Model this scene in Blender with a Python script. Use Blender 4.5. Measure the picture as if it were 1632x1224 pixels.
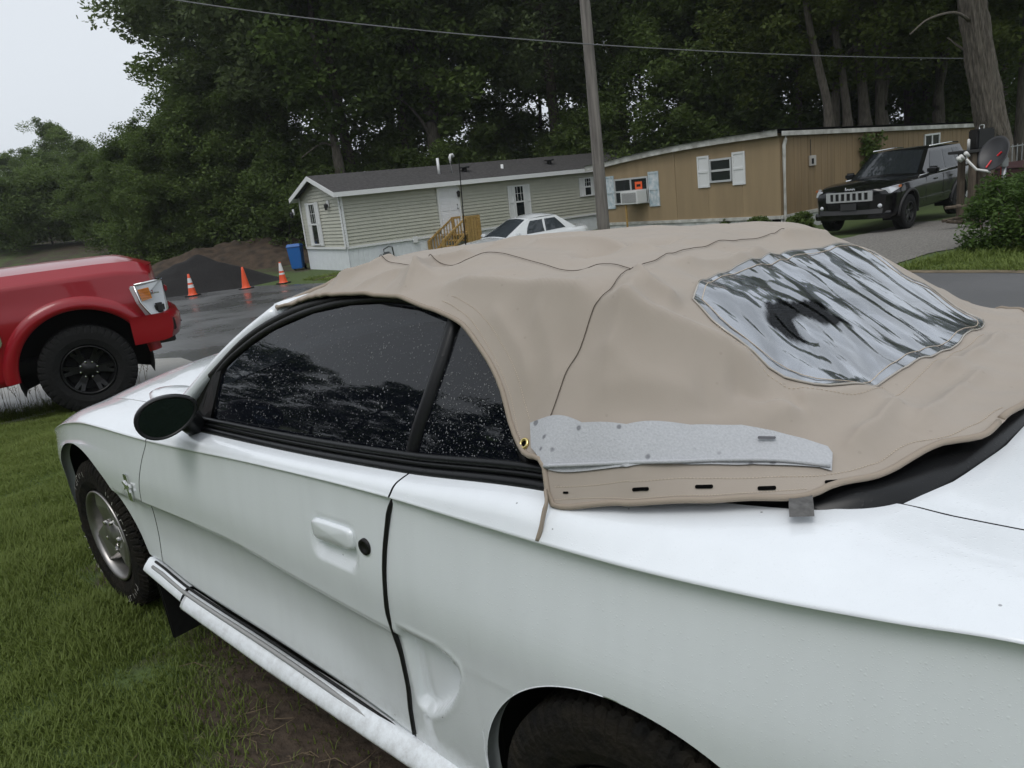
import bpy, bmesh, math, random
import numpy as np
from mathutils import Vector, Matrix, Euler
from mathutils.geometry import delaunay_2d_cdt
for o in list(bpy.data.objects): bpy.data.objects.remove(o)
S = bpy.context.scene
COL = S.collection
R = math.radians

# ------------------------------------------------------------------ camera
FPX = 1200.3
CP = np.array([-0.6435, 1.7478, 1.5176])
YAW, PITCH, ROLL = -0.8150, 0.26059, -0.12197
_d = np.array([math.cos(PITCH)*math.cos(YAW), math.cos(PITCH)*math.sin(YAW), -math.sin(PITCH)])
_r = np.array([math.sin(YAW), -math.cos(YAW), 0.0])
_u = np.cross(_r, _d)
CR = math.cos(ROLL)*_r + math.sin(ROLL)*_u
CU = -math.sin(ROLL)*_r + math.cos(ROLL)*_u
CD = _d
VD = np.array([math.cos(YAW), math.sin(YAW), 0.0])     # horizontal view direction
VR = np.array([VD[1], -VD[0], 0.0])                    # horizontal right
cd = bpy.data.cameras.new('camera'); cam = bpy.data.objects.new('camera', cd); COL.objects.link(cam)
cd.sensor_width = 36.0; cd.lens = FPX/1632*36; cd.clip_start = 0.05; cd.clip_end = 3000
M = Matrix(((CR[0], CU[0], -CD[0], CP[0]), (CR[1], CU[1], -CD[1], CP[1]), (CR[2], CU[2], -CD[2], CP[2]), (0, 0, 0, 1)))
cam.matrix_world = M
S.camera = cam

# ------------------------------------------------------------------ light: overcast day
w = bpy.data.worlds.new('World'); S.world = w; w.use_nodes = True
nt = w.node_tree; nt.nodes.clear()
sky = nt.nodes.new('ShaderNodeTexSky'); sky.sky_type = 'NISHITA'; sky.sun_disc = False
SUN_EL, SUN_AZ = 60, 110
sky.sun_elevation = R(SUN_EL); sky.sun_rotation = R(90-SUN_AZ); sky.air_density = 1.0; sky.dust_density = 6.0; sky.ozone_density = 1.0
hs = nt.nodes.new('ShaderNodeHueSaturation'); hs.inputs['Saturation'].default_value = 0.14
mx = nt.nodes.new('ShaderNodeMix'); mx.data_type = 'RGBA'; mx.inputs[0].default_value = 0.72
mx.inputs[7].default_value = (8.2, 8.8, 9.5, 1)           # even overcast cloud deck
bg = nt.nodes.new('ShaderNodeBackground'); bg.inputs['Strength'].default_value = 0.10
wo = nt.nodes.new('ShaderNodeOutputWorld')
nt.links.new(sky.outputs[0], hs.inputs['Color']); nt.links.new(hs.outputs[0], mx.inputs[6])
nt.links.new(mx.outputs[2], bg.inputs['Color']); nt.links.new(bg.outputs[0], wo.inputs['Surface'])
sl = bpy.data.lights.new('sun', 'SUN'); sl.energy = 0.75; sl.angle = R(25); sl.color = (1, 0.97, 0.93)
sun = bpy.data.objects.new('sun', sl); COL.objects.link(sun)
sd = Vector((math.cos(R(SUN_EL))*math.cos(R(SUN_AZ)), math.cos(R(SUN_EL))*math.sin(R(SUN_AZ)), math.sin(R(SUN_EL))))
sun.rotation_euler = (-sd).to_track_quat('-Z', 'Y').to_euler(); sun.location = (0, 0, 30)
S.view_settings.view_transform = 'Standard'; S.view_settings.look = 'None'; S.view_settings.exposure = 0.20; S.view_settings.gamma = 1
S.view_settings.use_curve_mapping = False
S.render.engine = 'CYCLES'
S.cycles.max_bounces = 6; S.cycles.volume_bounces = 1; S.cycles.transparent_max_bounces = 12; S.cycles.caustics_reflective = False; S.cycles.caustics_refractive = False

# ------------------------------------------------------------------ pixel helpers (photo pixels 1632 x 1224)
def ray(px, py): return CD + CR*(px-816)/FPX - CU*(py-612)/FPX
def at_x(px, py, X): v = ray(px, py); return CP + v*(X-CP[0])/v[0]
def at_y(px, py, Y): v = ray(px, py); return CP + v*(Y-CP[1])/v[1]
def at_z(px, py, Z): v = ray(px, py); return CP + v*(Z-CP[2])/v[2]
def at_d(px, py, D): v = ray(px, py); return CP + v*D/(v@VD)
def DL(D, L): return CP[:2] + VD[:2]*D + VR[:2]*L
def on(px, py, fy, y0=0.8):             # ray against a surface y = fy(z)
    Y = y0
    for _ in range(30): P = at_y(px, py, Y); Y = 0.5*Y+0.5*fy(P[2])
    return at_y(px, py, Y)

# ground height by distance from the lawn
_GD = [-400, 4.3, 5.5, 7.6, 10, 13, 16, 20, 24, 28, 34, 40, 48, 60, 90, 140, 3000]
_GZ = [0, 0, -.06, -.25, -.32, -.42, -.53, -.66, -.80, -.93, -1.0, -.95, -.2, 0.8, 2.0, 3.0, 3.0]
def gz(x, y):
    D = (np.asarray(x)-CP[0])*VD[0] + (np.asarray(y)-CP[1])*VD[1]
    return np.interp(D, _GD, _GZ)
def G(px, py):                           # ray against the ground
    v = ray(px, py); lo, hi = 0.5, 400
    for _ in range(60):
        m = (lo+hi)/2; P = CP+v*m
        if P[2] > gz(P[0], P[1]): lo = m
        else: hi = m
    return CP+v*lo

# ------------------------------------------------------------------ object helpers
def tag(o, label=None, cat=None, group=None, kind=None):
    if label: o['label'] = label
    if cat: o['category'] = cat
    if group: o['group'] = group
    if kind: o['kind'] = kind
    return o
def thing(name, label, cat, loc=(0, 0, 0), rz=0.0, group=None):
    o = bpy.data.objects.new(name, None); COL.objects.link(o); o.empty_display_size = 0.2
    o.location = loc; o.rotation_euler = (0, 0, rz); tag(o, label, cat, group); return o
def link(name, me, mat, parent=None, smooth=False):
    if mat: me.materials.append(mat)
    o = bpy.data.objects.new(name, me); COL.objects.link(o)
    if parent is not None: o.parent = parent
    if smooth: me.polygons.foreach_set('use_smooth', np.ones(len(me.polygons), bool))
    return o
def mk(name, V, F, mat, parent=None, smooth=False):
    me = bpy.data.meshes.new(name); me.from_pydata([tuple(map(float, v)) for v in V], [], [tuple(f) for f in F]); me.update()
    return link(name, me, mat, parent, smooth)
def mkfast(name, V, Q, mat, parent=None, smooth=False):
    """V (n,3), Q (m,k) all the same k"""
    me = bpy.data.meshes.new(name); V = np.asarray(V, np.float32); Q = np.asarray(Q, np.int32); k = Q.shape[1]
    me.vertices.add(len(V)); me.vertices.foreach_set('co', V.ravel())
    me.loops.add(Q.size); me.loops.foreach_set('vertex_index', Q.ravel())
    me.polygons.add(len(Q)); me.polygons.foreach_set('loop_start', np.arange(0, Q.size, k, dtype=np.int32))
    me.update(calc_edges=True); me.validate()
    if not smooth: me.shade_flat()
    return link(name, me, mat, parent, smooth)
class MB:
    def __init__(s): s.V = []; s.F = []
    def add(s, V, F):
        n = len(s.V); s.V += [tuple(map(float, v)) for v in V]; s.F += [tuple(i+n for i in f) for f in F]; return s
    def box(s, c, d, rz=0.0, rx=0.0, ry=0.0):
        m = Euler((rx, ry, rz)).to_matrix(); c = Vector(c); V = []
        for z in (-1, 1):
            for y in (-1, 1):
                for x in (-1, 1): V.append(c + m @ Vector((x*d[0]/2, y*d[1]/2, z*d[2]/2)))
        return s.add(V, [(0, 2, 3, 1), (4, 5, 7, 6), (0, 1, 5, 4), (2, 6, 7, 3), (0, 4, 6, 2), (1, 3, 7, 5)])
    def tube(s, P, r, n=8, flat=1.0, up=(0, 0, 1), cap=True):
        P = [Vector(p) for p in P]; rr = r if hasattr(r, '__len__') else [r]*len(P); V = []; F = []
        for i, p in enumerate(P):
            t = (P[min(i+1, len(P)-1)]-P[max(i-1, 0)]).normalized(); u = Vector(up)
            a = t.cross(u)
            if a.length < 1e-3: a = t.cross(Vector((1, 0, 0)))
            a.normalize(); b = a.cross(t).normalized()
            for k in range(n):
                th = 2*math.pi*(k+.5)/n; V.append(p + (a*math.cos(th)*flat + b*math.sin(th))*rr[i])
        for i in range(len(P)-1):
            for k in range(n): F.append((i*n+k, i*n+(k+1) % n, (i+1)*n+(k+1) % n, (i+1)*n+k))
        if cap: F.append(tuple(range(n))[::-1]); F.append(tuple(range((len(P)-1)*n, len(P)*n)))
        return s.add(V, F)
    def lathe(s, prof, n=24, axis='z', c=(0, 0, 0)):
        V = []; F = []
        for (r, h) in prof:
            for k in range(n):
                a = 2*math.pi*k/n; x, y = r*math.cos(a), r*math.sin(a)
                V.append({'z': (c[0]+x, c[1]+y, c[2]+h), 'y': (c[0]+x, c[1]+h, c[2]+y), 'x': (c[0]+h, c[1]+x, c[2]+y)}[axis])
        for i in range(len(prof)-1):
            for k in range(n): F.append((i*n+k, i*n+(k+1) % n, (i+1)*n+(k+1) % n, (i+1)*n+k))
        return s.add(V, F)
    def prism(s, poly, h, fr):
        """polygon in 2D extruded by h; fr(u, v, w) -> 3D"""
        n = len(poly); V = [fr(u, v, 0) for u, v in poly]+[fr(u, v, h) for u, v in poly]
        F = [tuple(range(n))[::-1], tuple(range(n, 2*n))]+[(i, (i+1) % n, n+(i+1) % n, n+i) for i in range(n)]
        return s.add(V, F)
    def build(s, name, mat, parent=None, smooth=False, bevel=0.0, seg=2):
        o = mk(name, s.V, s.F, mat, parent, smooth)
        bm = bmesh.new(); bm.from_mesh(o.data); bmesh.ops.recalc_face_normals(bm, faces=bm.faces)
        if bevel: bmesh.ops.bevel(bm, geom=list(bm.edges), offset=bevel, segments=seg, affect='EDGES', clamp_overlap=True)
        if smooth and bevel:
            for f in bm.faces: f.smooth = True
        bm.to_mesh(o.data); bm.free(); return o
def gridmesh(name, P, mat, parent=None, smooth=True, flip=False, keep=None):
    """P (n,m,3)"""
    n, m = P.shape[:2]; i, j = np.meshgrid(np.arange(n-1), np.arange(m-1), indexing='ij'); a = (i*m+j).ravel()
    Q = np.stack([a, a+1, a+m+1, a+m], 1)
    if flip: Q = Q[:, ::-1]
    if keep is not None: Q = Q[keep.ravel()]
    return mkfast(name, P.reshape(-1, 3), Q, mat, parent, smooth)
def copy_tree(o, parent=None):
    c = o.copy(); COL.objects.link(c); c.parent = parent
    for ch in list(o.children): copy_tree(ch, c)
    return c
def pchip(xk, yk, x):
    xk = np.asarray(xk, float); yk = np.asarray(yk, float); h = np.diff(xk); dl = np.diff(yk)/h
    m = np.zeros(len(xk)); m[0], m[-1] = dl[0], dl[-1]
    for i in range(1, len(xk)-1):
        if dl[i-1]*dl[i] > 0:
            w1 = 2*h[i]+h[i-1]; w2 = h[i]+2*h[i-1]; m[i] = (w1+w2)/(w1/dl[i-1]+w2/dl[i])
    x = np.asarray(x, float); k = np.clip(np.searchsorted(xk, x)-1, 0, len(h)-1); t = (x-xk[k])/h[k]; t = np.clip(t, -0.5, 1.5)
    return (2*t**3-3*t**2+1)*yk[k]+(t**3-2*t**2+t)*h[k]*m[k]+(-2*t**3+3*t**2)*yk[k+1]+(t**3-t**2)*h[k]*m[k+1]
def smoothpts(P, n):
    P = np.asarray(P, float); t = np.r_[0, np.cumsum(np.linalg.norm(np.diff(P, axis=0), axis=1))]; s = np.linspace(0, t[-1], n)
    return np.stack([pchip(t, P[:, k], s) for k in range(P.shape[1])], 1)
def sdf(poly, x, y):
    """signed distance (negative inside) of points to polygon"""
    poly = np.asarray(poly, float); d = np.full(np.shape(x), 1e9); ins = np.zeros(np.shape(x), bool); n = len(poly)
    for i in range(n):
        a = poly[i]; b = poly[(i+1) % n]; e = b-a; wx = x-a[0]; wy = y-a[1]
        t = np.clip((wx*e[0]+wy*e[1])/(e@e+1e-12), 0, 1); d = np.minimum(d, np.hypot(wx-e[0]*t, wy-e[1]*t))
        c = ((a[1] > y) != (b[1] > y)); xi = a[0]+(y-a[1])/(b[1]-a[1]+1e-12)*e[0]; ins ^= c & (x < xi)
    return np.where(ins, -d, d)
def polyfill(poly, step, jitter=0.0, seed=1):
    """triangulated polygon with interior points -> pts2d, tris"""
    poly = np.asarray(poly, float); out = []
    for i in range(len(poly)):
        a, b = poly[i], poly[(i+1) % len(poly)]; k = max(1, int(np.linalg.norm(b-a)/step))
        for q in range(k): out.append(a+(b-a)*q/k)
    nb = len(out); lo = poly.min(0); hi = poly.max(0)
    gx, gy = np.meshgrid(np.arange(lo[0], hi[0], step), np.arange(lo[1], hi[1], step)); gx = gx.ravel(); gy = gy.ravel()
    k = sdf(poly, gx, gy) < -step*.45
    pts = [Vector(map(float, p)) for p in out]+[Vector((float(a), float(b))) for a, b in zip(gx[k], gy[k])]
    r = delaunay_2d_cdt(pts, [(i, (i+1) % nb) for i in range(nb)], [list(range(nb))], 1, 1e-5)
    return np.array([tuple(p) for p in r[0]]), [tuple(f) for f in r[2]]
def vnoise(P, scale, seed=0):
    """cheap smooth value noise for arrays (..., 3) -> (...)"""
    P = np.asarray(P, float)*scale; i = np.floor(P).astype(int); f = P-i; f = f*f*(3-2*f); out = 0
    def h(a, b, c):
        n = (a*374761393+b*668265263+c*2147483647+seed*144665) & 0x7fffffff
        n = ((n ^ (n >> 13))*1274126177) & 0x7fffffff; return ((n ^ (n >> 16)) & 0xffff)/65535.0
    for a in (0, 1):
        for b in (0, 1):
            for c in (0, 1):
                wt = (f[..., 0] if a else 1-f[..., 0])*(f[..., 1] if b else 1-f[..., 1])*(f[..., 2] if c else 1-f[..., 2])
                out = out+wt*h(i[..., 0]+a, i[..., 1]+b, i[..., 2]+c)
    return out*2-1

# ------------------------------------------------------------------ materials
def nodes(m): return m.node_tree.nodes, m.node_tree.links
def mat(name, col, rough=0.6, metal=0.0, spec=0.5, coat=0.0, var=0.0, vscale=8.0, bump=0.0, bscale=60.0, col2=None, vdetail=6.0, coords='Object', emit=None, stretch=None, rvar=0.0):
    m = bpy.data.materials.new(name); m.use_nodes = True; N, L = nodes(m); b = N['Principled BSDF']
    b.inputs['Base Color'].default_value = (*col, 1); b.inputs['Roughness'].default_value = rough; b.inputs['Metallic'].default_value = metal
    b.inputs['Specular IOR Level'].default_value = spec; b.inputs['Coat Weight'].default_value = coat; b.inputs['Coat Roughness'].default_value = 0.04
    if emit: b.inputs['Emission Color'].default_value = (*emit[:3], 1); b.inputs['Emission Strength'].default_value = emit[3]
    if var or bump or rvar:
        tc = N.new('ShaderNodeTexCoord'); src = tc.outputs[coords]
        if stretch:
            mp = N.new('ShaderNodeMapping'); mp.inputs['Scale'].default_value = stretch; L.new(src, mp.inputs[0]); src = mp.outputs[0]
    if var:
        n = N.new('ShaderNodeTexNoise'); n.inputs['Scale'].default_value = vscale; n.inputs['Detail'].default_value = vdetail; L.new(src, n.inputs['Vector'])
        mr = N.new('ShaderNodeMapRange'); mr.inputs[1].default_value = 0.3; mr.inputs[2].default_value = 0.7; L.new(n.outputs['Fac'], mr.inputs[0])
        x = N.new('ShaderNodeMix'); x.data_type = 'RGBA'; L.new(mr.outputs[0], x.inputs[0])
        c2 = col2 or tuple(min(1, c*(1+var)) for c in col); c1 = col if col2 else tuple(c*(1-var) for c in col)
        x.inputs[6].default_value = (*c1, 1); x.inputs[7].default_value = (*c2, 1); L.new(x.outputs[2], b.inputs['Base Color'])
        if rvar:
            r2 = N.new('ShaderNodeMapRange'); r2.inputs[1].default_value = 0.35; r2.inputs[2].default_value = 0.65
            r2.inputs[3].default_value = max(0, rough-rvar); r2.inputs[4].default_value = min(1, rough+rvar); L.new(n.outputs['Fac'], r2.inputs[0]); L.new(r2.outputs[0], b.inputs['Roughness'])
    if bump:
        n2 = N.new('ShaderNodeTexNoise'); n2.inputs['Scale'].default_value = bscale; n2.inputs['Detail'].default_value = 5; L.new(src, n2.inputs['Vector'])
        bp = N.new('ShaderNodeBump'); bp.inputs['Strength'].default_value = bump; bp.inputs['Distance'].default_value = 0.02; L.new(n2.outputs['Fac'], bp.inputs['Height']); L.new(bp.outputs[0], b.inputs['Normal'])
    return m
def add_droplets(m, scale=95.0, strength=0.35, thr=0.34):
    """rain beads as fine relief"""
    N, L = nodes(m); b = N['Principled BSDF']; tc = N.new('ShaderNodeTexCoord')
    def layer(sc, t):
        v = N.new('ShaderNodeTexVoronoi'); v.inputs['Scale'].default_value = sc; v.inputs['Randomness'].default_value = 1.0; L.new(tc.outputs['Object'], v.inputs['Vector'])
        sep = N.new('ShaderNodeSeparateColor'); L.new(v.outputs['Color'], sep.inputs[0])
        sz = N.new('ShaderNodeMath'); sz.operation = 'MULTIPLY'; sz.inputs[1].default_value = t; L.new(sep.outputs[0], sz.inputs[0])
        sb = N.new('ShaderNodeMath'); sb.operation = 'SUBTRACT'; L.new(sz.outputs[0], sb.inputs[0]); L.new(v.outputs['Distance'], sb.inputs[1])
        mx_ = N.new('ShaderNodeMath'); mx_.operation = 'MAXIMUM'; mx_.inputs[1].default_value = 0; L.new(sb.outputs[0], mx_.inputs[0])
        sq = N.new('ShaderNodeMath'); sq.operation = 'SQRT'; L.new(mx_.outputs[0], sq.inputs[0]); return sq.outputs[0]
    a = layer(scale, thr); c = layer(scale*2.1, thr)
    ad = N.new('ShaderNodeMath'); ad.operation = 'MAXIMUM'; L.new(a, ad.inputs[0]); L.new(c, ad.inputs[1])
    bp = N.new('ShaderNodeBump'); bp.inputs['Strength'].default_value = strength; bp.inputs['Distance'].default_value = 0.004
    L.new(ad.outputs[0], bp.inputs['Height'])
    for s in ('Normal', 'Coat Normal'): L.new(bp.outputs[0], b.inputs[s])
    return m
def glass_mat(name, tint=(.02, .022, .026), see=0.15, rough=0.015, ior=1.55):
    m = bpy.data.materials.new(name); m.use_nodes = True; N, L = nodes(m); b = N['Principled BSDF']
    b.inputs['Base Color'].default_value = (*tint, 1); b.inputs['Roughness'].default_value = rough; b.inputs['IOR'].default_value = ior
    t = N.new('ShaderNodeBsdfTransparent'); t.inputs[0].default_value = (.8, .85, .9, 1); x = N.new('ShaderNodeMixShader'); x.inputs[0].default_value = see
    L.new(b.outputs[0], x.inputs[1]); L.new(t.outputs[0], x.inputs[2]); L.new(x.outputs[0], N['Material Output'].inputs['Surface']); return m
def leaf_mat(name, c1, c2, trans=0.35):
    m = bpy.data.materials.new(name); m.use_nodes = True; N, L = nodes(m); b = N['Principled BSDF']; b.inputs['Roughness'].default_value = .55; b.inputs['Specular IOR Level'].default_value = .25
    oi = N.new('ShaderNodeObjectInfo'); tc = N.new('ShaderNodeTexCoord'); n = N.new('ShaderNodeTexNoise'); n.inputs['Scale'].default_value = 0.9; n.inputs['Detail'].default_value = 4
    L.new(tc.outputs['Object'], n.inputs['Vector']); ad = N.new('ShaderNodeMath'); ad.operation = 'MULTIPLY_ADD'; ad.inputs[1].default_value = 0.5; L.new(oi.outputs['Random'], ad.inputs[0]); 
    s2 = N.new('ShaderNodeMapRange'); s2.inputs[1].default_value = .3; s2.inputs[2].default_value = .7; s2.inputs[4].default_value = .5; L.new(n.outputs['Fac'], s2.inputs[0]); L.new(s2.outputs[0], ad.inputs[2])
    x = N.new('ShaderNodeMix'); x.data_type = 'RGBA'; L.new(ad.outputs[0], x.inputs[0]); x.inputs[6].default_value = (*c1, 1); x.inputs[7].default_value = (*c2, 1); L.new(x.outputs[2], b.inputs['Base Color'])
    t = N.new('ShaderNodeBsdfTranslucent'); L.new(x.outputs[2], t.inputs[0]); ms = N.new('ShaderNodeMixShader'); ms.inputs[0].default_value = trans
    L.new(b.outputs[0], ms.inputs[1]); L.new(t.outputs[0], ms.inputs[2]); L.new(ms.outputs[0], N['Material Output'].inputs['Surface']); return m
# ================================================================== GROUND, ROAD, BANK
def m_ground():
    m = bpy.data.materials.new('lawn_soil'); m.use_nodes = True; N, L = nodes(m); b = N['Principled BSDF']; b.inputs['Roughness'].default_value = .9
    tc = N.new('ShaderNodeTexCoord')
    n = N.new('ShaderNodeTexNoise'); n.inputs['Scale'].default_value = 1.3; n.inputs['Detail'].default_value = 8; L.new(tc.outputs['Object'], n.inputs['Vector'])
    n2 = N.new('ShaderNodeTexNoise'); n2.inputs['Scale'].default_value = 22; n2.inputs['Detail'].default_value = 6; L.new(tc.outputs['Object'], n2.inputs['Vector'])
    at = N.new('ShaderNodeAttribute'); at.attribute_name = 'dirt'
    g = N.new('ShaderNodeMix'); g.data_type = 'RGBA'; g.inputs[6].default_value = (.04, .065, .014, 1); g.inputs[7].default_value = (.08, .12, .028, 1); L.new(n2.outputs['Fac'], g.inputs[0])
    d = N.new('ShaderNodeMix'); d.data_type = 'RGBA'; d.inputs[6].default_value = (.018, .012, .008, 1); d.inputs[7].default_value = (.085, .06, .04, 1); L.new(n2.outputs['Fac'], d.inputs[0])
    ma = N.new('ShaderNodeMath'); ma.operation = 'MULTIPLY_ADD'; ma.inputs[1].default_value = .9; ma.inputs[2].default_value = -.42; L.new(n.outputs['Fac'], ma.inputs[0])
    ad = N.new('ShaderNodeMath'); ad.operation = 'ADD'; L.new(ma.outputs[0], ad.inputs[0]); L.new(at.outputs['Fac'], ad.inputs[1])
    mr = N.new('ShaderNodeMapRange'); mr.inputs[1].default_value = .35; mr.inputs[2].default_value = .6; L.new(ad.outputs[0], mr.inputs[0])
    x = N.new('ShaderNodeMix'); x.data_type = 'RGBA'; L.new(mr.outputs[0], x.inputs[0]); L.new(g.outputs[2], x.inputs[6]); L.new(d.outputs[2], x.inputs[7]); L.new(x.outputs[2], b.inputs['Base Color'])
    bp = N.new('ShaderNodeBump'); bp.inputs['Strength'].default_value = .9; bp.inputs['Distance'].default_value = .03; L.new(n2.outputs['Fac'], bp.inputs['Height']); L.new(bp.outputs[0], b.inputs['Normal'])
    return m
def dirt_mask(x, y):
    """0 grass .. 1 bare earth"""
    P = np.stack([x, y, 0*x], -1); nz = vnoise(P, 2.3, 3)*.22+vnoise(P, 7, 4)*.16
    e1 = 1-np.hypot((x-.95)/1.25, (y-.72)/.62); e0 = 1-np.hypot((x-.75)/.55, (y-1.28)/.38)
    e = np.maximum(e1, e0)*1.5
    e2 = np.where((np.abs(y) < .86) & (x > -1.2) & (x < 3.2), .5, -.3)             # under the car
    sp = [(1.95, 1.55, .10), (2.05, 1.02, .14), (1.25, 2.0, .12), (3.0, 2.1, .12), (2.0, 2.5, .1), (1.55, 1.25, .13)]
    e3 = np.max([(.75-np.hypot(x-a, y-b)/r*.5) for a, b, r in sp], axis=0)
    return np.clip(np.maximum(np.maximum(e+nz, e2+nz), e3+nz*1.2), 0, 1)
def build_ground():
    a = np.concatenate([-np.geomspace(600, 14, 26), np.linspace(-12, 12, 161), np.geomspace(13, 600, 44)])
    b = np.concatenate([-np.geomspace(700, 14, 30), np.linspace(-12, 12, 161), np.geomspace(13, 700, 30)])
    Dg, Lg = np.meshgrid(a, b, indexing='ij'); x = CP[0]+VD[0]*Dg+VR[0]*Lg; y = CP[1]+VD[1]*Dg+VR[1]*Lg
    z = gz(x, y); P = np.stack([x, y, z], -1)
    near = np.clip(1-(np.hypot(x, y)/14), 0, 1)
    z = z+near*vnoise(P, 3.0, 9)*.012-.012*near
    far = np.clip((Dg-38)/20, 0, 1); z = z+far*vnoise(P, .12, 5)*.8
    P[..., 2] = z
    o = gridmesh('ground', P, m_ground(), smooth=True, flip=False)
    o['kind'] = 'structure'
    at = o.data.attributes.new('dirt', 'FLOAT', 'POINT'); dm = dirt_mask(x, y)
    dm = np.where(Dg > 30, .45+.3*vnoise(P, .3, 7), np.where(np.hypot(x, y) < 9, dm, .15)); at.data.foreach_set('value', dm.ravel().astype(np.float32))
build_ground()
def drape(name, poly, lift, mt, step=.6, kind='structure', wob=0.0):
    poly = np.asarray(poly, float)
    if wob:
        q = []
        for i in range(len(poly)):
            a, b_ = poly[i], poly[(i+1) % len(poly)]; k = max(1, int(np.linalg.norm(b_-a)/.25))
            for t in range(k):
                p = a+(b_-a)*t/k; q.append(p+wob*np.array([vnoise(np.array([p[0], p[1], 0.]), 1.7, 1)+.5*vnoise(np.array([p[0], p[1], 0.]), 5, 1), vnoise(np.array([p[0], p[1], 9.]), 1.7, 2)]))
        poly = np.array(q)
    P, F = polyfill(poly, step)
    o = mk(name, [(p[0], p[1], gz(p[0], p[1])+lift) for p in P], F, mt, smooth=True); o['kind'] = kind; return o

def m_wet(name, c1, c2, r0, r1, sc=.35, bump=.25, dry=False):
    m = bpy.data.materials.new(name); m.use_nodes = True; N, L = nodes(m); b = N['Principled BSDF']; tc = N.new('ShaderNodeTexCoord')
    n = N.new('ShaderNodeTexNoise'); n.inputs['Scale'].default_value = sc; n.inputs['Detail'].default_value = 7; n.inputs['Roughness'].default_value = .6; L.new(tc.outputs['Object'], n.inputs['Vector'])
    mr = N.new('ShaderNodeMapRange'); mr.inputs[1].default_value = .42; mr.inputs[2].default_value = .6; mr.inputs[3].default_value = r0; mr.inputs[4].default_value = r1; L.new(n.outputs['Fac'], mr.inputs[0])
    if dry:
        sx = N.new('ShaderNodeSeparateXYZ'); L.new(tc.outputs['Object'], sx.inputs[0]); m4 = N.new('ShaderNodeMapRange'); m4.inputs[1].default_value = 4; m4.inputs[2].default_value = 9; m4.inputs[3].default_value = .5; m4.inputs[4].default_value = 0; L.new(sx.outputs[0], m4.inputs[0]); a4 = N.new('ShaderNodeMath'); a4.operation = 'ADD'; a4.use_clamp = True; L.new(mr.outputs[0], a4.inputs[0]); L.new(m4.outputs[0], a4.inputs[1]); mr = a4
    L.new(mr.outputs[0], b.inputs['Roughness'])
    g = N.new('ShaderNodeTexNoise'); g.inputs['Scale'].default_value = 70; g.inputs['Detail'].default_value = 4; L.new(tc.outputs['Object'], g.inputs['Vector'])
    mm = N.new('ShaderNodeMix'); mm.data_type = 'FLOAT'; mm.inputs[0].default_value = .45; L.new(n.outputs['Fac'], mm.inputs[2]); L.new(g.outputs['Fac'], mm.inputs[3])
    x = N.new('ShaderNodeMix'); x.data_type = 'RGBA'; x.inputs[6].default_value = (*c1, 1); x.inputs[7].default_value = (*c2, 1); L.new(mm.outputs[0], x.inputs[0]); L.new(x.outputs[2], b.inputs['Base Color'])
    # relief vanishes where the water film lies
    ml = N.new('ShaderNodeMath'); ml.operation = 'MULTIPLY'; L.new(g.outputs['Fac'], ml.inputs[0]); L.new(mr.outputs[0], ml.inputs[1])
    bp = N.new('ShaderNodeBump'); bp.inputs['Strength'].default_value = bump; bp.inputs['Distance'].default_value = .02; L.new(ml.outputs[0], bp.inputs['Height']); L.new(bp.outputs[0], b.inputs['Normal']); return m
M_ASPH = m_wet('wet_asphalt', (.06, .061, .063), (.15, .15, .153), .18, .5, dry=True)
M_PALE = m_wet('wet_concrete', (.20, .19, .17), (.36, .35, .33), .15, .5, .6)
M_GRAVEL = mat('gravel', (.17, .16, .145), .9, var=.5, vscale=30, bump=.6, bscale=50)
road = [(-26, 0.5), (-14, -4.6), (0.9, -9.2), (2.7, -9.7), (10, -10.7), (18.3, -11.4), (23.5, -11.4), (29, -10.5), (33, -4), (32, 5), (24, 9), (15, 5), (9.5, 1.5), (6.6, -1.0), (5.2, -3.6), (2.5, -4.6), (-4, -4.2), (-14, 0), (-24, 5)]
drape('road', road, .006, M_ASPH, .7)
# the pale concrete apron that the pickup stands on
q = [G(0, 690)[:2], G(120, 652)[:2], G(215, 640)[:2], G(300, 622)[:2], G(335, 590)[:2], G(285, 572)[:2], G(205, 575)[:2], G(60, 575)[:2]+np.array([.5, .4])]
drape('driveway', [q[0]+np.array([1.5, 4.0])]+q+[q[-1]+np.array([2.5, 4.5])], .014, M_PALE, .4, wob=.05)
# gravel drive under the black suv, up to the road
jq = [G(1335, 392)[:2], G(1470, 352)[:2], G(1562, 338)[:2], G(1545, 318)[:2]+np.array([-.3, -2]), G(1420, 330)[:2], G(1285, 372)[:2], G(1240, 400)[:2], G(1255, 436)[:2]+np.array([.2, .6])]
jq = [np.array(v) for v in [(3.0, -9.55), (2.6, -11.2), (2.2, -13.6), (1.9, -18.5), (4.6, -19), (5.3, -15.2), (5.9, -12.2), (6.3, -10.1)]]
drape('gravel_driveway', jq, .012, M_GRAVEL, .5, wob=.12)
# worn earth verge between road and far lawn
verge = [(-6, -7.0), (0.9, -9.15), (2.7, -9.6), (10, -10.65), (18.3, -11.35), (18.3, -11.6), (10, -10.95), (2.7, -9.85), (.9, -9.4), (-6, -7.2)]
drape('verge', verge, .011, mat('verge_earth', (.14, .11, .07), .9, var=.5, vscale=6, bump=.5), .3, wob=.05)
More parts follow.
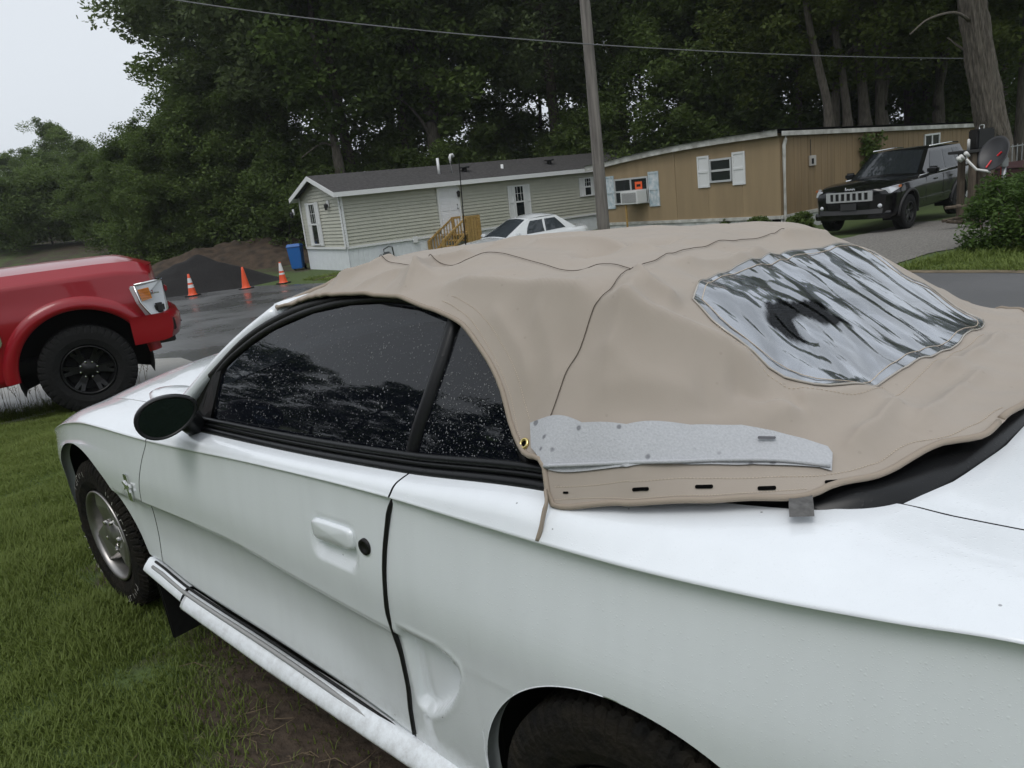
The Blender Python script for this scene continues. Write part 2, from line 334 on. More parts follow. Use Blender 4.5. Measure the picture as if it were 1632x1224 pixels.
# earth bank and mulch
def mound(name, c, rx, ry, h, mt, seed, rz=0., n=60, rough=.12, power=1.5):
    u = np.linspace(-1, 1, n); X, Y = np.meshgrid(u, u, indexing='ij'); r = np.hypot(X, Y)
    x = c[0]+math.cos(rz)*X*rx-math.sin(rz)*Y*ry; y = c[1]+math.sin(rz)*X*rx+math.cos(rz)*Y*ry; P = np.stack([x, y, 0*x], -1)
    prof = np.clip(1-r*(1.03+.25*np.abs(vnoise(P, .5, seed))), -.05, 1); z = h*np.sign(prof)*np.abs(prof)**power+prof.clip(0)*(vnoise(P, 1.1, seed)*rough+vnoise(P, 3.3, seed+1)*rough*.4)
    P[..., 2] = gz(x, y)+np.where(prof > 0, z, prof*2); return gridmesh(name, P, mt, smooth=True, flip=False)
M_MULCH = mat('mulch', (.006, .005, .005), .95, var=.6, vscale=14, bump=1.0, bscale=30)
M_EARTH = mat('bank_earth', (.05, .034, .022), .95, var=.55, vscale=2.5, bump=1.0, bscale=12)
c = G(325, 447)
tag(mound('mulch_pile', at_d(322, 447, 27.5), 3.3, 2.6, 1.35, M_MULCH, 2, rz=-2.35, power=1.15), 'black mulch pile at the edge of the wet asphalt', 'mulch pile')
b1 = mound('earth_bank', at_d(395, 425, 38), 8.5, 3.2, 1.3, M_EARTH, 8, rz=-2.3, rough=.35, power=.8); b1['kind'] = 'structure'
# ================================================================== WHITE CONVERTIBLE (its own axes are the world's: x forward, y left, rear axle at x=0)
def m_paint_white():
    m = mat('white_paint', (.78, .815, .85), .26, coat=.9)
    N, L = nodes(m); b = N['Principled BSDF']; tc = N.new('ShaderNodeTexCoord'); sp = N.new('ShaderNodeSeparateXYZ'); L.new(tc.outputs['Object'], sp.inputs[0])
    n = N.new('ShaderNodeTexNoise'); n.inputs['Scale'].default_value = 26; n.inputs['Detail'].default_value = 9; n.inputs['Roughness'].default_value = .75; L.new(tc.outputs['Object'], n.inputs['Vector'])
    mr = N.new('ShaderNodeMapRange'); mr.inputs[1].default_value = .36; mr.inputs[2].default_value = .16; L.new(sp.outputs[2], mr.inputs[0])   # road grime low on the sills
    ml = N.new('ShaderNodeMath'); ml.operation = 'MULTIPLY'; L.new(mr.outputs[0], ml.inputs[0])
    r2 = N.new('ShaderNodeMapRange'); r2.inputs[1].default_value = .42; r2.inputs[2].default_value = .7; r2.inputs[4].default_value = .8; L.new(n.outputs['Fac'], r2.inputs[0]); L.new(r2.outputs[0], ml.inputs[1])
    mx_ = N.new('ShaderNodeMix'); mx_.data_type = 'RGBA'; mx_.inputs[6].default_value = (.78, .815, .85, 1); mx_.inputs[7].default_value = (.22, .20, .17, 1); L.new(ml.outputs[0], mx_.inputs[0]); L.new(mx_.outputs[2], b.inputs['Base Color'])
    # dust flecks and faint run marks
    v = N.new('ShaderNodeTexVoronoi'); v.inputs['Scale'].default_value = 14; L.new(tc.outputs['Object'], v.inputs['Vector']); fr = N.new('ShaderNodeMapRange'); fr.inputs[1].default_value = .022; fr.inputs[2].default_value = .035; fr.inputs[3].default_value = .45; fr.inputs[4].default_value = 1; L.new(v.outputs['Distance'], fr.inputs[0])
    mp = N.new('ShaderNodeMapping'); mp.inputs['Scale'].default_value = (7, 7, .8); L.new(tc.outputs['Object'], mp.inputs[0]); n2 = N.new('ShaderNodeTexNoise'); n2.inputs['Scale'].default_value = 3; n2.inputs['Detail'].default_value = 7; L.new(mp.outputs[0], n2.inputs['Vector'])
    f2 = N.new('ShaderNodeMapRange'); f2.inputs[1].default_value = .35; f2.inputs[2].default_value = .75; f2.inputs[3].default_value = 1.0; f2.inputs[4].default_value = .965; L.new(n2.outputs['Fac'], f2.inputs[0]); mm = N.new('ShaderNodeMath'); mm.operation = 'MULTIPLY'; L.new(fr.outputs[0], mm.inputs[0]); L.new(f2.outputs[0], mm.inputs[1])
    mu = N.new('ShaderNodeMix'); mu.data_type = 'RGBA'; mu.blend_type = 'MULTIPLY'; mu.inputs[0].default_value = 1; L.new(mx_.outputs[2], mu.inputs[6]); L.new(mm.outputs[0], mu.inputs[7]); L.new(mu.outputs[2], b.inputs['Base Color'])
    return add_droplets(m, 150, .16, .36)
M_WHITE = m_paint_white()
M_BLACKV = add_droplets(mat('black_vinyl', (.008, .0085, .0095), .34, spec=.3), 90, .2)
M_RUB = mat('black_rubber', (.008, .008, .008), .5, spec=.3, bump=.15, bscale=40)
M_DARK = mat('dark_inner', (.006, .006, .006), .9)
M_GLASS = glass_mat('tinted_glass', (.004, .005, .008), .10)
M_CHROME = mat('chrome', (.75, .75, .75), .12, 1.0)
M_ALLOY = mat('grey_alloy', (.30, .29, .28), .35, .85, var=.15, vscale=12)
M_TYRE = mat('tyre_rubber', (.008, .008, .008), .8, spec=.25, var=.4, vscale=40, bump=.3, bscale=90)
M_WHLET = mat('raised_white_rubber', (.5, .49, .46), .7)
car = thing('convertible_car', 'white convertible coupe with loose tan soft top, parked on the lawn', 'car', (0, 0, 0))

XK = np.array([-1.02, -.9, -.6, -.3, 0, .3, .6, 1.0, 1.5, 1.95, 2.3, 2.6, 2.9, 3.15, 3.3])
WK = np.array([.74, .80, .872, .895, .904, .90, .893, .89, .89, .888, .882, .872, .838, .77, .68])
def wid(x): return pchip(XK, WK, x)
def tab(pairs): a = np.array(sorted(pairs), float); return lambda x: pchip(a[:, 0], a[:, 1], x)
z0 = tab([(-1.02, .30), (-.5, .26), (0, .25), (.4, .25), (.68, .275), (1.26, .315), (1.8, .338), (2.05, .372), (2.4, .32), (2.9, .24), (3.3, .22)])
zlc = tab([(-1.02, .58), (0, .585), (.4, .585), (.65, .587), (.93, .602), (1.41, .634), (1.95, .622), (2.4, .60), (3.3, .5)])
zuc = tab([(-1.02, .945), (-.9, .962), (-.54, .962), (-.4, .950), (-.23, .937), (0, .928), (.15, .925), (.5, .922), (1.1, .902), (1.78, .866), (2.35, .848), (2.6, .815), (2.9, .74), (3.3, .60)])
amp = tab([(-1.02, 0), (.25, 0), (.545, 0), (.60, .30), (.72, .55), (1.0, 1), (1.5, 1), (1.95, .75), (2.25, .15), (2.6, 0), (3.3, 0)])       # depth of the door cove
ucd = tab([(-1.02, 1), (0, 1), (.4, .8), (.8, .5), (1.9, .4), (2.4, .5), (3.3, .3)])
y8 = tab([(-1.02, .60), (-.9, .635), (-.6, .648), (-.42, .635), (-.345, .622), (-.247, .695), (-.05, .748), (.18, .812), (.57, .822), (1.51, .822), (1.80, .79), (2.0, .72), (2.3, .70), (2.6, .68), (2.9, .64), (3.15, .56), (3.3, .46)])
z8 = tab([(-1.02, .965), (-.9, .985), (-.6, .992), (-.345, .987), (-.05, .987), (.18, .985), (.57, .955), (.92, .936), (1.22, .926), (1.51, .92), (1.8, .915), (2.3, .893), (2.6, .862), (2.9, .79), (3.15, .705), (3.3, .64)])
def lines(x):
    W = wid(x); A = amp(x); zl = zlc(x); zu = zuc(x); zb = z0(x); Y8 = y8(x); Z8 = z8(x); u = ucd(x); front = np.clip((x-2.5)/.8, 0, 1)
    Y = [W-.028-.008*A-.02*front, W-.012-.040*A, W-.005-.036*A, W-.003+.002*A, W, W-.004-.022*u, W-.012+.004*u]
    Z = [zb, zb+.45*(zl-zb), zl-.028, zl, zl+.45*(zu-.04-zl), zu-.024, zu]
    Y.append(.5*(Y[6]+Y8)+.012); Z.append(zu+.68*(Z8-zu)); Y.append(Y8); Z.append(Z8)
    return np.stack(Y, -1), np.stack(Z, -1)
NSEG = [18, 16, 6, 12, 10, 8, 9, 9]; CREASE = {3, 6}
def cr_weights(K, nseg, crease):
    rows = []
    for s in range(K-1):
        for q in range(nseg[s]+(1 if s == K-2 else 0)):
            t = q/nseg[s]; wv = np.zeros(K)
            h = [2*t**3-3*t**2+1, t**3-2*t**2+t, -2*t**3+3*t**2, t**3-t**2]; wv[s] += h[0]; wv[s+1] += h[2]
            if s == 0 or s in crease: wv[s+1] += h[1]; wv[s] -= h[1]
            else: wv[s+1] += .5*h[1]; wv[s-1] -= .5*h[1]
            if s+1 == K-1 or s+1 in crease: wv[s+1] += h[3]; wv[s] -= h[3]
            else: wv[s+2] += .5*h[3]; wv[s] -= .5*h[3]
            rows.append(wv)
    return np.array(rows)
CW = cr_weights(9, NSEG, CREASE); J4 = sum(NSEG[:4])+5
ARCH = [(0.0, .30, .378, .376), (2.545, .31, .445, .428)]
def arch_z(x, arches):
    z = np.full(np.shape(x), -9.)
    for xc, zc, a, b in arches:
        t = (x-xc)/a; z = np.where(np.abs(t) < 1, zc+b*np.sqrt(np.clip(1-t*t, 0, 1)), z)
    return z
def panel(name, xa, xb, svals, mt, parent, arches=ARCH, disp=None, lines=lines, CW=CW, J4=J4, flange=.035, mirror=True, split=None):
    """body side sheet between two cut lines xa(z), xb(z)"""
    s = np.asarray(svals); za_ = CW@lines(np.array([float(xa(.6))]))[1][0]; zb_ = CW@lines(np.array([float(xb(.6))]))[1][0]
    for _ in range(3): za_ = (lines(xa(za_))[1]*CW).sum(1); zb_ = (lines(xb(zb_))[1]*CW).sum(1)
    if split is not None:
        for q_ in (za_, zb_): zs_ = max(split, q_[0]+.005); q_[:J4+1] = np.r_[np.linspace(q_[0], zs_, 11)[:-1], np.linspace(zs_, q_[J4], J4+1-10)]
    xx = xa(za_)[None, :]*(1-s[:, None])+xb(zb_)[None, :]*s[:, None]; n, m = xx.shape
    Y, Z = lines(xx.ravel()); Wt = np.tile(CW, (n, 1)); y = (Y*Wt).sum(1).reshape(n, m); z = (Z*Wt).sum(1).reshape(n, m)
    for i in range(n):
        za = arch_z(np.array([xx[i, 0]]), arches)[0]
        if split is not None:                     # first rows run down beside the wheel opening and close up along it
            zz0 = z[i, :J4+1].copy(); yy0 = y[i, :J4+1].copy(); zs = max(split, zz0[0]+.005); zb = min(max(za, zs), zz0[J4]-.01) if za > -1 else zs; m1 = 10; top_ = zb+(zz0[J4]-zb)*np.linspace(0, 1, J4+1-m1)
            zz = np.r_[np.full(m1, zb) if za > -1 else np.linspace(zz0[0], zb, m1+1)[:-1], top_]; y[i, :J4+1] = np.interp(zz, zz0, yy0); z[i, :J4+1] = zz
        elif za > z[i, 0]:
            zb = min(za, z[i, J4]-.01); zz = zb+(z[i, :J4+1]-z[i, 0])/(z[i, J4]-z[i, 0])*(z[i, J4]-zb)
            y[i, :J4+1] = np.interp(zz, z[i, :J4+1], y[i, :J4+1]); z[i, :J4+1] = zz
    if disp is not None: y = y-disp(xx, z)
    P = np.stack([xx, y, z], -1)
    fl = P[:, :1].copy(); fl[..., 1] -= flange
    P = np.concatenate([fl, P], 1)
    o = gridmesh(name, P, mt, parent, True, flip=False)
    if mirror:
        Q = P.copy(); Q[..., 1] *= -1; gridmesh(name, Q, mt, parent, True, flip=True)
    return o
cst = lambda v: (lambda z: np.full(np.shape(z), float(v)))
zk = [.2, .30, .35, .43, .53, .62, .70, .79, .867, .93, .99]; xk = [.65, .645, .642, .630, .626, .622, .612, .598, .578, .556, .545]
cutR = lambda z: pchip(zk, xk, z)
zf = [.2, .40, .50, .65, .776, .875, .95]; xf = [2.0, 1.992, 1.98, 1.94, 1.872, 1.79, 1.74]
cutF = lambda z: pchip(zf, xf, z)
def svals(x0, x1, step, arches=ARCH):
    v = list(np.linspace(x0, x1, int(abs(x1-x0)/step)+2))
    for xc, zc, a, b in arches:
        for th in np.linspace(0, math.pi, 64):
            x = xc-a*math.cos(th)
            v.append(x)
        v += [xc-a-.0008, xc+a+.0008]
    v = np.array(sorted(x for x in v if x0 <= x <= x1)); v = v[np.r_[True, np.diff(v) > 3e-4]]
    return (v-x0)/(x1-x0)
SCOOP = [(.604, .60), (.578, .603), (.50, .602), (.439, .597), (.405, .578), (.408, .548), (.424, .515), (.455, .465), (.491, .428), (.539, .394), (.58, .383), (.606, .388)]
def d_scoop(x, z):
    s = sdf(SCOOP, x, z); e = np.clip(-s/.012, 0, 1); e = e*e*(3-2*e)
    inner = np.clip((.615-x)/.16, 0, 1); rim = np.exp(-((s-.004)/.006)**2)*.003
    return e*(.020+.026*inner)-rim*np.clip((.60-x)/.05, 0, 1)
HC = (.795, .772)
def rrect(x, z, cx, cz, hx, hz, r):
    qx = np.abs(x-cx)-(hx-r); qz = np.abs(z-cz)-(hz-r); return np.hypot(np.maximum(qx, 0), np.maximum(qz, 0))+np.minimum(np.maximum(qx, qz), 0)-r
def d_door(x, z):
    s = rrect(x, z-(x-HC[0])*-.02, HC[0], HC[1]-.018, .090, .046, .035); e = np.clip(-s/.012, 0, 1); e = e*e*(3-2*e); return e*.016
panel('rear_quarter_panel', cst(-1.02), lambda z: cutR(z)-.003, svals(-1.02, .60, .007), M_WHITE, car, disp=d_scoop, split=.30)
panel('door', lambda z: cutR(z)+.003, lambda z: cutF(z)-.0025, np.linspace(0, 1, 150), M_WHITE, car, disp=d_door, mirror=True)
panel('front_fender', lambda z: cutF(z)+.0025, cst(3.3), svals(1.95, 3.3, .012), M_WHITE, car, split=.31)
# dark shell just inside the panels so that the gaps read black
xs = np.linspace(-1.0, 3.25, 150); Yi, Zi = lines(xs); Yp = Yi@CW.T-.028-.05*np.exp(-((xs[:, None]-.5)/.16)**4); Zp = Zi@CW.T
for i, x in enumerate(xs):
    za = arch_z(np.array([x]), [(a[0], a[1], a[2]+.02, a[3]+.02) for a in ARCH])[0]
    if za > Zp[i, 0]: zz = np.linspace(min(za, Zp[i, J4]-.01), Zp[i, J4], J4+1); Yp[i, :J4+1] = np.interp(zz, Zp[i, :J4+1], Yp[i, :J4+1]); Zp[i, :J4+1] = zz
Zp[:, -6:] -= .02
P = np.stack([np.repeat(xs[:, None], Yp.shape[1], 1), Yp, Zp], -1); gridmesh('inner_shell', P, M_DARK, car); P = P*np.array([1, -1, 1]); gridmesh('inner_shell', P, M_DARK, car, flip=True)
# nose, hood, deck lid, tail
def cap(name, x0, dx, mt, sgn, sub=(0, None)):
    Yc, Zc = lines(np.array([x0])); y = CW@Yc[0]; z = CW@Zc[0]; s = np.linspace(-1, 1, 61); sgn_ = np.sign(s); a = np.abs(s)
    yy = s[:, None]*y[None, :]; xx = x0+sgn*dx*(1-a[:, None]**2.6)*(1-.25*((z[None, :]-.45)/.4)**2); zz = np.repeat(z[None, :], 61, 0)
    gridmesh(name, np.stack([xx, yy, zz], -1), mt, car, flip=(sgn > 0))
cap('front_bumper', 3.3, .20, M_WHITE, 1); cap('rear_bumper', -1.02, .09, M_WHITE, -1)
def topsheet(name, xs, mt, crown, front=None, n=41, inset=.003, lift=0.0):
    s = np.linspace(-1, 1, n); P = []
    for x in xs:
        Y, Z = float(y8(x))-inset, float(z8(x)); P.append([(x, Y*t, Z+crown(x)*(1-t*t)+lift) for t in s])
    return P
hx = np.r_[np.linspace(1.86, 3.28, 70)]
P = np.array(topsheet('hood', hx, M_WHITE, lambda x: .075)); a = np.abs(np.linspace(-1, 1, 41))[None, :]
P[..., 0] += np.clip((hx[:, None]-3.0)/.28, 0, 1)*.19*(1-a**2.6)
hood = gridmesh('hood', P, M_WHITE, car, flip=True)
# decklid behind the curved well trim
TRIM = np.array([(-.335, .62), (-.385, .52), (-.425, .38), (-.447, .2), (-.452, 0)])
def deck_front(y): return np.interp(abs(y), TRIM[::-1, 1], TRIM[::-1, 0])
dk = []
for k in np.linspace(0, 1, 30):
    row = []
    for t in np.linspace(-1, 1, 41):
        xb = -1.02; Yb = float(y8(xb))-.004; yf = .618*t; xf_ = float(deck_front(yf))-.012; yb = Yb*t
        x = xf_+(xb-xf_)*k
        y = t*((.628-.004)*(1-k)+0*k+0) if False else t*float(y8(min(x, -.36))-.004)
        row.append((x, y, float(z8(min(x, -.345)))+.035*(1-t*t)*(1-.3*k)))
    dk.append(row)
gridmesh('deck_lid', np.array(dk), M_WHITE, car, flip=False)
mk('tail_panel', [(-1.02, -.6, .94), (-1.02, .6, .94), (-1.05, .6, .97), (-1.05, -.6, .97)], [(0, 1, 2, 3)], M_WHITE, car)
for s in (-1, 1):
    for k in range(3): MB().box((-1.10, s*(.42+.10*k), .78), (.05, .08, .13)).build('tail_light', mat('tail_red', (.35, .01, .01), .15, coat=.5) if (s == -1 and k == 0) else bpy.data.materials['tail_red'], car, bevel=.008)
    MB().lathe([(0, 0.0), (.05, .012), (.075, 0), (.075, -.05)], 20, 'x', (3.40, s*.50, .60)).build('headlight', M_GLASS, car, True)
MB().box((1.2, 0, .245), (3.6, 1.62, .03)).build('floor_pan', M_DARK, car)
# black trim of the folding-top well, wet vinyl
def well(y0, dz): pass
tr = np.array([(.30, .815, .972), (.18, .800, .985), (.05, .768, .992), (-.05, .738, .994), (-.15, .712, .995), (-.247, .682, .995), (-.31, .640, .995), (-.345, .60, .995), (-.39, .50, 1.0), (-.43, .36, 1.01), (-.452, .19, 1.018), (-.457, 0, 1.02)])
full = smoothpts(np.vstack([tr, (tr*np.array([1, -1, 1]))[::-1][1:]]), 140)
rows = []
nrm = np.gradient(full[:, :2], axis=0); nrm = np.stack([-nrm[:, 1], nrm[:, 0]], 1); nrm /= np.linalg.norm(nrm, axis=1)[:, None]
if nrm[0][1] < 0: nrm = -nrm
for off, dz in [(.012, -.014), (.004, .004), (-.012, .012), (-.04, .016), (-.09, .006), (-.14, -.03), (-.19, -.08)]: rows.append(np.c_[full[:, :2]+nrm*off, full[:, 2]+dz*np.interp(full[:, 0], [-.3, -.15], [1, .1])-.02*np.interp(full[:, 0], [-.3, -.12], [0, 1])])
gridmesh('well_trim', np.array(rows), M_BLACKV, car, flip=True)
# sill skirts, mud flaps, wheel wells
def skirt(s):
    xs = np.r_[1.805, 1.80, np.linspace(1.78, .38, 30)]; prof = [(.845, .046), (.866, .051), (.874, .047), (.896, .026), (.905, .012), (.903, .002), (.878, -.040), (.866, -.049), (.84, -.052)]
    P = np.array([[(x, s*(y if i else .85+(y-.85)*.4), z+float(np.interp(x, [.4, .7, 1.27, 1.88], [.215, .222, .236, .272]))) for y, z in prof] for i, x in enumerate(xs)])
    gridmesh('side_skirt', P, M_WHITE, car, flip=(s > 0))
    # bright and dark strip between door and skirt
    for dz, dy, mt, r in ((-.010, .862, M_RUB, .0045), (-.024, .875, mat('strip_grey', (.30, .30, .30), .4) if s > 0 else bpy.data.materials['strip_grey'], .007)):
        MB().tube([(x, s*dy, dz+float(z0(x))) for x in np.linspace(.42, 2.04, 24)], r, 6).build('sill_strip', mt, car, True)
    # lower fender return between arch and skirt
    P = np.array([[(x, s*(.83+(y-.83)*.86), z*.85+float(np.interp(x, [1.81, 2.09], [.282, .325]))) for y, z in prof] for x in np.linspace(2.085, 1.812, 8)])
    gridmesh('lower_fender', P, M_WHITE, car, flip=(s > 0))
    MB().box((2.05, s*.775, .17), (.012, .19, .24), ry=.08).build('mud_flap', M_RUB, car, bevel=.004)
skirt(1); skirt(-1)
for s in (-1, 1):
    for xc, zc, a, b in ARCH:
        th = np.linspace(-.25, math.pi+.25, 30); P = np.array([[(xc+(a+.03)*math.cos(t), s*y, zc+(b+.03)*math.sin(t)) for y in (min(.868 if xc < 1 else .845, float(wid(xc+(a+.03)*math.cos(t)))-.04), .75, .55)] for t in th]); gridmesh('wheel_well', P, M_DARK, car)
        mk('wheel_well', [(xc, s*.55, zc)]+[(xc+(a+.03)*math.cos(t), s*.55, zc+(b+.03)*math.sin(t)) for t in th], [(0, i+1, i+2) for i in range(len(th)-1)], M_DARK, car)

# ---- wheels (generic): face towards +y, centre at origin
def tyre_mesh(name, Rt, wd, rim, mt, parent, seg=72, blocks=True, gr=.009):
    h = wd/2; prof = [(rim, h*.80), (rim+.012, h*.92), (rim+(Rt-rim)*.35, h*1.02), (rim+(Rt-rim)*.7, h*1.0), (Rt-.018, h*.93), (Rt-.006, h*.84)]
    tread = np.linspace(.80, -.80, 19); groove = {4: 1, 8: 1, 10: 1, 14: 1}
    pr = [(r, y, 0) for r, y in prof]
    for k, t in enumerate(tread): pr.append((Rt-(.009 if k in groove else 0)-.006*t**4, h*t, 0 if k in groove else 1))
    pr += [(r, -y, 0) for r, y in prof[::-1]]
    n = seg*4; V = []; F = []
    for i, (r, y, fl) in enumerate(pr):
        for k in range(n):
            rr = r
            if blocks and fl and ((k+(i//2)) % 4 == 0): rr = r-gr*.9
            if blocks and not fl and i in (3, 4, 5) and k % 4 == 0: rr = r-gr
            a = 2*math.pi*k/n; V.append((rr*math.cos(a), y, rr*math.sin(a)))
    V = np.array(V); m = len(pr)
    i, k = np.meshgrid(np.arange(m-1), np.arange(n), indexing='ij'); a = (i*n+k).ravel(); b_ = (i*n+(k+1) % n).ravel()
    return mkfast(name, V, np.stack([a, b_, b_+n, a+n], 1), mt, parent, False)
def spokes_rim(parent, rim, face, n, mt, dark, sw0=.045, sw1=.035, dish=.03, hub=.07, depth=.09, twin=False, bolts=5, slot=False):
    """barrel, spokes and hub of one wheel; face is the y of the outer rim lip"""
    o = MB().lathe([(rim*.99, face-.005), (rim*1.0, face+.004), (rim*.955, face+.006), (rim*.93, face-.008), (rim*.90, face-.02), (rim*.88, face-depth), (rim*.80, face-depth-.03)], 56, 'y').build('rim', mt, parent, True)
    MB().lathe([(0, face-depth-.02), (rim*.9, face-depth-.02)], 40, 'y').build('brake', dark, parent)
    for k in range(n):
        sp = MB(); a0 = 2*math.pi*k/n+.3
        for da in ((-.16, .16) if twin else (0,)):
            V = []
            for (r, hw, y) in ((hub*.6, sw0, face-dish), ((hub+rim)*.45, (sw0+sw1)/2, face-dish+.012), (rim*.93, sw1, face-.012)):
                c_, s_ = math.cos(a0+da*(r/rim)**.7), math.sin(a0+da*(r/rim)**.7)
                for (t, dy) in ((-1, -.03), (-.8, 0), (.8, 0), (1, -.03)): V.append((r*c_-t*hw*s_, y+dy, r*s_+t*hw*c_))
            F = []
            for i in range(2):
                for j in range(3): F.append((i*4+j, i*4+j+1, i*4+j+5, i*4+j+4))
            sp.add(V, F)
        sp.build('spoke', mt, parent)
    hb = MB(); hb.lathe([(0, face-dish+.014), (hub*.55, face-dish+.013), (hub*.62, face-dish+.004), (hub, face-dish+.002), (hub, face-dish-.03)], 28, 'y'); hb.build('hub_cap', mt, parent, True)
    for k in range(bolts): a = 2*math.pi*k/bolts; MB().lathe([(0, face-dish+.014), (.009, face-dish+.013), (.011, face-dish-.004)], 8, 'y', (hub*.8*math.cos(a), 0, hub*.8*math.sin(a))).build('lug_nut', M_CHROME, parent)
M_TREAD = mat('dirty_tyre', (.006, .006, .006), .85, spec=.15, var=1, col2=(.018, .015, .011), vscale=18, bump=.4, bscale=80)
def mustang_wheel(x, s, face):
    e = bpy.data.objects.new('wheel', None); COL.objects.link(e); e.parent = car; e.location = (x, s*(face-.105), .318); e.rotation_euler = (0, .4+x, 0 if s > 0 else math.pi); front = x > 1
    t = tyre_mesh('tyre', .322, .215, .195, M_TREAD, e)
    spokes_rim(e, .197, .098, 3, M_ALLOY, M_DARK, .085, .07, .02, .075, .10)
    # raised white outline letters along the sidewall
    for j, a0 in enumerate((.5, 2.1, 3.7, 5.2) if front else ()):
        lt = MB()
        for k in range(5):
            a = a0+k*.155; rr = .272; c_, s_ = math.cos(a), math.sin(a)
            for (du, dv, lu, lv) in [((-.010, 0, .003, .022), (0, .0105, .020, .003)), ((.010, 0, .003, .022), (0, -.0105, .020, .003)), ((0, 0, .003, .022),), ((-.010, 0, .003, .022), (.010, .004, .003, .012))][(k*3+j) % 4]:
                m_ = [(du-lu/2, dv-lv/2), (du+lu/2, dv-lv/2), (du+lu/2, dv+lv/2), (du-lu/2, dv+lv/2)]
                V = [((rr+v)*c_-u_*s_, .1125, (rr+v)*s_+u_*c_) for u_, v in m_]; lt.add(V, [(0, 1, 2, 3)])
        lt.build('sidewall_lettering', M_WHLET, t)['kind'] = 'stuff'
    return e
for s in (-1, 1): mustang_wheel(0.0, s, .902); mustang_wheel(2.585, s, .838)

# ---- door furniture, left and right
def body_y(x, z):
    Y, Z = lines(np.array([x])); return float(np.interp(z, (CW@Z[0]), (CW@Y[0])))
hb = MB(); hx0, hz0 = .795, .783
V = []; n = 28
for (sc, dy) in ((1.0, -.012), (1.0, .006), (.95, .013), (.80, .016), (0.0, .017)):
    for k in range(n):
        a = 2*math.pi*k/n; ca, sa = math.cos(a), math.sin(a); x = abs(ca)**.35*np.sign(ca)*.083*sc; z = abs(sa)**.45*np.sign(sa)*.027*sc
        V.append((hx0+x, body_y(hx0, .84)+dy-.003, hz0+z-.03*x))
hb.add(V, [(i*n+k, i*n+(k+1) % n, (i+1)*n+(k+1) % n, (i+1)*n+k) for i in range(4) for k in range(n)])
hb.build('door_handle', M_WHITE, car, True)
MB().add([(v[0], -v[1], v[2]) for v in hb.V], hb.F).build('door_handle', M_WHITE, car, True)
lk = on(579, 873, lambda z: .893)
MB().lathe([(0, .001), (.010, .001), (.012, .004), (.0185, .005), (.020, -.004)], 20, 'y', (lk[0], body_y(lk[0], lk[2])+.001, lk[2])).build('door_lock', M_RUB, car, True)
# rubber edge guard on the rear edge of the door
zz = np.linspace(.285, .965, 40); zz = zz[::-1]; pts = []
for z in zz: x = float(cutR(z)); pts.append((x, max(body_y(x+.004, z), body_y(x-.006, z)), z))
pts = np.array(pts); pts[:, 1] = np.convolve(np.r_[[pts[0, 1]]*3, pts[:, 1], [pts[-1, 1]]*3], np.ones(7)/7, 'valid')+.002
MB().tube(pts[2:], .0058, 8).build('edge_guard', M_RUB, car, True)
# running-horse emblem on three bars
ec = on(208, 776, lambda z: .885); ey = body_y(ec[0], ec[2])+.004
for k in (-1, 0, 1): MB().box((ec[0]+k*.011, ey, ec[2]), (.008, .006, .098), ry=.06).build('badge_bar', M_CHROME, car)
hp = [(-.036, .014), (-.030, .022), (-.018, .016), (0, .017), (.014, .024), (.026, .030), (.036, .022), (.030, .018), (.022, .012), (.018, .002), (.030, -.010), (.024, -.012), (.010, -.003), (-.006, -.004), (-.018, -.016), (-.026, -.016), (-.020, -.004), (-.022, .006), (-.038, .006)]
MB().prism(hp, .008, lambda u, v, w_: (ec[0]+u*.8, ey+w_, ec[2]+v*.8)).build('horse_emblem', M_CHROME, car)

# ---- windows.  Side glass leans in:
GZ = [.90, .98, 1.06, 1.15, 1.22, 1.27, 1.32]; GY = [.800, .785, .755, .708, .664, .628, .59]
gy = lambda z: float(np.interp(z, GZ, GY))
def glass(name, pxs, mt, s=1, off=0.0, step=.04):
    Q = np.array([on(px, py, lambda z: gy(z)+off) for px, py in pxs]); P, F = polyfill(Q[:, [0, 2]], step)
    V = [(p[0], s*(gyc(p[1])+off), p[1]) for p in P]; o = mk(name, V, F, mt, car, True); return o
def gyc(z): return float(pchip(GZ, GY, z))
DOORG = [(318, 684), (330, 650), (345, 608), (400, 552), (440, 526), (500, 500), (560, 487), (620, 484), (690, 494), (722, 508), (650, 730)]
QUARG = [(664, 730), (737, 512), (765, 542), (790, 590), (808, 640), (820, 690), (838, 752)]
dg = glass('door_glass', DOORG, M_GLASS); qg = glass('quarter_glass', QUARG, M_GLASS)
glass('door_glass', DOORG, M_GLASS, -1); glass('quarter_glass', QUARG, M_GLASS, -1)
def strip(name, pxs, r, mt, off=0.0, flat=1.0, n=30, both=True, par=car):
    Q = smoothpts(np.array([on(px, py, lambda z: gy(z)+off) for px, py in pxs]), n)
    o = MB().tube(Q, r, 10, flat).build(name, mt, par, True)
    if both: MB().tube(Q*np.array([1, -1, 1]), r, 10, flat).build(name, mt, par, True)
    return o
strip('division_bar', [(731, 500), (712, 560), (690, 625), (668, 690), (656, 740)], .019, M_BLACKV, -.004, 1.0, 14)
strip('window_seal', [(316, 690), (328, 648), (343, 604), (398, 547), (438, 521), (500, 495), (560, 481), (622, 477), (692, 487), (735, 508), (768, 540), (795, 590), (814, 645), (826, 700), (846, 752)], .0105, M_RUB, -.006, 1.0, 50)
strip('window_seal', [(338, 600), (395, 541), (440, 512), (500, 487), (560, 474), (622, 470), (690, 480), (735, 500)], .014, M_RUB, -.020, 1.0, 40)
# belt weatherstrips: two ribs
for (dy, dz, r) in ((.003, .001, .011), (-.006, .016, .0065), (-.010, .029, .0085)):
    for s in (1, -1): MB().tube([(x, s*(float(y8(x))+dy-.006), float(z8(x))+dz) for x in np.linspace(1.62, .14, 40)], r, 8).build('belt_strip', M_BLACKV, car, True)
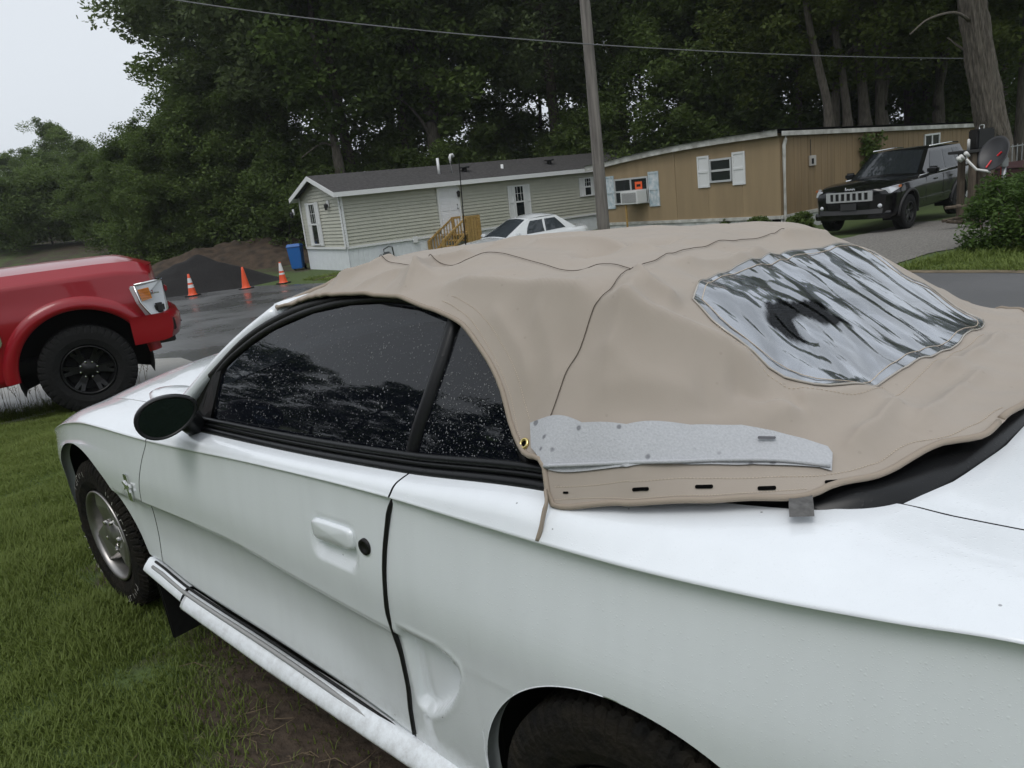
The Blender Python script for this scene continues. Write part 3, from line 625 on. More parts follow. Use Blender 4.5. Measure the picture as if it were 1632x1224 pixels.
# mirror-mount sail and A pillar, header
sail = [(300, 690), (312, 640), (338, 598), (352, 590), (338, 650), (330, 690)]
Q = np.array([on(px, py, lambda z: gy(z)+.012) for px, py in sail])
for s in (1, -1): MB().prism([(q_[0], q_[2]) for q_ in Q], -.02, lambda u, v, w_, s=s: (u, s*(gyc(v)+.010+w_), v)).build('mirror_sail', M_RUB, car)
ap = np.array([at_y(444, 497, .605), at_y(400, 532, .635), at_y(350, 580, .675), at_y(322, 612, .70), at_y(298, 640, .72), at_y(270, 672, .735)])
ap = smoothpts(ap, 20)
for s in (1, -1): MB().tube(ap*np.array([1, s, 1]), .024, 10, 1.15).build('windshield_pillar', M_WHITE, car, True)
hd = [(ap[0][0]+.02*(1-(t)**2)*1.5, ap[0][1]*t, ap[0][2]+.045*(1-t*t)) for t in np.linspace(-1, 1, 25)]
MB().tube(hd, .026, 8).build('windshield_header', M_WHITE, car, True)
wsP = []
for k in range(12):
    p = ap[int(k*19/11)]; wsP.append([(p[0]+.10*(1-t*t)*(k/11)+.03*(1-t*t), p[1]*t, p[2]+.045*(1-t*t)) for t in np.linspace(-1, 1, 25)])
gridmesh('windshield', np.array(wsP), M_GLASS, car)
cw = [[(1.84+.12*(1-t*t)-.05*k, .74*t, .918+.04*(1-t*t)-.01*k) for t in np.linspace(-1, 1, 21)] for k in range(3)]; gridmesh('cowl', np.array(cw), M_RUB, car)
# hood scoops near the windshield
for s in (1, -1):
    hc = at_z(278, 612, .955); V = []; n = 24
    for (sc, dz) in ((1.0, -.02), (.96, .006), (.8, .014), (.5, .017), (0, .018)):
        for k in range(n): a = 2*math.pi*k/n; V.append((hc[0]+.17*math.cos(a)*sc, s*hc[1]+.075*math.sin(a)*sc, float(z8(min(hc[0], 3.2)))+.05*(1-(hc[1]/float(y8(hc[0])))**2)+dz))
    MB().add(V, [(i*n+k, i*n+(k+1) % n, (i+1)*n+(k+1) % n, (i+1)*n+k) for i in range(4) for k in range(n)]).build('hood_scoop', M_WHITE, car, True)
# door mirrors
def mirror(s):
    c_ = at_x(266, 664, 1.44); c_ = np.array([c_[0], c_[1], c_[2]]); n = 40
    # outline read in the plane square to the line of sight, egg shaped with the narrow end at the car
    ax = Vector((-.58, .0, 0.0)); nrm_ = Vector((-.93, .36, .05)).normalized(); up = Vector((0, 0, 1)); side = up.cross(nrm_).normalized()   # side: to the right seen from behind
    rot = math.radians(-14)
    def out(sc, d, r=1.0):
        L_ = []
        for k in range(n):
            a = 2*math.pi*k/n; u_ = math.cos(a)*.084; v = math.sin(a)*.056*(1+.16*math.cos(a)*-1); u2, v2 = u_*sc*math.cos(rot)-v*sc*math.sin(rot), u_*sc*math.sin(rot)+v*sc*math.cos(rot)
            p = Vector(c_)+side*u2+up*(-v2)+nrm_*d; L_.append((p.x, s*p.y, p.z))
        return L_
    V = out(.86, -.004)+out(.93, .006)+out(1.0, .004)+out(1.03, -.02)+out(.95, -.06)+out(.7, -.105)+out(.3, -.125)+out(.0, -.127)
    h = MB().add(V, [(i*n+k, i*n+(k+1) % n, (i+1)*n+(k+1) % n, (i+1)*n+k) for i in range(7) for k in range(n)]).build('side_mirror', M_BLACKV, car, True)
    MB().add(out(.875, .0), [tuple(range(n))]).build('mirror_glass', mat('mirror_glass', (.045, .055, .085), .02, 1.0) if s > 0 else bpy.data.materials['mirror_glass'], h)
    e_ = on(322, 668, lambda z: gy(z))
    MB().tube([(c_[0]+.03, s*(c_[1]-.05), c_[2]-.02), (e_[0]-.02, s*(e_[1]+.03), e_[2]-.01), (e_[0]+.02, s*(e_[1]-.02), e_[2]-.01)], [.03, .035, .04], 10).build('mirror_arm', M_BLACKV, h, True)
mirror(1); mirror(-1)
# radio mast on the far front fender
ab = at_y(742, 440, -.78); b0 = Vector((ab[0], -.78, .86)); tp = at_y(731, 252, -.80)
MB().tube([b0, (tp[0], tp[1], tp[2])], [.004, .0022], 6).build('antenna', M_RUB, car)
# ---- interior
M_INT = mat('interior_grey', (.035, .036, .04), .75, bump=.2)
for s in (1, -1):
    st = bpy.data.objects.new('seat', None); COL.objects.link(st); st.parent = car
    def pad(name, prof, wd):
        V = []; n = 10
        for t in np.linspace(-1, 1, n):
            sc = 1-.12*abs(t)**4
            for (x, z) in prof: V.append((x, s*.36+t*wd, z*sc+(1-sc)*.6))
        m_ = len(prof); F = [(i*m_+k, i*m_+(k+1) % m_, (i+1)*m_+(k+1) % m_, (i+1)*m_+k) for i in range(n-1) for k in range(m_)]; F += [tuple(range(m_)), tuple(range((n-1)*m_, n*m_))]
        MB().add(V, F).build(name, M_INT, st, True)
    pad('seat_cushion', [(.62, .42), (1.12, .40), (1.16, .50), (1.10, .55), (.66, .52)], .25)
    pad('seat_back', [(.52, .50), (.66, .50), (.50, 1.02), (.46, 1.08), (.38, 1.06), (.38, .98)], .24)
    pad('head_rest', [(.36, 1.07), (.45, 1.07), (.44, 1.2), (.36, 1.2)], .13)
pd = [(1.35, .80), (1.45, .90), (1.70, .92), (1.85, .90), (1.8, .5), (1.5, .55)]
MB().prism(pd, 1.46, lambda u, v, w_: (u, w_-.73, v)).build('dashboard', M_INT, car)
MB().box((.25, 0, .62), (.5, 1.2, .4)).build('rear_bench', M_INT, car, bevel=.06, seg=3)
sw = Vector((1.22, .36, .90)); ax = Vector((-.9, 0, .42)).normalized(); a1 = Vector((0, 1, 0)); a2 = ax.cross(a1)
sm = MB(); sm.tube([sw+(a1*math.cos(t)+a2*math.sin(t))*.185 for t in np.linspace(0, 2*math.pi, 37)], .014, 8, cap=False)
for t in (0, math.pi, -1.57): sm.tube([sw, sw+(a1*math.cos(t)+a2*math.sin(t))*.18], .018, 6)
sm.build('steering_wheel', mat('wheel_grey', (.10, .10, .11), .6), car, True)
# ---- loose tan canvas top: one height field over the plan, pinned to points read from the photograph and mirrored
EDGE = [at_y(444, 489, .610), at_y(545, 470, .63), at_y(640, 474, .652), at_y(690, 490, .672), at_y(730, 515, .690), at_y(770, 565, .718), at_y(800, 625, .748), at_y(815, 680, .775), at_y(836, 725, .800), at_y(868, 745, .83), at_y(872, 775, .84), at_y(875, 803, .85)]
BOT = [at_z(1000, 801, .998), at_z(1100, 797, 1.006), at_z(1200, 790, 1.012), at_z(1295, 782, 1.018), at_z(1330, 770, 1.022), at_z(1400, 752, 1.028), at_z(1455, 728, 1.033), at_z(1500, 712, 1.036), at_z(1570, 700, 1.038), at_z(1632, 648, 1.046)]
A = list(EDGE)+[b_ for b_ in BOT]
A += [at_y(px, py, .47) for px, py in ((603, 424), (680, 426), (741, 418), (766, 409), (830, 418), (880, 432), (912, 438))]
A += [at_y(1008, 430, .515), at_y(940, 540, .67), at_y(905, 600, .715), at_y(877, 668, .77), at_y(1000, 690, .760), at_y(1000, 750, .80), at_y(1180, 690, .655), at_y(1180, 740, .70)]
A += [at_y(716, 455, .615), at_y(800, 470, .622), at_y(880, 482, .628), at_y(948, 498, .632), at_y(1050, 530, .615)]
A += [np.array([1.29, .35, 1.305]), np.array([1.29, .5, 1.275])]
A += [np.array([.16, .36, 1.325]), np.array([.40, .30, 1.345]), np.array([.8, .3, 1.352])]
A += [np.array([-.02, .33, 1.235]), np.array([-.13, .33, 1.155]), np.array([-.235, .33, 1.065]), np.array([.10, .36, 1.285])]
A = np.array(A); Bm = A.copy(); Bm[:, 1] *= -1; Bm = Bm[(Bm[:, 2] < 1.1) | (Bm[:, 0] > 1.25) | (Bm[:, 1] > -.4)]; Bm[:, 2] -= .02*np.clip((Bm[:, 2]-1.2)/.1, 0, 1)
Bm = np.vstack([Bm, [at_y(*q_) for q_ in ((1345, 384, -.5), (1290, 377, -.5), (1200, 372, -.48), (1080, 365, -.48), (950, 371, -.47), (1395, 408, -.56), (1480, 455, -.64), (1560, 503, -.70), (1010, 385, -.62), (1250, 395, -.60))]])
Cn = np.array([(1.30, 0, 1.315), (.9, 0, 1.348), (.5, 0, 1.353), (.2, 0, 1.335), (.12, 0, 1.30), (0, 0, 1.235), (-.13, 0, 1.155), (-.24, 0, 1.075), (-.36, 0, 1.058), (-.47, 0, 1.05)])
ANC = np.vstack([A, Bm, Cn])
def tps_fit(P, lam=2e-4):
    n = len(P); d = np.linalg.norm(P[:, None, :2]-P[None, :, :2], axis=2); K = np.where(d > 0, d*d*np.log(d+1e-12), 0)+lam*np.eye(n)
    Q = np.c_[np.ones(n), P[:, :2]]; Mx = np.block([[K, Q], [Q.T, np.zeros((3, 3))]]); return np.linalg.solve(Mx, np.r_[P[:, 2], 0, 0, 0])
TC = tps_fit(ANC)
def H0(x, y):
    x = np.asarray(x, float); sh = x.shape; q = np.c_[x.ravel(), np.asarray(y, float).ravel()]; d = np.linalg.norm(q[:, None]-ANC[None, :, :2], axis=2)
    return ((np.where(d > 0, d*d*np.log(d+1e-12), 0)@TC[:-3])+TC[-3]+q@TC[-2:]).reshape(sh)
def onH(px, py, f=H0):
    v = ray(px, py); t = np.linspace(.5, 4.2, 900); P = CP+v*t[:, None]; g = P[:, 2]-f(P[:, 0], P[:, 1]); ok = (np.abs(P[:, 1]) < .95) & (P[:, 0] > -.6) & (P[:, 0] < 1.4)
    k = np.where((g[:-1] > 0) & (g[1:] <= 0) & ok[1:])[0]
    if len(k) == 0: k = [int(np.argmin(np.where(ok, np.abs(g), 9)))-1]
    k = k[0]; a = g[k]/(g[k]-g[k+1]+1e-12); return P[k]+(P[k+1]-P[k])*min(max(a, 0), 1)
FOLDS = []
def fold(pxs, amp_, wd, asym=0.0):
    L_ = np.array([onH(*p)[:2] for p in pxs]); FOLDS.append((L_, amp_*3.3, wd*.8, asym))
for a in [([(700, 452), (800, 470), (880, 478), (960, 492)], .010, .030), ([(948, 497), (1040, 525), (1150, 566), (1230, 610)], .012, .032), ([(520, 462), (590, 435), (640, 412)], .008, .020),
          ([(640, 470), (690, 425), (766, 408)], .010, .022), ([(560, 465), (640, 440), (700, 440)], .005, .02), ([(1180, 668), (1330, 640), (1440, 640)], .007, .03), ([(930, 640), (1050, 620), (1130, 640)], .006, .03),
          ([(1090, 715), (1200, 690), (1290, 662)], .011, .026), ([(1330, 735), (1400, 690), (1440, 655)], .008, .025), ([(1450, 700), (1520, 640), (1580, 590)], .006, .025),
          ([(830, 395), (930, 390), (1060, 400)], .007, .03), ([(900, 410), (1000, 395), (1100, 372)], -.006, .03), ([(760, 400), (860, 382), (960, 376)], .006, .028), ([(1070, 420), (1160, 425), (1230, 400)], .006, .022),
          ([(1010, 432), (1040, 470), (1090, 500)], .008, .022), ([(1020, 450), (1000, 520), (960, 600)], .005, .028), ([(850, 500), (880, 570), (880, 640)], .004, .03), ([(780, 500), (830, 570), (850, 640)], .004, .02), ([(470, 470), (500, 455), (540, 440)], .005, .012),
          ([(1330, 385), (1290, 380), (1240, 378)], .008, .025), ([(960, 655), (1060, 665), (1180, 655)], -.005, .025), ([(1150, 600), (1220, 640), (1290, 650)], -.007, .03), ([(1480, 610), (1560, 570), (1610, 530)], .006, .02)]: fold(*a)
FE = [(849, 676), (862, 671), (930, 675), (1000, 678), (1100, 680), (1180, 683), (1230, 692), (1280, 704), (1318, 716), (1326, 726), (1325, 752), (1306, 747), (1200, 742), (1100, 742), (1000, 744), (880, 750), (868, 746), (850, 715)]
FEP = np.array([onH(*p)[:2] for p in FE])
def Hw(x, y):
    z = H0(x, y); add = 0*z
    for L_, am, wd, _ in FOLDS:
        d = np.full(np.shape(x), 9.); 
        tt = np.zeros(np.shape(x)); n = len(L_)-1
        for i in range(n):
            a, b_ = L_[i], L_[i+1]; e = b_-a; t = np.clip(((x-a[0])*e[0]+(y-a[1])*e[1])/(e@e), 0, 1); dd = np.hypot(x-a[0]-e[0]*t, y-a[1]-e[1]*t); m_ = dd < d; d = np.where(m_, dd, d); tt = np.where(m_, (i+t)/n, tt)
        prof = np.where(d < 5*wd, np.exp(-np.sqrt((d/wd)**2+.09)+.3), 0); add = add+am*prof*np.clip(np.minimum(tt, 1-tt)*6, .15, 1)
    P = np.stack([x, y, 0*z], -1)
    st = np.stack([x*.6+y*.5, y-.4*x, 0*z], -1)
    add = add+.0065*vnoise(P, 5, 21)+.0050*vnoise(st*np.array([1, 2.2, 1]), 9, 22)+.0012*vnoise(P, 26, 23)
    # puckers along the front hem
    hem = np.exp(-((np.abs(y)-.58)/.045)**2)*np.clip((x-.75)/.1, 0, 1); add = add+hem*.0035*np.sin(x*95+3*np.sin(x*17))
    return z+add*np.clip(sdf(FEP, x, y)/.07+.12, .12, 1)
# bilinear lookup of the finished field
_gx = np.linspace(-.62, 1.42, 511); _gy = np.linspace(-.98, .98, 491); _GX, _GYY = np.meshgrid(_gx, _gy, indexing='ij'); _HZ = Hw(_GX, _GYY)
def H(x, y):
    x = np.asarray(x, float); y = np.asarray(y, float); fx = np.clip((x-_gx[0])/(_gx[1]-_gx[0]), 0, 509.999); fy = np.clip((y-_gy[0])/(_gy[1]-_gy[0]), 0, 489.999); i = fx.astype(int); j = fy.astype(int); a = fx-i; b_ = fy-j
    return (_HZ[i, j]*(1-a)+_HZ[i+1, j]*a)*(1-b_)+(_HZ[i, j+1]*(1-a)+_HZ[i+1, j+1]*a)*b_
def onT(px, py, lift=0.0):
    P = onH(px, py, H); h = .004; gx_ = float(H(P[0]+h, P[1])-H(P[0]-h, P[1]))/(2*h); gy_ = float(H(P[0], P[1]+h)-H(P[0], P[1]-h))/(2*h); n = np.array([-gx_, -gy_, 1.]); n /= np.linalg.norm(n)
    return np.array([P[0], P[1], float(H(P[0], P[1]))])+n*lift, n
LB = np.array([e[:2] for e in EDGE]+[b_[:2] for b_ in BOT[:-1]]+[np.array([-.425, .36])])
LB[0, 0] = max(LB[0, 0], 1.315)
dens = smoothpts(LB, 420); xl, yl = dens[:, 0], dens[:, 1]
xl = np.minimum.accumulate(xl-np.arange(len(xl))*1e-6)
xc = 1.335+(xl-xl[0])/(xl[-1]-xl[0])*(-.468-1.335)
t = np.linspace(-1, 1, 261); GXt = xc[:, None]+(xl-xc)[:, None]*t[None, :]**2; GYt = yl[:, None]*t[None, :]; GZt = H(GXt, GYt)
WINPX = [(1105, 482), (1108, 468), (1130, 450), (1180, 430), (1255, 402), (1300, 400), (1372, 397), (1400, 410), (1440, 435), (1500, 470), (1562, 508), (1566, 520), (1530, 545), (1450, 585), (1400, 615), (1372, 632), (1330, 628), (1260, 610), (1210, 580), (1150, 535)]
WIN = np.array([onH(*p)[:2] for p in WINPX]); WINS = smoothpts(np.vstack([WIN, WIN[:1]]), 90)[:-1]
keep = sdf(WINS, .25*(GXt[:-1, :-1]+GXt[1:, 1:]+GXt[:-1, 1:]+GXt[1:, :-1]), .25*(GYt[:-1, :-1]+GYt[1:, 1:]+GYt[:-1, 1:]+GYt[1:, :-1])) > -.020
def m_canvas():
    m = mat('tan_canvas', (.42, .36, .30), .85, spec=.2); N, L = nodes(m); b = N['Principled BSDF']; tc = N.new('ShaderNodeTexCoord')
    b.inputs['Sheen Weight'].default_value = .15
    n = N.new('ShaderNodeTexNoise'); n.inputs['Scale'].default_value = 3.5; n.inputs['Detail'].default_value = 9; n.inputs['Roughness'].default_value = .65; L.new(tc.outputs['Object'], n.inputs['Vector'])
    x = N.new('ShaderNodeMix'); x.data_type = 'RGBA'; x.inputs[6].default_value = (.31, .270, .230, 1); x.inputs[7].default_value = (.385, .337, .29, 1); L.new(n.outputs['Fac'], x.inputs[0])
    v = N.new('ShaderNodeTexVoronoi'); v.inputs['Scale'].default_value = 26; L.new(tc.outputs['Object'], v.inputs['Vector'])         # scattered rain spots
    mr = N.new('ShaderNodeMapRange'); mr.inputs[1].default_value = .06; mr.inputs[2].default_value = .10; mr.inputs[3].default_value = .82; mr.inputs[4].default_value = 1; L.new(v.outputs['Distance'], mr.inputs[0])
    ml = N.new('ShaderNodeMix'); ml.data_type = 'RGBA'; ml.blend_type = 'MULTIPLY'; ml.inputs[0].default_value = .55; L.new(x.outputs[2], ml.inputs[6]); L.new(mr.outputs[0], ml.inputs[7]); L.new(ml.outputs[2], b.inputs['Base Color'])
    w1 = N.new('ShaderNodeTexWave'); w1.inputs['Scale'].default_value = 180; L.new(tc.outputs['Object'], w1.inputs['Vector'])
    w2 = N.new('ShaderNodeTexNoise'); w2.inputs['Scale'].default_value = 500; L.new(tc.outputs['Object'], w2.inputs['Vector'])
    bp = N.new('ShaderNodeBump'); bp.inputs['Strength'].default_value = .22; bp.inputs['Distance'].default_value = .001; L.new(w2.outputs['Fac'], bp.inputs['Height']); L.new(bp.outputs[0], b.inputs['Normal']); return m
M_CANV = m_canvas(); M_HEM = mat('tan_hem', (.30, .25, .20), .85); M_SEAM = mat('seam_brown', (.085, .066, .05), .9); M_STITCH = mat('stitch', (.52, .44, .35), .8)  # seams are thin dark brown cords
top = gridmesh('soft_top', np.stack([GXt, GYt, GZt], -1), M_CANV, car, True, flip=False, keep=keep)
# hem binding all round the free edge
hem = [(GXt[i, -1], GYt[i, -1], GZt[i, -1]+.001) for i in range(0, 420, 4)]
MB().tube(hem, .0055, 7).build('hem_binding', M_HEM, top, True); MB().tube([(x, -y, float(H(x, -y))) for x, y, z in hem], .0055, 7).build('hem_binding', M_HEM, top, True)
MB().tube([(GXt[0, k], GYt[0, k], GZt[0, k]) for k in range(0, 261, 5)], .008, 7).build('hem_binding', M_HEM, top, True)
MB().tube([(GXt[-1, k], GYt[-1, k], GZt[-1, k]) for k in range(0, 261, 5)], .006, 7).build('hem_binding', M_HEM, top, True)
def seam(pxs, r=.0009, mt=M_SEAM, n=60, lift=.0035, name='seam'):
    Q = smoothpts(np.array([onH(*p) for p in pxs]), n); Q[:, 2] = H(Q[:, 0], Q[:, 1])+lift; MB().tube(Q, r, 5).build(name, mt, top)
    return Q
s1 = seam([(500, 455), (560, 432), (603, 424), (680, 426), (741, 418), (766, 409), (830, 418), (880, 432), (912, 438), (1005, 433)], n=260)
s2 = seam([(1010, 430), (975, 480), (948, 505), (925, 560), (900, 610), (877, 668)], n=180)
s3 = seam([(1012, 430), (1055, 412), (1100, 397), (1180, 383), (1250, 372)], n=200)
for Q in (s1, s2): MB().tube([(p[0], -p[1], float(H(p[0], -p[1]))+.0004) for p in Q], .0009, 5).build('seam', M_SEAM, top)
def stitches(pxs, n, dash=.55, r=.0007):
    Q = smoothpts(np.array([onH(*p) for p in pxs]), n*2); Q[:, 2] = H(Q[:, 0], Q[:, 1])+.0008; mb = MB()
    for k in range(n-1): mb.tube([Q[2*k], Q[2*k]+(Q[2*k+2]-Q[2*k])*dash], r, 4)
    mb.build('stitching', M_STITCH, top)
stitches([(705, 478), (735, 500), (765, 535), (795, 590), (815, 640), (826, 690), (846, 728)], 110)
stitches([(720, 474), (760, 503), (795, 548), (822, 600), (838, 650), (845, 672)], 90, .5)
stitches([(884, 776), (1000, 766), (1100, 763), (1220, 760), (1310, 757), (1390, 738), (1450, 712), (1520, 700), (1600, 655)], 150)
stitches([(884, 796), (1000, 793), (1100, 790), (1200, 783), (1290, 775)], 90)
stitches([(1120, 500), (1180, 570), (1245, 615), (1330, 642), (1385, 645), (1470, 598), (1570, 535)], 120)
def decal(name, pxs, lift, mt, par=top, step=.01, curl=None):
    Q = np.array([onH(*p)[:2] for p in pxs]); P, F = polyfill(Q, step); V = []
    for p in P:
        h = .004; gx_ = float(H(p[0]+h, p[1])-H(p[0]-h, p[1]))/(2*h); gy_ = float(H(p[0], p[1]+h)-H(p[0], p[1]-h))/(2*h); n = np.array([-gx_, -gy_, 1.]); n /= np.linalg.norm(n)
        l = lift+(curl(p) if curl else 0); V.append(np.array([p[0], p[1], float(H(p[0], p[1]))])+n*l)
    return mk(name, V, F, mt, par, True)
def capsule(cx, cy, L_, w_, ang): 
    o = []; c_, s_ = math.cos(ang), math.sin(ang)
    for k in range(16): a = 2*math.pi*k/16; u_ = math.cos(a)*w_+np.sign(math.cos(a))*(L_/2-w_); v = math.sin(a)*w_; o.append((cx+u_*c_-v*s_, cy+u_*s_+v*c_))
    return o
M_HOLE = mat('slot_black', (.004, .004, .004), .9, spec=0.0)
for (cx, cy, L_, w_, a) in ((1021, 778, 27, 3, -.03), (1122, 776, 29, 3, -.03), (1222, 775.5, 30, 3, -.07), (902, 784, 9, 1.8, -.05), (1326, 766, 24, 2.4, -.06)): decal('slot', capsule(cx, cy, L_, w_, a), .0016, M_HOLE, step=.006)
# grey felt facing, folded up over the hem
def m_felt():
    m = mat('grey_felt', (.40, .41, .43), .95, spec=.1); N, L = nodes(m); b = N['Principled BSDF']; tc = N.new('ShaderNodeTexCoord')
    n = N.new('ShaderNodeTexNoise'); n.inputs['Scale'].default_value = 260; n.inputs['Detail'].default_value = 3; L.new(tc.outputs['Object'], n.inputs['Vector'])
    v = N.new('ShaderNodeTexVoronoi'); v.inputs['Scale'].default_value = 30; L.new(tc.outputs['Object'], v.inputs['Vector']); sp = N.new('ShaderNodeSeparateColor'); L.new(v.outputs['Color'], sp.inputs[0])
    n3 = N.new('ShaderNodeTexNoise'); n3.inputs['Scale'].default_value = 60; L.new(tc.outputs['Object'], n3.inputs['Vector'])
    ad = N.new('ShaderNodeMath'); ad.operation = 'MULTIPLY_ADD'; ad.inputs[1].default_value = .25; L.new(n3.outputs['Fac'], ad.inputs[0]); L.new(v.outputs['Distance'], ad.inputs[2])
    th = N.new('ShaderNodeMath'); th.operation = 'MULTIPLY_ADD'; th.inputs[1].default_value = .20; th.inputs[2].default_value = .10; L.new(sp.outputs[0], th.inputs[0])
    sb = N.new('ShaderNodeMath'); sb.operation = 'SUBTRACT'; L.new(ad.outputs[0], sb.inputs[0]); L.new(th.outputs[0], sb.inputs[1])
    mr = N.new('ShaderNodeMapRange'); mr.inputs[1].default_value = -.02; mr.inputs[2].default_value = .06; L.new(sb.outputs[0], mr.inputs[0])
    x = N.new('ShaderNodeMix'); x.data_type = 'RGBA'; x.inputs[6].default_value = (.20, .205, .22, 1); L.new(mr.outputs[0], x.inputs[0])
    y = N.new('ShaderNodeMix'); y.data_type = 'RGBA'; y.inputs[6].default_value = (.34, .35, .37, 1); y.inputs[7].default_value = (.50, .51, .53, 1); L.new(n.outputs['Fac'], y.inputs[0]); L.new(y.outputs[2], x.inputs[7]); L.new(x.outputs[2], b.inputs['Base Color'])
    bp = N.new('ShaderNodeBump'); bp.inputs['Strength'].default_value = .5; bp.inputs['Distance'].default_value = .002; L.new(n.outputs['Fac'], bp.inputs['Height']); L.new(bp.outputs[0], b.inputs['Normal']); return m
M_FELT = m_felt()
FE = [(849, 676), (862, 671), (930, 675), (1000, 678), (1100, 680), (1180, 683), (1230, 692), (1280, 704), (1318, 716), (1326, 726), (1325, 752), (1306, 747), (1200, 742), (1100, 742), (1000, 744), (880, 750), (868, 746), (850, 715)]
lowline = np.array([onH(*p)[:2] for p in ((860, 746), (1000, 744), (1200, 742), (1325, 752))])
def curl(p):
    d = min(np.hypot(*(p-(a+(b_-a)*np.clip(((p-a)@(b_-a))/((b_-a)@(b_-a)), 0, 1)))) for a, b_ in zip(lowline[:-1], lowline[1:])); return min(d, .09)*.05+.001*math.sin(p[0]*23)*min(1, d/.04)
fe = decal('felt_facing', FE, .004, M_FELT, curl=curl)
decal('slot', capsule(1220, 706, 29, 2.2, 0), .0125, mat('felt_slot', (.09, .09, .10), .8), fe, .006)
P = [onT(x, y, .0075)[0] for x, y in ((870, 744), (950, 741), (1050, 738), (1150, 736), (1240, 738), (1322, 747))]; MB().tube(smoothpts(np.array(P), 40), .0035, 6).build('fold_welt', M_FELT, fe, True)
# strap end, tab and brass grommet
a = onT(873, 780)[0]; b_ = at_y(870, 806, .868); c_ = at_y(863, 838, .884); e_ = at_y(856, 862, .894)
MB().tube(smoothpts(np.array([a+np.array([0, .006, 0]), b_, c_, e_]), 16), np.linspace(.007, .004, 16), 8, .5).build('strap', M_HEM, top, True)
tb = [onT(1257, 792, .002)[0], onT(1294, 785, .002)[0], at_z(1297, 806, 1.006), at_z(1298, 823, .997), at_z(1258, 824, .997), at_z(1257, 808, 1.006)]
MB().add(tb, [(0, 1, 2, 5), (5, 2, 3, 4)]).build('tab', mat('tab_grey', (.10, .098, .096), .9, var=.3, vscale=90), top)
p, n = onT(836.5, 707.5, .002); n = Vector(n); a1 = n.cross(Vector((0, 0, 1))).normalized(); a2 = n.cross(a1)
MB().tube([Vector(p)+(a1*math.cos(t_)+a2*math.sin(t_))*.0085 for t_ in np.linspace(0, 2*math.pi, 25)], .0032, 8, cap=False).build('grommet', mat('brass', (.72, .58, .25), .25, 1.0), top, True)
MB().add([Vector(p)+n*.0005+(a1*math.cos(t_)+a2*math.sin(t_))*.008 for t_ in np.linspace(0, 2*math.pi, 17)[:-1]], [tuple(range(16))]).build('grommet_hole', M_HOLE, top)
# ---- rear window of clear, wrinkled vinyl
def m_vinyl():
    m = bpy.data.materials.new('clear_vinyl'); m.use_nodes = True; N, L = nodes(m); b = N['Principled BSDF']; tc = N.new('ShaderNodeTexCoord')
    mp = N.new('ShaderNodeMapping'); mp.inputs['Scale'].default_value = (2.5, 7, 2); mp.inputs['Rotation'].default_value = (0, 0, .3); L.new(tc.outputs['Object'], mp.inputs[0])
    n = N.new('ShaderNodeTexNoise'); n.inputs['Scale'].default_value = 1.6; n.inputs['Detail'].default_value = 6; n.inputs['Distortion'].default_value = 1.1; L.new(mp.outputs[0], n.inputs['Vector'])
    mr = N.new('ShaderNodeMapRange'); mr.inputs[1].default_value = .42; mr.inputs[2].default_value = .58; L.new(n.outputs['Fac'], mr.inputs[0])
    x = N.new('ShaderNodeMix'); x.data_type = 'RGBA'; x.inputs[6].default_value = (.11, .118, .135, 1); x.inputs[7].default_value = (.23, .25, .29, 1); L.new(mr.outputs[0], x.inputs[0]); L.new(x.outputs[2], b.inputs['Base Color'])   # fogged streaks in the plastic
    b.inputs['Roughness'].default_value = .06; b.inputs['IOR'].default_value = 1.6; b.inputs['Coat Weight'].default_value = 1.0; b.inputs['Coat Roughness'].default_value = .02
    t_ = N.new('ShaderNodeBsdfTransparent'); t_.inputs[0].default_value = (.85, .88, .9, 1); f = N.new('ShaderNodeMapRange'); f.inputs[3].default_value = .20; f.inputs[4].default_value = .08; L.new(mr.outputs[0], f.inputs[0])
    at = N.new('ShaderNodeAttribute'); at.attribute_name = 'clear'; mc = N.new('ShaderNodeMix'); mc.data_type = 'FLOAT'; L.new(at.outputs['Fac'], mc.inputs[0]); L.new(f.outputs[0], mc.inputs[2]); mc.inputs[3].default_value = .93; f = mc
    gl = N.new('ShaderNodeBsdfGlossy'); gl.inputs['Roughness'].default_value = .06; gl.inputs[0].default_value = (.93, .96, 1, 1); mg = N.new('ShaderNodeMixShader'); mg.inputs[0].default_value = .30; L.new(b.outputs[0], mg.inputs[1]); L.new(gl.outputs[0], mg.inputs[2])
    rp = N.new('ShaderNodeTexNoise'); rp.inputs['Scale'].default_value = 1.7; rp.inputs['Detail'].default_value = 1.6; rp.inputs['Distortion'].default_value = 2.2; L.new(mp.outputs[0], rp.inputs['Vector']); bp = N.new('ShaderNodeBump'); bp.inputs['Strength'].default_value = .15; bp.inputs['Distance'].default_value = .02; L.new(rp.outputs['Fac'], bp.inputs['Height']); L.new(bp.outputs[0], gl.inputs['Normal']); L.new(bp.outputs[0], b.inputs['Coat Normal'])
    ms = N.new('ShaderNodeMixShader'); L.new(f.outputs[0], ms.inputs[0]); L.new(mg.outputs[0], ms.inputs[1]); L.new(t_.outputs[0], ms.inputs[2]); L.new(ms.outputs[0], N['Material Output'].inputs['Surface']); return m
P, F = polyfill(WINS, .0070); sx = sdf(WINS, P[:, 0], P[:, 1]); e = np.clip(-sx/.05, 0, 1); dent = onT(1275, 515)[0]; dent2 = onT(1255, 535)[0]
zz = H(P[:, 0], P[:, 1])+.0025; q3 = np.c_[P[:, 0]*.9, P[:, 1], 0*sx]
ph = P[:, 1]*1.0+.35*P[:, 0]+.10*vnoise(q3, 4, 31)+.03*vnoise(q3, 11, 32); ripple = .0026*np.sin(ph*58)+.0013*np.sin(ph*118+1.3)+.0005*np.sin(ph*230+.4)
ripple *= .35+.65*np.clip(.5+.9*vnoise(q3*np.array([1, 2.2, 1]), 4, 33), 0, 1)
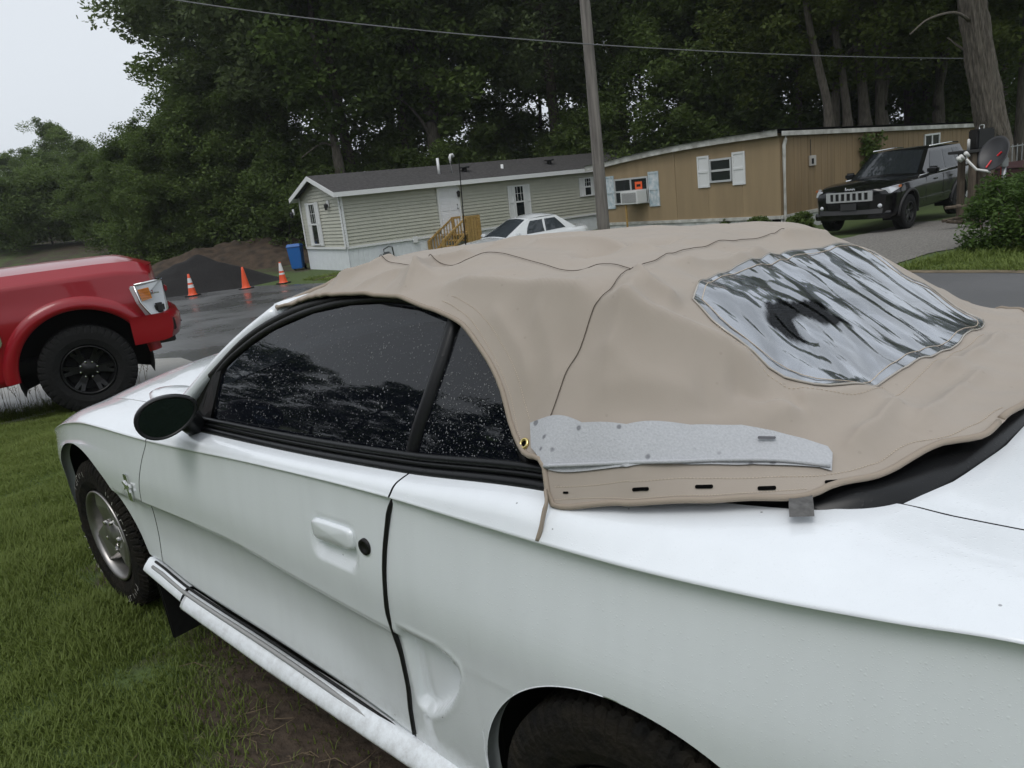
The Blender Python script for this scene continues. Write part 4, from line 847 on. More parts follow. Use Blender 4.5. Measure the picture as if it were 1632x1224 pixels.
swirl = np.exp(-(np.hypot(P[:, 0]-dent[0], P[:, 1]-dent[1])/.16)**2); rr_ = np.hypot(P[:, 0]-dent[0], (P[:, 1]-dent[1]))
zz = zz+e*(ripple*(1-.7*swirl)+.0022*swirl*np.sin(rr_*150+2*vnoise(q3, 8, 35))+.003*vnoise(q3, 9, 34)-.022*np.exp(-(np.hypot((P[:, 0]-dent[0])*1.0, (P[:, 1]-dent[1])*.8)/.05)**2)+.004*np.exp(-(np.hypot(P[:, 0]-dent[0]-.01, P[:, 1]-dent[1]+.01)/.02)**2))
rw = mk('rear_window', np.c_[P, zz], F, m_vinyl(), top, True)
BLOB = np.array([onH(*q_)[:2] for q_ in ((1218, 492), (1245, 478), (1275, 482), (1305, 480), (1322, 502), (1352, 517), (1312, 516), (1282, 502), (1268, 508), (1272, 522), (1294, 537), (1288, 548), (1258, 542), (1228, 518))])
at_ = rw.data.attributes.new('clear', 'FLOAT', 'POINT'); at_.data.foreach_set('value', np.clip(.5-(sdf(BLOB, P[:, 0], P[:, 1])+.008*vnoise(q3, 40, 41))/.006, 0, 1).astype(np.float32))
M_EDGEV = mat('vinyl_edge', (.36, .33, .29), .12, coat=.8)
Wz = np.c_[WINS, H(WINS[:, 0], WINS[:, 1])+.003]; MB().tube(list(Wz)+[Wz[0]], .0022, 6).build('window_welt', M_EDGEV, rw, True)
ci = WINS.mean(0); Wi = np.array([w_+(ci-w_)/np.linalg.norm(ci-w_)*.022 for w_ in WINS]); MB().tube([(a_[0], a_[1], float(H(*a_))+.004) for a_ in np.vstack([Wi, Wi[:1]])], .0009, 5).build('window_stitch', M_STITCH, rw)
# rear window's dark patch: a reflection in the dent, put in by the see-through mask
# roof bows under the cloth
for x in (.95, .55, .17): MB().tube([(x, y, float(H(x, y))-.03) for y in np.linspace(-.5, .5, 15)], .012, 6).build('roof_bow', M_DARK, car, True)
# beads of rain standing on the glass
def beads(o, n, seed, rmin=.0006, rmax=.0019, nrm_out=1):
    rng = np.random.default_rng(seed); me = o.data; A_ = []; T = []
    for p_ in me.polygons:
        v = [np.array(me.vertices[i].co) for i in p_.vertices]
        for k in range(1, len(v)-1): T.append((v[0], v[k], v[k+1])); A_.append(np.linalg.norm(np.cross(v[k]-v[0], v[k+1]-v[0])))
    A_ = np.array(A_)/sum(A_); pick = rng.choice(len(T), n, p=A_); V = []; F = []
    for k in pick:
        a_, b_, c_ = T[k]; r1, r2 = rng.random(2); 
        if r1+r2 > 1: r1, r2 = 1-r1, 1-r2
        p = a_+(b_-a_)*r1+(c_-a_)*r2; nn = np.cross(b_-a_, c_-a_); nn /= np.linalg.norm(nn)
        if nn[1]*nrm_out < 0: nn = -nn
        u_ = np.cross(nn, (0, 0, 1)); u_ /= np.linalg.norm(u_); v_ = np.cross(u_, nn); r = rmin+(rmax-rmin)*rng.random()**3; i0 = len(V); el = 1+.5*rng.random()
        for rr, h in ((1, 0), (.7, .45)):
            for q in range(6): t_ = q*math.pi/3; V.append(p+(u_*math.cos(t_)+v_*math.sin(t_)*el)*r*rr+nn*(r*h+.0003))
        V.append(p+nn*r*.62)
        for q in range(6): F.append((i0+q, i0+(q+1) % 6, i0+6+(q+1) % 6, i0+6+q)); F.append((i0+6+q, i0+6+(q+1) % 6, i0+12))
    m_ = bpy.data.materials.get('rain_bead') or mat('rain_bead', (.09, .095, .10), .06, coat=.6); d = mk('rain_beads', V, F, m_, o, True); d['kind'] = 'stuff'
beads(dg, 2300, 1); beads(qg, 1000, 2)
# ================================================================== OTHER VEHICLES
def gen_lines(spec):
    """spec: list of (offset table or const, z table or const); width table first"""
    W = tab(spec['w']); off = [tab(o) if isinstance(o, list) else cst(o) for o, z in spec['l']]; zz = [tab(z) if isinstance(z, list) else cst(z) for o, z in spec['l']]
    def f(x):
        w_ = W(x); return np.stack([w_-o(x) for o in off], -1), np.stack([z(x) for z in zz], -1)
    return f
def patch(c, nu=14, nv=10, bulge=0.0):
    """c: four corners 00,10,11,01; bulge along normal"""
    c = [np.array(k, float) for k in c]; u = np.linspace(0, 1, nu)[:, None, None]; v = np.linspace(0, 1, nv)[None, :, None]
    P = (1-u)*(1-v)*c[0]+u*(1-v)*c[1]+u*v*c[2]+(1-u)*v*c[3]; n = np.cross(c[1]-c[0], c[3]-c[0]); n /= np.linalg.norm(n)
    return P+n*bulge*(4*u*(1-u))*1.0, n
def subpatch(name, c, uv, mt, par, off=.006, bulge=0.0, nu=10, nv=6):
    """uv: four (u,v) corners of the pane on the patch"""
    c = [np.array(k, float) for k in c]; n = np.cross(c[1]-c[0], c[3]-c[0]); n /= np.linalg.norm(n); a = np.linspace(0, 1, nu)[:, None]; b_ = np.linspace(0, 1, nv)[None, :]
    U = (1-a)*(1-b_)*uv[0][0]+a*(1-b_)*uv[1][0]+a*b_*uv[2][0]+(1-a)*b_*uv[3][0]; Vv = (1-a)*(1-b_)*uv[0][1]+a*(1-b_)*uv[1][1]+a*b_*uv[2][1]+(1-a)*b_*uv[3][1]
    U = U[..., None]; Vv = Vv[..., None]; P = (1-U)*(1-Vv)*c[0]+U*(1-Vv)*c[1]+U*Vv*c[2]+(1-U)*Vv*c[3]+n*(bulge*4*U*(1-U)+off)
    return gridmesh(name, P, mt, par, True)
def greenhouse(par, paint, glassm, B, T, side_win, ws=None, rw=None, roof_crown=.04, bul=.03):
    """B, T: bottom / top corner tuples (x_front, y_front, z_front, x_rear, y_rear, z_rear)"""
    xf_, yf_, zf_, xr, yr, zr = B; tx, ty, tz, sx_, sy, sz = T
    for s in (1, -1):
        c = [(xf_, s*yf_, zf_), (xr, s*yr, zr), (sx_, s*sy, sz), (tx, s*ty, tz)]
        if s > 0: c = [c[1], c[0], c[3], c[2]]
        # orient so that the normal points outwards
        P, n = patch(c)
        fl = n[1]*s < 0
        if fl: c = [c[1], c[0], c[3], c[2]]; P, n = patch(c)
        gridmesh('cabin_side', P, paint, par)
        flipu = (c[0][0] < c[1][0])
        for uv in side_win:                         # u measured from the front
            q_ = [((1-u) if flipu else u, v) for u, v in uv]; subpatch('side_window', c, q_, glassm, par)
    c = [(xf_, yf_, zf_), (xf_, -yf_, zf_), (tx, -ty, tz), (tx, ty, tz)]; P, n = patch(c, bulge=0)
    if n[0] < 0: c = [c[1], c[0], c[3], c[2]]
    bb = .12; P, n = patch(c, bulge=bb*.5); gridmesh('cabin_front', P, paint, par); w_ = ws or ((.06, .05), (.94, .05), (.93, .93), (.07, .93)); subpatch('windshield', c, w_, glassm, par, .006, bb*.5, 20)
    c = [(xr, -yr, zr), (xr, yr, zr), (sx_, sy, sz), (sx_, -sy, sz)]; P, n = patch(c)
    if n[0] > 0: c = [c[1], c[0], c[3], c[2]]
    P, n = patch(c, bulge=.03); gridmesh('cabin_rear', P, paint, par); subpatch('rear_glass', c, rw or ((.1, .2), (.9, .2), (.88, .9), (.12, .9)), glassm, par, .006, .03)
    t_ = np.linspace(-1, 1, 15); rows = []
    for k in np.linspace(0, 1, 16):
        x = tx+(sx_-tx)*k; yy = ty+(sy-ty)*k; z = tz+(sz-tz)*k; cr = roof_crown*(1-.5*(2*k-1)**2)
        rows.append([(x+(.05*(1-q_*q_) if k < .01 else 0), yy*q_, z+cr*(1-abs(q_)**2.5)+(.018*math.sin(math.pi*k))) for q_ in t_])
    gridmesh('roof', np.array(rows), paint, par, flip=False)
def generic_body(par, L_, CWg, J, x0, x1, arches, paint, nose=.12, tail=.08, hood_from=None, hood_crown=.04, step=.04):
    pl = panel('body_side', cst(x0), cst(x1), svals(x0, x1, step, arches), paint, par, arches, None, L_, CWg, J, .05)
    for (x, dx, s) in ((x1, nose, 1), (x0, tail, -1)):
        Y, Z = L_(np.array([x])); y = CWg@Y[0]; z = CWg@Z[0]; t_ = np.linspace(-1, 1, 31); a = np.abs(t_)
        gridmesh('front_fascia' if s > 0 else 'rear_fascia', np.stack([x+s*dx*(1-a[:, None]**3)*np.ones_like(z)[None, :], t_[:, None]*y[None, :], np.repeat(z[None, :], 31, 0)], -1), paint, par, flip=(s > 0))
    for (a, b_, nm) in hood_from:
        xs_ = np.linspace(a, b_, 30); Y, Z = L_(xs_); t_ = np.linspace(-1, 1, 25)
        P = np.array([[(x+(nose*(1-abs(q_)**3) if abs(x-x1) < 1e-6 else (-tail*(1-abs(q_)**3) if abs(x-x0) < 1e-6 else 0)), Y[i, -1]*q_, Z[i, -1]+hood_crown*(1-abs(q_)**2.2)*min(1, abs(x-x1)/.25+.2)) for q_ in t_] for i, x in enumerate(xs_)])
        gridmesh(nm, P, paint, par, flip=True)
def arch_trim(par, L_, CWg, arches, r, mt, s_list=(1, -1), name='arch_trim'):
    for xc, zc, a, b_ in arches:
        for s in s_list:
            pts = []
            for th in np.linspace(-.12, math.pi+.12, 40):
                x = xc+(a+r*.4)*math.cos(th); z = zc+(b_+r*.4)*math.sin(th); Y, Z = L_(np.array([x])); pts.append((x, s*(float(np.interp(z, CWg@Z[0], CWg@Y[0]))+r*.25), z))
            MB().tube(pts, r, 8).build(name, mt, par, True)
def well_shell(par, arches, y1, y0, s_list=(1, -1)):
    for xc, zc, a, b_ in arches:
        for s in s_list:
            th = np.linspace(-.3, math.pi+.3, 24); gridmesh('wheel_well', np.array([[(xc+(a+.02)*math.cos(t_), s*y, zc+(b_+.02)*math.sin(t_)) for y in (y1, y0)] for t_ in th]), M_DARK, par)
            mk('wheel_well', [(xc, s*y0, zc)]+[(xc+(a+.02)*math.cos(t_), s*y0, zc+(b_+.02)*math.sin(t_)) for t_ in th], [(0, i+1, i+2) for i in range(len(th)-1)], M_DARK, par)
def add_wheel(par, x, s, face, Rt, wd, rim, mt, n=5, twin=False, blocks=True, steer=0.0, **kw):
    e = bpy.data.objects.new('wheel', None); COL.objects.link(e); e.parent = par; e.location = (x, s*(face-wd/2), Rt); e.rotation_euler = (0, .2, (0 if s > 0 else math.pi)+steer)
    tyre_mesh('tyre', Rt, wd, rim, M_TYRE, e, 40, blocks, .018); spokes_rim(e, rim, wd/2-.012, n, mt, M_DARK, twin=twin, **kw); return e
CW6 = cr_weights(6, [5, 5, 5, 5, 5], {4}); J6 = 14
M_CGLASS = glass_mat('car_glass', (.02, .024, .028), .25)
M_LENS = add_droplets(mat('lamp_lens', (.55, .57, .60), .08, coat=1.0), 120, .2)

# ---------------- black suv
M_BLK = mat('black_paint', (.004, .004, .005), .14, spec=.4, coat=.25)
M_BLKP = mat('black_plastic', (.016, .016, .017), .55)
jf = G(1441, 365); jr = G(1527, 343)
dirv = np.array([jf[0]-jr[0], jf[1]-jr[1]]); 
jang = math.atan2(dirv[1], dirv[0])
suv = thing('parked_suv', 'black sport utility vehicle with white slotted grille on the gravel drive', 'suv', (0, 0, 0), 0)
AJ = [(0.0, .40, .47, .46), (2.915, .40, .47, .46)]
LJ = gen_lines({'w': [(-.98, .84), (-.8, .915), (0, .965), (1.4, .945), (2.9, .965), (3.4, .94), (3.62, .87), (3.75, .78)],
    'l': [([(-.98, .06), (0, .05), (1.4, .045), (2.9, .05), (3.75, .04)], [(-.98, .52), (0, .42), (3.0, .42), (3.75, .34)]), (.02, .62), ([(-.98, .0), (3.75, .0)], .84), (.012, [(-.98, 1.0), (2.2, .99), (3.75, .88)]), ([(-.98, .03), (2.2, .03), (3.75, .05)], [(-.98, 1.13), (0, 1.11), (2.2, 1.07), (3.2, 1.03), (3.75, .94)]), ([(-.98, .07), (2.0, .08), (2.3, .13), (3.75, .15)], [(-.98, 1.17), (0, 1.15), (2.1, 1.12), (2.9, 1.105), (3.4, 1.06), (3.75, .985)])]})
generic_body(suv, LJ, CW6, J6, -.98, 3.75, AJ, M_BLK, .10, .06, [(2.0, 3.75, 'hood')], .045)
greenhouse(suv, M_BLK, M_CGLASS, (2.02, .82, 1.12, -.98, .84, 1.15), (1.22, .66, 1.68, -.72, .66, 1.68),
    [((.16, .08), (.45, .08), (.385, .88), (.06, .88)), ((.475, .08), (.715, .08), (.66, .88), (.415, .88)), ((.745, .10), (.94, .2), (.90, .88), (.695, .88))])
# the sloping windshield pillar leaves a narrow front quarter
for s in (1, -1):
    MB().tube([(1.15, s*.655, 1.735), (-.1, s*.67, 1.755), (-.6, s*.66, 1.725)], .018, 8).build('roof_rail', M_CHROME, suv, True)
    for x0_, x1_ in ((1.05, 1.9), (.15, 1.0)):
        Y, Z = LJ(np.array([1.0])); MB().box(((x0_+x1_)/2+.0, s*.947, .99), (.16, .03, .035)).build('door_handle', M_BLK, suv, bevel=.01)
    MB().tube([(2.2, s*.86, 1.12), (-.55, s*.87, 1.165)], .012, 6).build('belt_moulding', M_CHROME, suv, True)
    MB().box((1.45, s*.935, .60), (1.9, .03, .07)).build('door_moulding', M_BLK, suv, bevel=.012)
    for k, x in enumerate((2.02, 1.02, .18)): MB().tube([(x, s*(.951 if k != 1 else .948), .50), (x+.02, s*.952, .85), (x-.03, s*.93, 1.10)], .004, 4).build('door_gap', M_DARK, suv)
    MB().box((1.72, s*.97, 1.20), (.12, .26, .17)).build('side_mirror', M_BLK, suv, bevel=.045, seg=3)
    V = [(3.80, s*.50, .955), (3.70, s*.80, 1.0), (3.42, s*.935, 1.035), (3.36, s*.945, .97), (3.68, s*.86, .87), (3.82, s*.50, .86)]
    MB().add([Vector(v) for v in V]+[Vector(v)-Vector((.06, s*.06, 0)) for v in V], [(0, 1, 4, 5), (1, 2, 3, 4), (6, 11, 10, 7), (7, 10, 9, 8), (0, 5, 11, 6), (0, 6, 7, 1), (1, 7, 8, 2), (2, 8, 9, 3), (3, 9, 10, 4), (4, 10, 11, 5)]).build('headlight', M_LENS, suv, bevel=.008)
    MB().box((3.44, s*.948, 1.0), (.10, .02, .05)).build('turn_light', mat('suv_amber', (.5, .16, .05), .2) if s > 0 else bpy.data.materials['suv_amber'], suv)
    MB().lathe([(0, .02), (.032, .016), (.042, .0), (.05, -.02)], 18, 'x', (3.80, s*.66, .62)).build('fog_light', M_LENS, suv, True)
    for x in (0.0, 2.915): add_wheel(suv, x, s, .955, .385, .265, .228, mat('suv_wheel', (.02, .02, .021), .35, .6) if (s > 0 and x == 0) else bpy.data.materials['suv_wheel'], 5, True, False, 0, dish=.03, hub=.06)
arch_trim(suv, LJ, CW6, AJ, .032, M_BLKP); well_shell(suv, AJ, .90, .55)
M_GRW = mat('grille_white', (.55, .56, .57), .2, .5)
def nosex(y): return 3.75+.10*(1-(abs(y)/.78)**3)
gp = [(-.53, .965), (.53, .965), (.47, .755), (.40, .74), (-.40, .74), (-.47, .755)]
g = MB()                                                    # surround with seven openings
xsn = [-.53, -.44]
fr = MB()
for z0_, z1_ in ((.74, .775), (.93, .965)):
    for k in range(16):
        y0_ = -.52+k*.065; y1_ = y0_+.065; fr.add([(nosex(y0_)+.028, y0_, z0_), (nosex(y1_)+.028, y1_, z0_), (nosex(y1_)+.028, y1_, z1_), (nosex(y0_)+.028, y0_, z1_)], [(0, 1, 2, 3)])
for k in range(8):
    yc = -.455+k*.13; hw = .024 if 0 < k < 7 else .05; yc = yc if 0 < k < 7 else (yc-.02 if k == 0 else yc+.02)
    fr.add([(nosex(yc)+.03, yc-hw, .745), (nosex(yc)+.03, yc+hw, .745), (nosex(yc)+.03, yc+hw, .96), (nosex(yc)+.03, yc-hw, .96), (nosex(yc)-.02, yc-hw, .745), (nosex(yc)-.02, yc+hw, .745), (nosex(yc)-.02, yc+hw, .96), (nosex(yc)-.02, yc-hw, .96)], [(0, 1, 2, 3), (0, 3, 7, 4), (1, 5, 6, 2)])
fr.build('grille', M_GRW, suv)
mk('grille_backing', [(nosex(y)+.008, y, z) for y in (-.5, -.25, 0, .25, .5) for z in (.76, .945)], [(2*i, 2*i+2, 2*i+3, 2*i+1) for i in range(4)], M_DARK, suv)
MB().box((3.868, 0, .63), (.02, .36, .15)).build('plate_holder', mat('plate_grey', (.03, .03, .032), .5), suv, bevel=.004)
P = np.array([[(nosex(y)+.03-.02*k, y, .46+.06*k) for y in np.linspace(-.72, .72, 15)] for k in range(3)]); gridmesh('lower_grille', P, M_BLKP, suv)
P = np.array([[(3.715+.12*(1-(abs(y)/.9)**2.4)-d_, y, z) for y in np.linspace(-.86, .86, 21)] for z, d_ in ((.335, .05), (.37, .02), (.45, .0), (.50, .03))]); gridmesh('lower_bumper', P, M_BLK, suv)
# maker's name in raised letters on the hood edge
def text(name, body, size, mt, par, loc, rot, ext=.004, align='CENTER'):
    cu = bpy.data.curves.new(name, 'FONT'); cu.body = body; cu.size = size; cu.extrude = ext; cu.align_x = align; cu.align_y = 'CENTER'; cu.offset = .0008
    o = bpy.data.objects.new(name, cu); COL.objects.link(o); dg_ = bpy.context.evaluated_depsgraph_get(); me = bpy.data.meshes.new_from_object(o.evaluated_get(dg_)); bpy.data.objects.remove(o)
    me.materials.clear(); r_ = link(name, me, mt, par); r_.location = loc; r_.rotation_euler = rot; return r_
text('badge_lettering', 'Jeep', .14, M_GRW, suv, (3.80, 0, 1.005), (R(75), 0, R(90)), .006)
MB().box((2.2, 0, 1.115), (.02, 1.2, .02)).build('wiper', M_BLKP, suv)
MB().box((1.4, 0, .40), (4.2, 1.5, .06)).build('underbody', M_DARK, suv)
suv.rotation_euler = (0, 0, jang); 
# contact: its left front tyre stands at jf
off = np.array([2.915*math.cos(jang)-.83*math.sin(jang), 2.915*math.sin(jang)+.83*math.cos(jang)])
suv.location = (jf[0]-off[0], jf[1]-off[1], float(gz(jf[0], jf[1]))+.005)

# ---------------- white sedan behind the roof
M_WH2 = mat('sedan_white', (.72, .74, .75), .2, coat=1.0)
sed = thing('parked_sedan', 'white four-door sedan parked in front of the sage mobile home', 'sedan')
AS = [(0.0, .31, .36, .36), (2.7, .31, .36, .36)]
LS = gen_lines({'w': [(-1.05, .72), (-.8, .84), (0, .895), (1.4, .90), (2.7, .89), (3.2, .82), (3.5, .68)],
    'l': [(.05, .25), (.015, .42), (.0, .60), (.01, .74), (.05, [(-1.05, .86), (0, .88), (1.9, .86), (2.7, .80), (3.5, .66)]), ([(-1.05, .14), (.2, .10), (1.9, .12), (3.5, .18)], [(-1.05, .93), (0, .95), (1.9, .92), (2.7, .85), (3.5, .70)])]})
generic_body(sed, LS, CW6, J6, -1.05, 3.5, AS, M_WH2, .14, .08, [(1.75, 3.5, 'hood'), (-1.05, -.3, 'trunk_lid')], .05)
greenhouse(sed, M_WH2, M_CGLASS, (2.0, .77, .91, -.55, .76, .95), (1.05, .56, 1.38, .05, .57, 1.38), [((.27, .08), (.535, .08), (.50, .86), (.14, .86)), ((.555, .08), (.86, .10), (.88, .86), (.56, .86))], roof_crown=.10)
for s in (1, -1):
    MB().box((1.72, s*.97, .99), (.12, .18, .11)).build('side_mirror', M_WH2, sed, bevel=.03)
    MB().box((3.36, s*.62, .64), (.28, .26, .10), rz=-s*.5).build('headlight', M_LENS, sed, bevel=.03)
    for x in (1.05, .15): MB().box((x, s*.905, .78), (.16, .02, .025)).build('door_handle', M_WH2, sed, bevel=.006)
    for x in (0.0, 2.7): add_wheel(sed, x, s, .88, .31, .20, .20, M_ALLOY, 7, False, False, 0)
well_shell(sed, AS, .84, .5)
MB().box((1.2, 0, .28), (3.8, 1.4, .05)).build('underbody', M_DARK, sed)
sp = at_d(895, 345, 24.5); sa = math.atan2(*( (np.array(DL(23.5, -.9))-np.array(DL(26, 3.2)))[::-1]))
sp2 = DL(23.4, 1.15); sed.rotation_euler = (0, 0, sa); sed.location = (sp2[0]-.6*math.cos(sa), sp2[1]-.6*math.sin(sa), 0)
sed.location.z = float(at_d(900, 345, 25.0)[2])-1.20

# ---------------- red pickup
M_RED = mat('red_paint', (.27, .005, .013), .3, spec=.35, coat=.5)
M_BLKW = mat('black_wheel', (.010, .010, .0105), .35, .5)
trk = thing('pickup_truck', 'red pickup truck with black off-road wheels on the concrete apron', 'pickup truck')
AT = [(0.0, .47, .58, .56), (4.20, .47, .59, .585)]
LT = gen_lines({'w': [(-1.15, .99), (0, 1.01), (2.0, 1.0), (3.2, 1.0), (4.2, 1.015), (4.6, .99), (4.85, .93), (4.95, .86)],
    'l': [([(-1.15, .05), (3.3, .05), (4.95, .06)], [(-1.15, .60), (2.5, .43), (3.5, .43), (3.7, .46), (4.65, .66), (4.95, .70)]), (.015, .80), (.0, 1.02), (.02, [(-1.15, 1.18), (2.9, 1.18), (4.95, 1.14)]), ([(-1.15, .02), (2.8, .02), (4.95, .055)], [(-1.15, 1.34), (2.9, 1.34), (3.6, 1.35), (4.6, 1.345), (4.95, 1.29)]), ([(-1.15, .05), (2.8, .06), (3.1, .16), (4.95, .20)], [(-1.15, 1.42), (2.9, 1.43), (3.6, 1.455), (4.4, 1.45), (4.8, 1.43), (4.92, 1.40), (4.95, 1.36)])]})
generic_body(trk, LT, CW6, J6, -1.15, 4.95, AT, M_RED, .10, .02, [(2.7, 4.95, 'hood')], .06)
greenhouse(trk, M_RED, M_CGLASS, (3.02, .90, 1.42, .85, .93, 1.42), (2.25, .74, 2.02, .90, .76, 2.02), [((.27, .06), (.60, .06), (.56, .88), (.16, .88)), ((.63, .06), (.94, .06), (.94, .88), (.60, .88))], roof_crown=.05)
MB().box((-.15, 0, .95), (1.95, 1.78, .04)).build('bed_floor', M_DARK, trk)
mk('bed_front', [(.83, -.93, .9), (.83, .93, .9), (.83, .93, 1.42), (.83, -.93, 1.42)], [(0, 1, 2, 3)], M_RED, trk)
MB().box((1.8, 0, .55), (5.6, 1.5, .12)).build('frame', M_DARK, trk)
for s in (1, -1):
    # flared arch lip, wide and smooth as on the photo
    pts = []; xc, zc, a, b_ = AT[1]
    for i, (ra, dy) in enumerate(((-.005, .0), (0.0, .035), (.05, .045), (.10, .030), (.125, .0))):
        row = []
        for th in np.linspace(.05, math.pi+.04, 44):
            x = xc+(a+ra)*math.cos(th); z = zc+(b_+ra)*math.sin(th); Y, Z = LT(np.array([min(x, 4.95)])); row.append((x, s*(float(np.interp(z, CW6@Z[0], CW6@Y[0]))+dy), z))
        pts.append(row)
    gridmesh('wheel_arch_flare', np.array(pts), M_RED, trk, flip=(s < 0))
    # tall stacked headlamp wrapping the corner
    def hl(y, z): return None
    V = [(4.78, s*1.0, 1.19), (5.01, s*.90, 1.20), (5.07, s*.70, 1.20), (5.08, s*.70, .90), (5.04, s*.88, .80), (4.88, s*.99, .86), (4.80, s*1.005, 1.02)]
    h = MB().add([Vector(v) for v in V]+[Vector(v)-Vector((.10, s*.12, 0)) for v in V], [tuple(range(7))]+[(i, (i+1) % 7, 7+(i+1) % 7, 7+i) for i in range(7)]).build('headlight', M_LENS, trk, bevel=.012)
    MB().add([(4.80, s*1.008, 1.15), (4.91, s*.962, 1.155), (4.92, s*.962, 1.04), (4.82, s*1.006, 1.03)], [(0, 1, 2, 3)]).build('turn_light', mat('amber_lens', (.62, .20, .02), .15, coat=1.0) if s > 0 else bpy.data.materials['amber_lens'], h)
    for k in range(4): MB().box((4.862, s*.990, 1.06+.028*k), (.10, .008, .006), rz=-s*.42).build('lens_rib', bpy.data.materials['amber_lens'], h)
    MB().tube([(4.78, s*1.0, 1.20), (5.01, s*.90, 1.21), (5.07, s*.70, 1.21)], .012, 6).build('lamp_bezel', M_CHROME, h, True)
    MB().tube([(4.78, s*1.004, 1.19), (4.80, s*1.008, 1.02), (4.88, s*.995, .86), (5.04, s*.88, .79)], .010, 6).build('lamp_bezel', M_CHROME, h, True)
    MB().box((4.97, s*.895, .93), (.10, .08, .10), rz=-s*.35).build('lamp_projector', M_BLKP, h, bevel=.02); MB().box((4.95, s*.93, 1.09), (.06, .10, .012), rz=-s*.4).build('lamp_divider', M_CHROME, h)
    # fender vent badge
    bp_ = [(3.26, 1.10), (3.52, 1.09), (3.555, 1.04), (3.555, .84), (3.49, .775), (3.26, .77)]
    bd = MB().prism(bp_, .03, lambda u, v, w_, s=s: (u, s*(.985+w_), v)).build('fender_badge', M_CHROME, trk, bevel=.01)
    MB().prism([(3.28, 1.065), (3.49, 1.06), (3.52, 1.02), (3.52, .86), (3.47, .81), (3.28, .81)], .006, lambda u, v, w_, s=s: (u, s*(1.014+w_), v)).build('badge_insert', M_BLKP, bd)
    if s < 0: pass
    for x in (0.0, 4.20): add_wheel(trk, x, s, 1.005, .445, .32, .245, M_BLKW, 6, True, True, 0, dish=.05, hub=.10, bolts=8, sw0=.03, sw1=.022)
    for x in (3.10, 1.85, .9): MB().tube([(x, s*1.0, .62), (x, s*1.003, .98), (x, s*.99, 1.18), (x, s*.965, 1.38)], .0045, 4).build('door_gap', M_DARK, trk)
    MB().box((2.2, s*.99, 1.20), (.22, .03, .05)).build('door_handle', M_RED, trk, bevel=.012)
    MB().box((2.75, s*1.16, 1.50), (.16, .26, .30)).build('side_mirror', M_BLKP, trk, bevel=.04)
well_shell(trk, AT, .97, .5)
# front bumper in body colour with black fog pocket
prof = [(.60, .02), (.62, .10), (.72, .13), (.80, .135), (.87, .11), (.885, .06)]
P = np.array([[(4.92+d_*1.0+.16*(1-(abs(y)/1.0)**3)*1.0, y, z) for y in np.linspace(-1.0, 1.0, 41)] for z, d_ in prof]); gridmesh('front_bumper', P, M_RED, trk)
for s in (1, -1):
    gridmesh('front_bumper', np.array([[(x, s*(1.0+.004*k), z) for x in np.linspace(4.66, 4.92+d_, 6)] for k, (z, d_) in enumerate(prof)]), M_RED, trk)
    MB().box((5.035, s*.93, .75), (.08, .10, .13), rz=-s*.35).build('fog_pocket', M_DARK, trk, bevel=.01)
    MB().box((4.98, s*.62, .58), (.20, .14, .10)).build('tow_bracket', M_BLKP, trk, bevel=.01); MB().tube([(5.12, s*.55, .72), (5.19, s*.55, .72)], .012, 6).build('tow_hook', M_BLKP, trk)
MB().box((5.06, 0, 1.02), (.05, 1.36, .36)).build('grille', M_BLKP, trk, bevel=.02)
for z in (.92, 1.10): MB().box((5.09, 0, z), (.04, 1.34, .07)).build('grille_bar', M_RED, trk, bevel=.012)
for k, y in enumerate((-.3, -.5, .3, .5)): MB().box((5.075, y, 1.05), (.03, .05, .04)).build('marker_light', bpy.data.materials['amber_lens'], trk, bevel=.006)
MB().tube([(3.0, .55, 1.47), (2.75, .30, 1.50), (2.72, -.3, 1.50)], .010, 6).build('wiper', M_BLKP, trk)
MB().tube([(3.05, -.82, 1.44), (3.02, -.82, 2.1)], .004, 5).build('antenna', M_BLKP, trk)
tw = G(160, 654); ta = R(29); hd_ = VR[:2]*math.cos(ta)+VD[:2]*math.sin(ta); tang = math.atan2(hd_[1], hd_[0]); trk.rotation_euler = (0, 0, tang)
lx, ly = 4.20, -.845; trk.location = (tw[0]-(lx*math.cos(tang)-ly*math.sin(tang)), tw[1]-(lx*math.sin(tang)+ly*math.cos(tang)), float(gz(tw[0], tw[1]))+.012)
# ================================================================== MOBILE HOMES
class Wall:
    """frame on a wall: u along, outward normal to the right of u"""
    off = 0.0
    def __init__(s, ox, oy, ang, par): s.o = (ox, oy); s.a = ang; s.c, s.s = math.cos(ang), math.sin(ang); s.par = par
    def pt(s, u, v, d=0.0): return (s.o[0]+s.c*u+s.s*d, s.o[1]+s.s*u-s.c*d, v)
    def box(s, name, u0, u1, v0, v1, d0, d1, mt, par=None, bevel=0.0):
        p = s.pt((u0+u1)/2, (v0+v1)/2, (d0+d1)/2+s.off); return MB().box(p, (u1-u0, d1-d0, v1-v0), rz=s.a).build(name, mt, par or s.par, bevel=bevel)
    def px(s, px, py):           # photo pixel -> (u, v) on this wall
        bpy.context.view_layer.update(); mw = s.par.matrix_world; o = np.array(mw @ Vector(s.pt(0, 0))); a = np.array(mw @ Vector(s.pt(1, 0)))-o; n = np.array(mw @ Vector(s.pt(0, 0, 1)))-o
        v = ray(px, py); t_ = ((o-CP)@n)/(v@n); l = mw.inverted() @ Vector(CP+v*t_); return ((l.x-s.o[0])*s.c+(l.y-s.o[1])*s.s, l.z)
    def rect(s, x0, y0, x1, y1): a = s.px(x0, y0); b_ = s.px(x1, y1); return (min(a[0], b_[0]), max(a[0], b_[0]), min(a[1], b_[1]), max(a[1], b_[1]))
M_TRIM = mat('white_trim', (.70, .71, .71), .5); M_SAGE = mat('sage_siding', (.44, .44, .37), .6, var=.05, vscale=3)
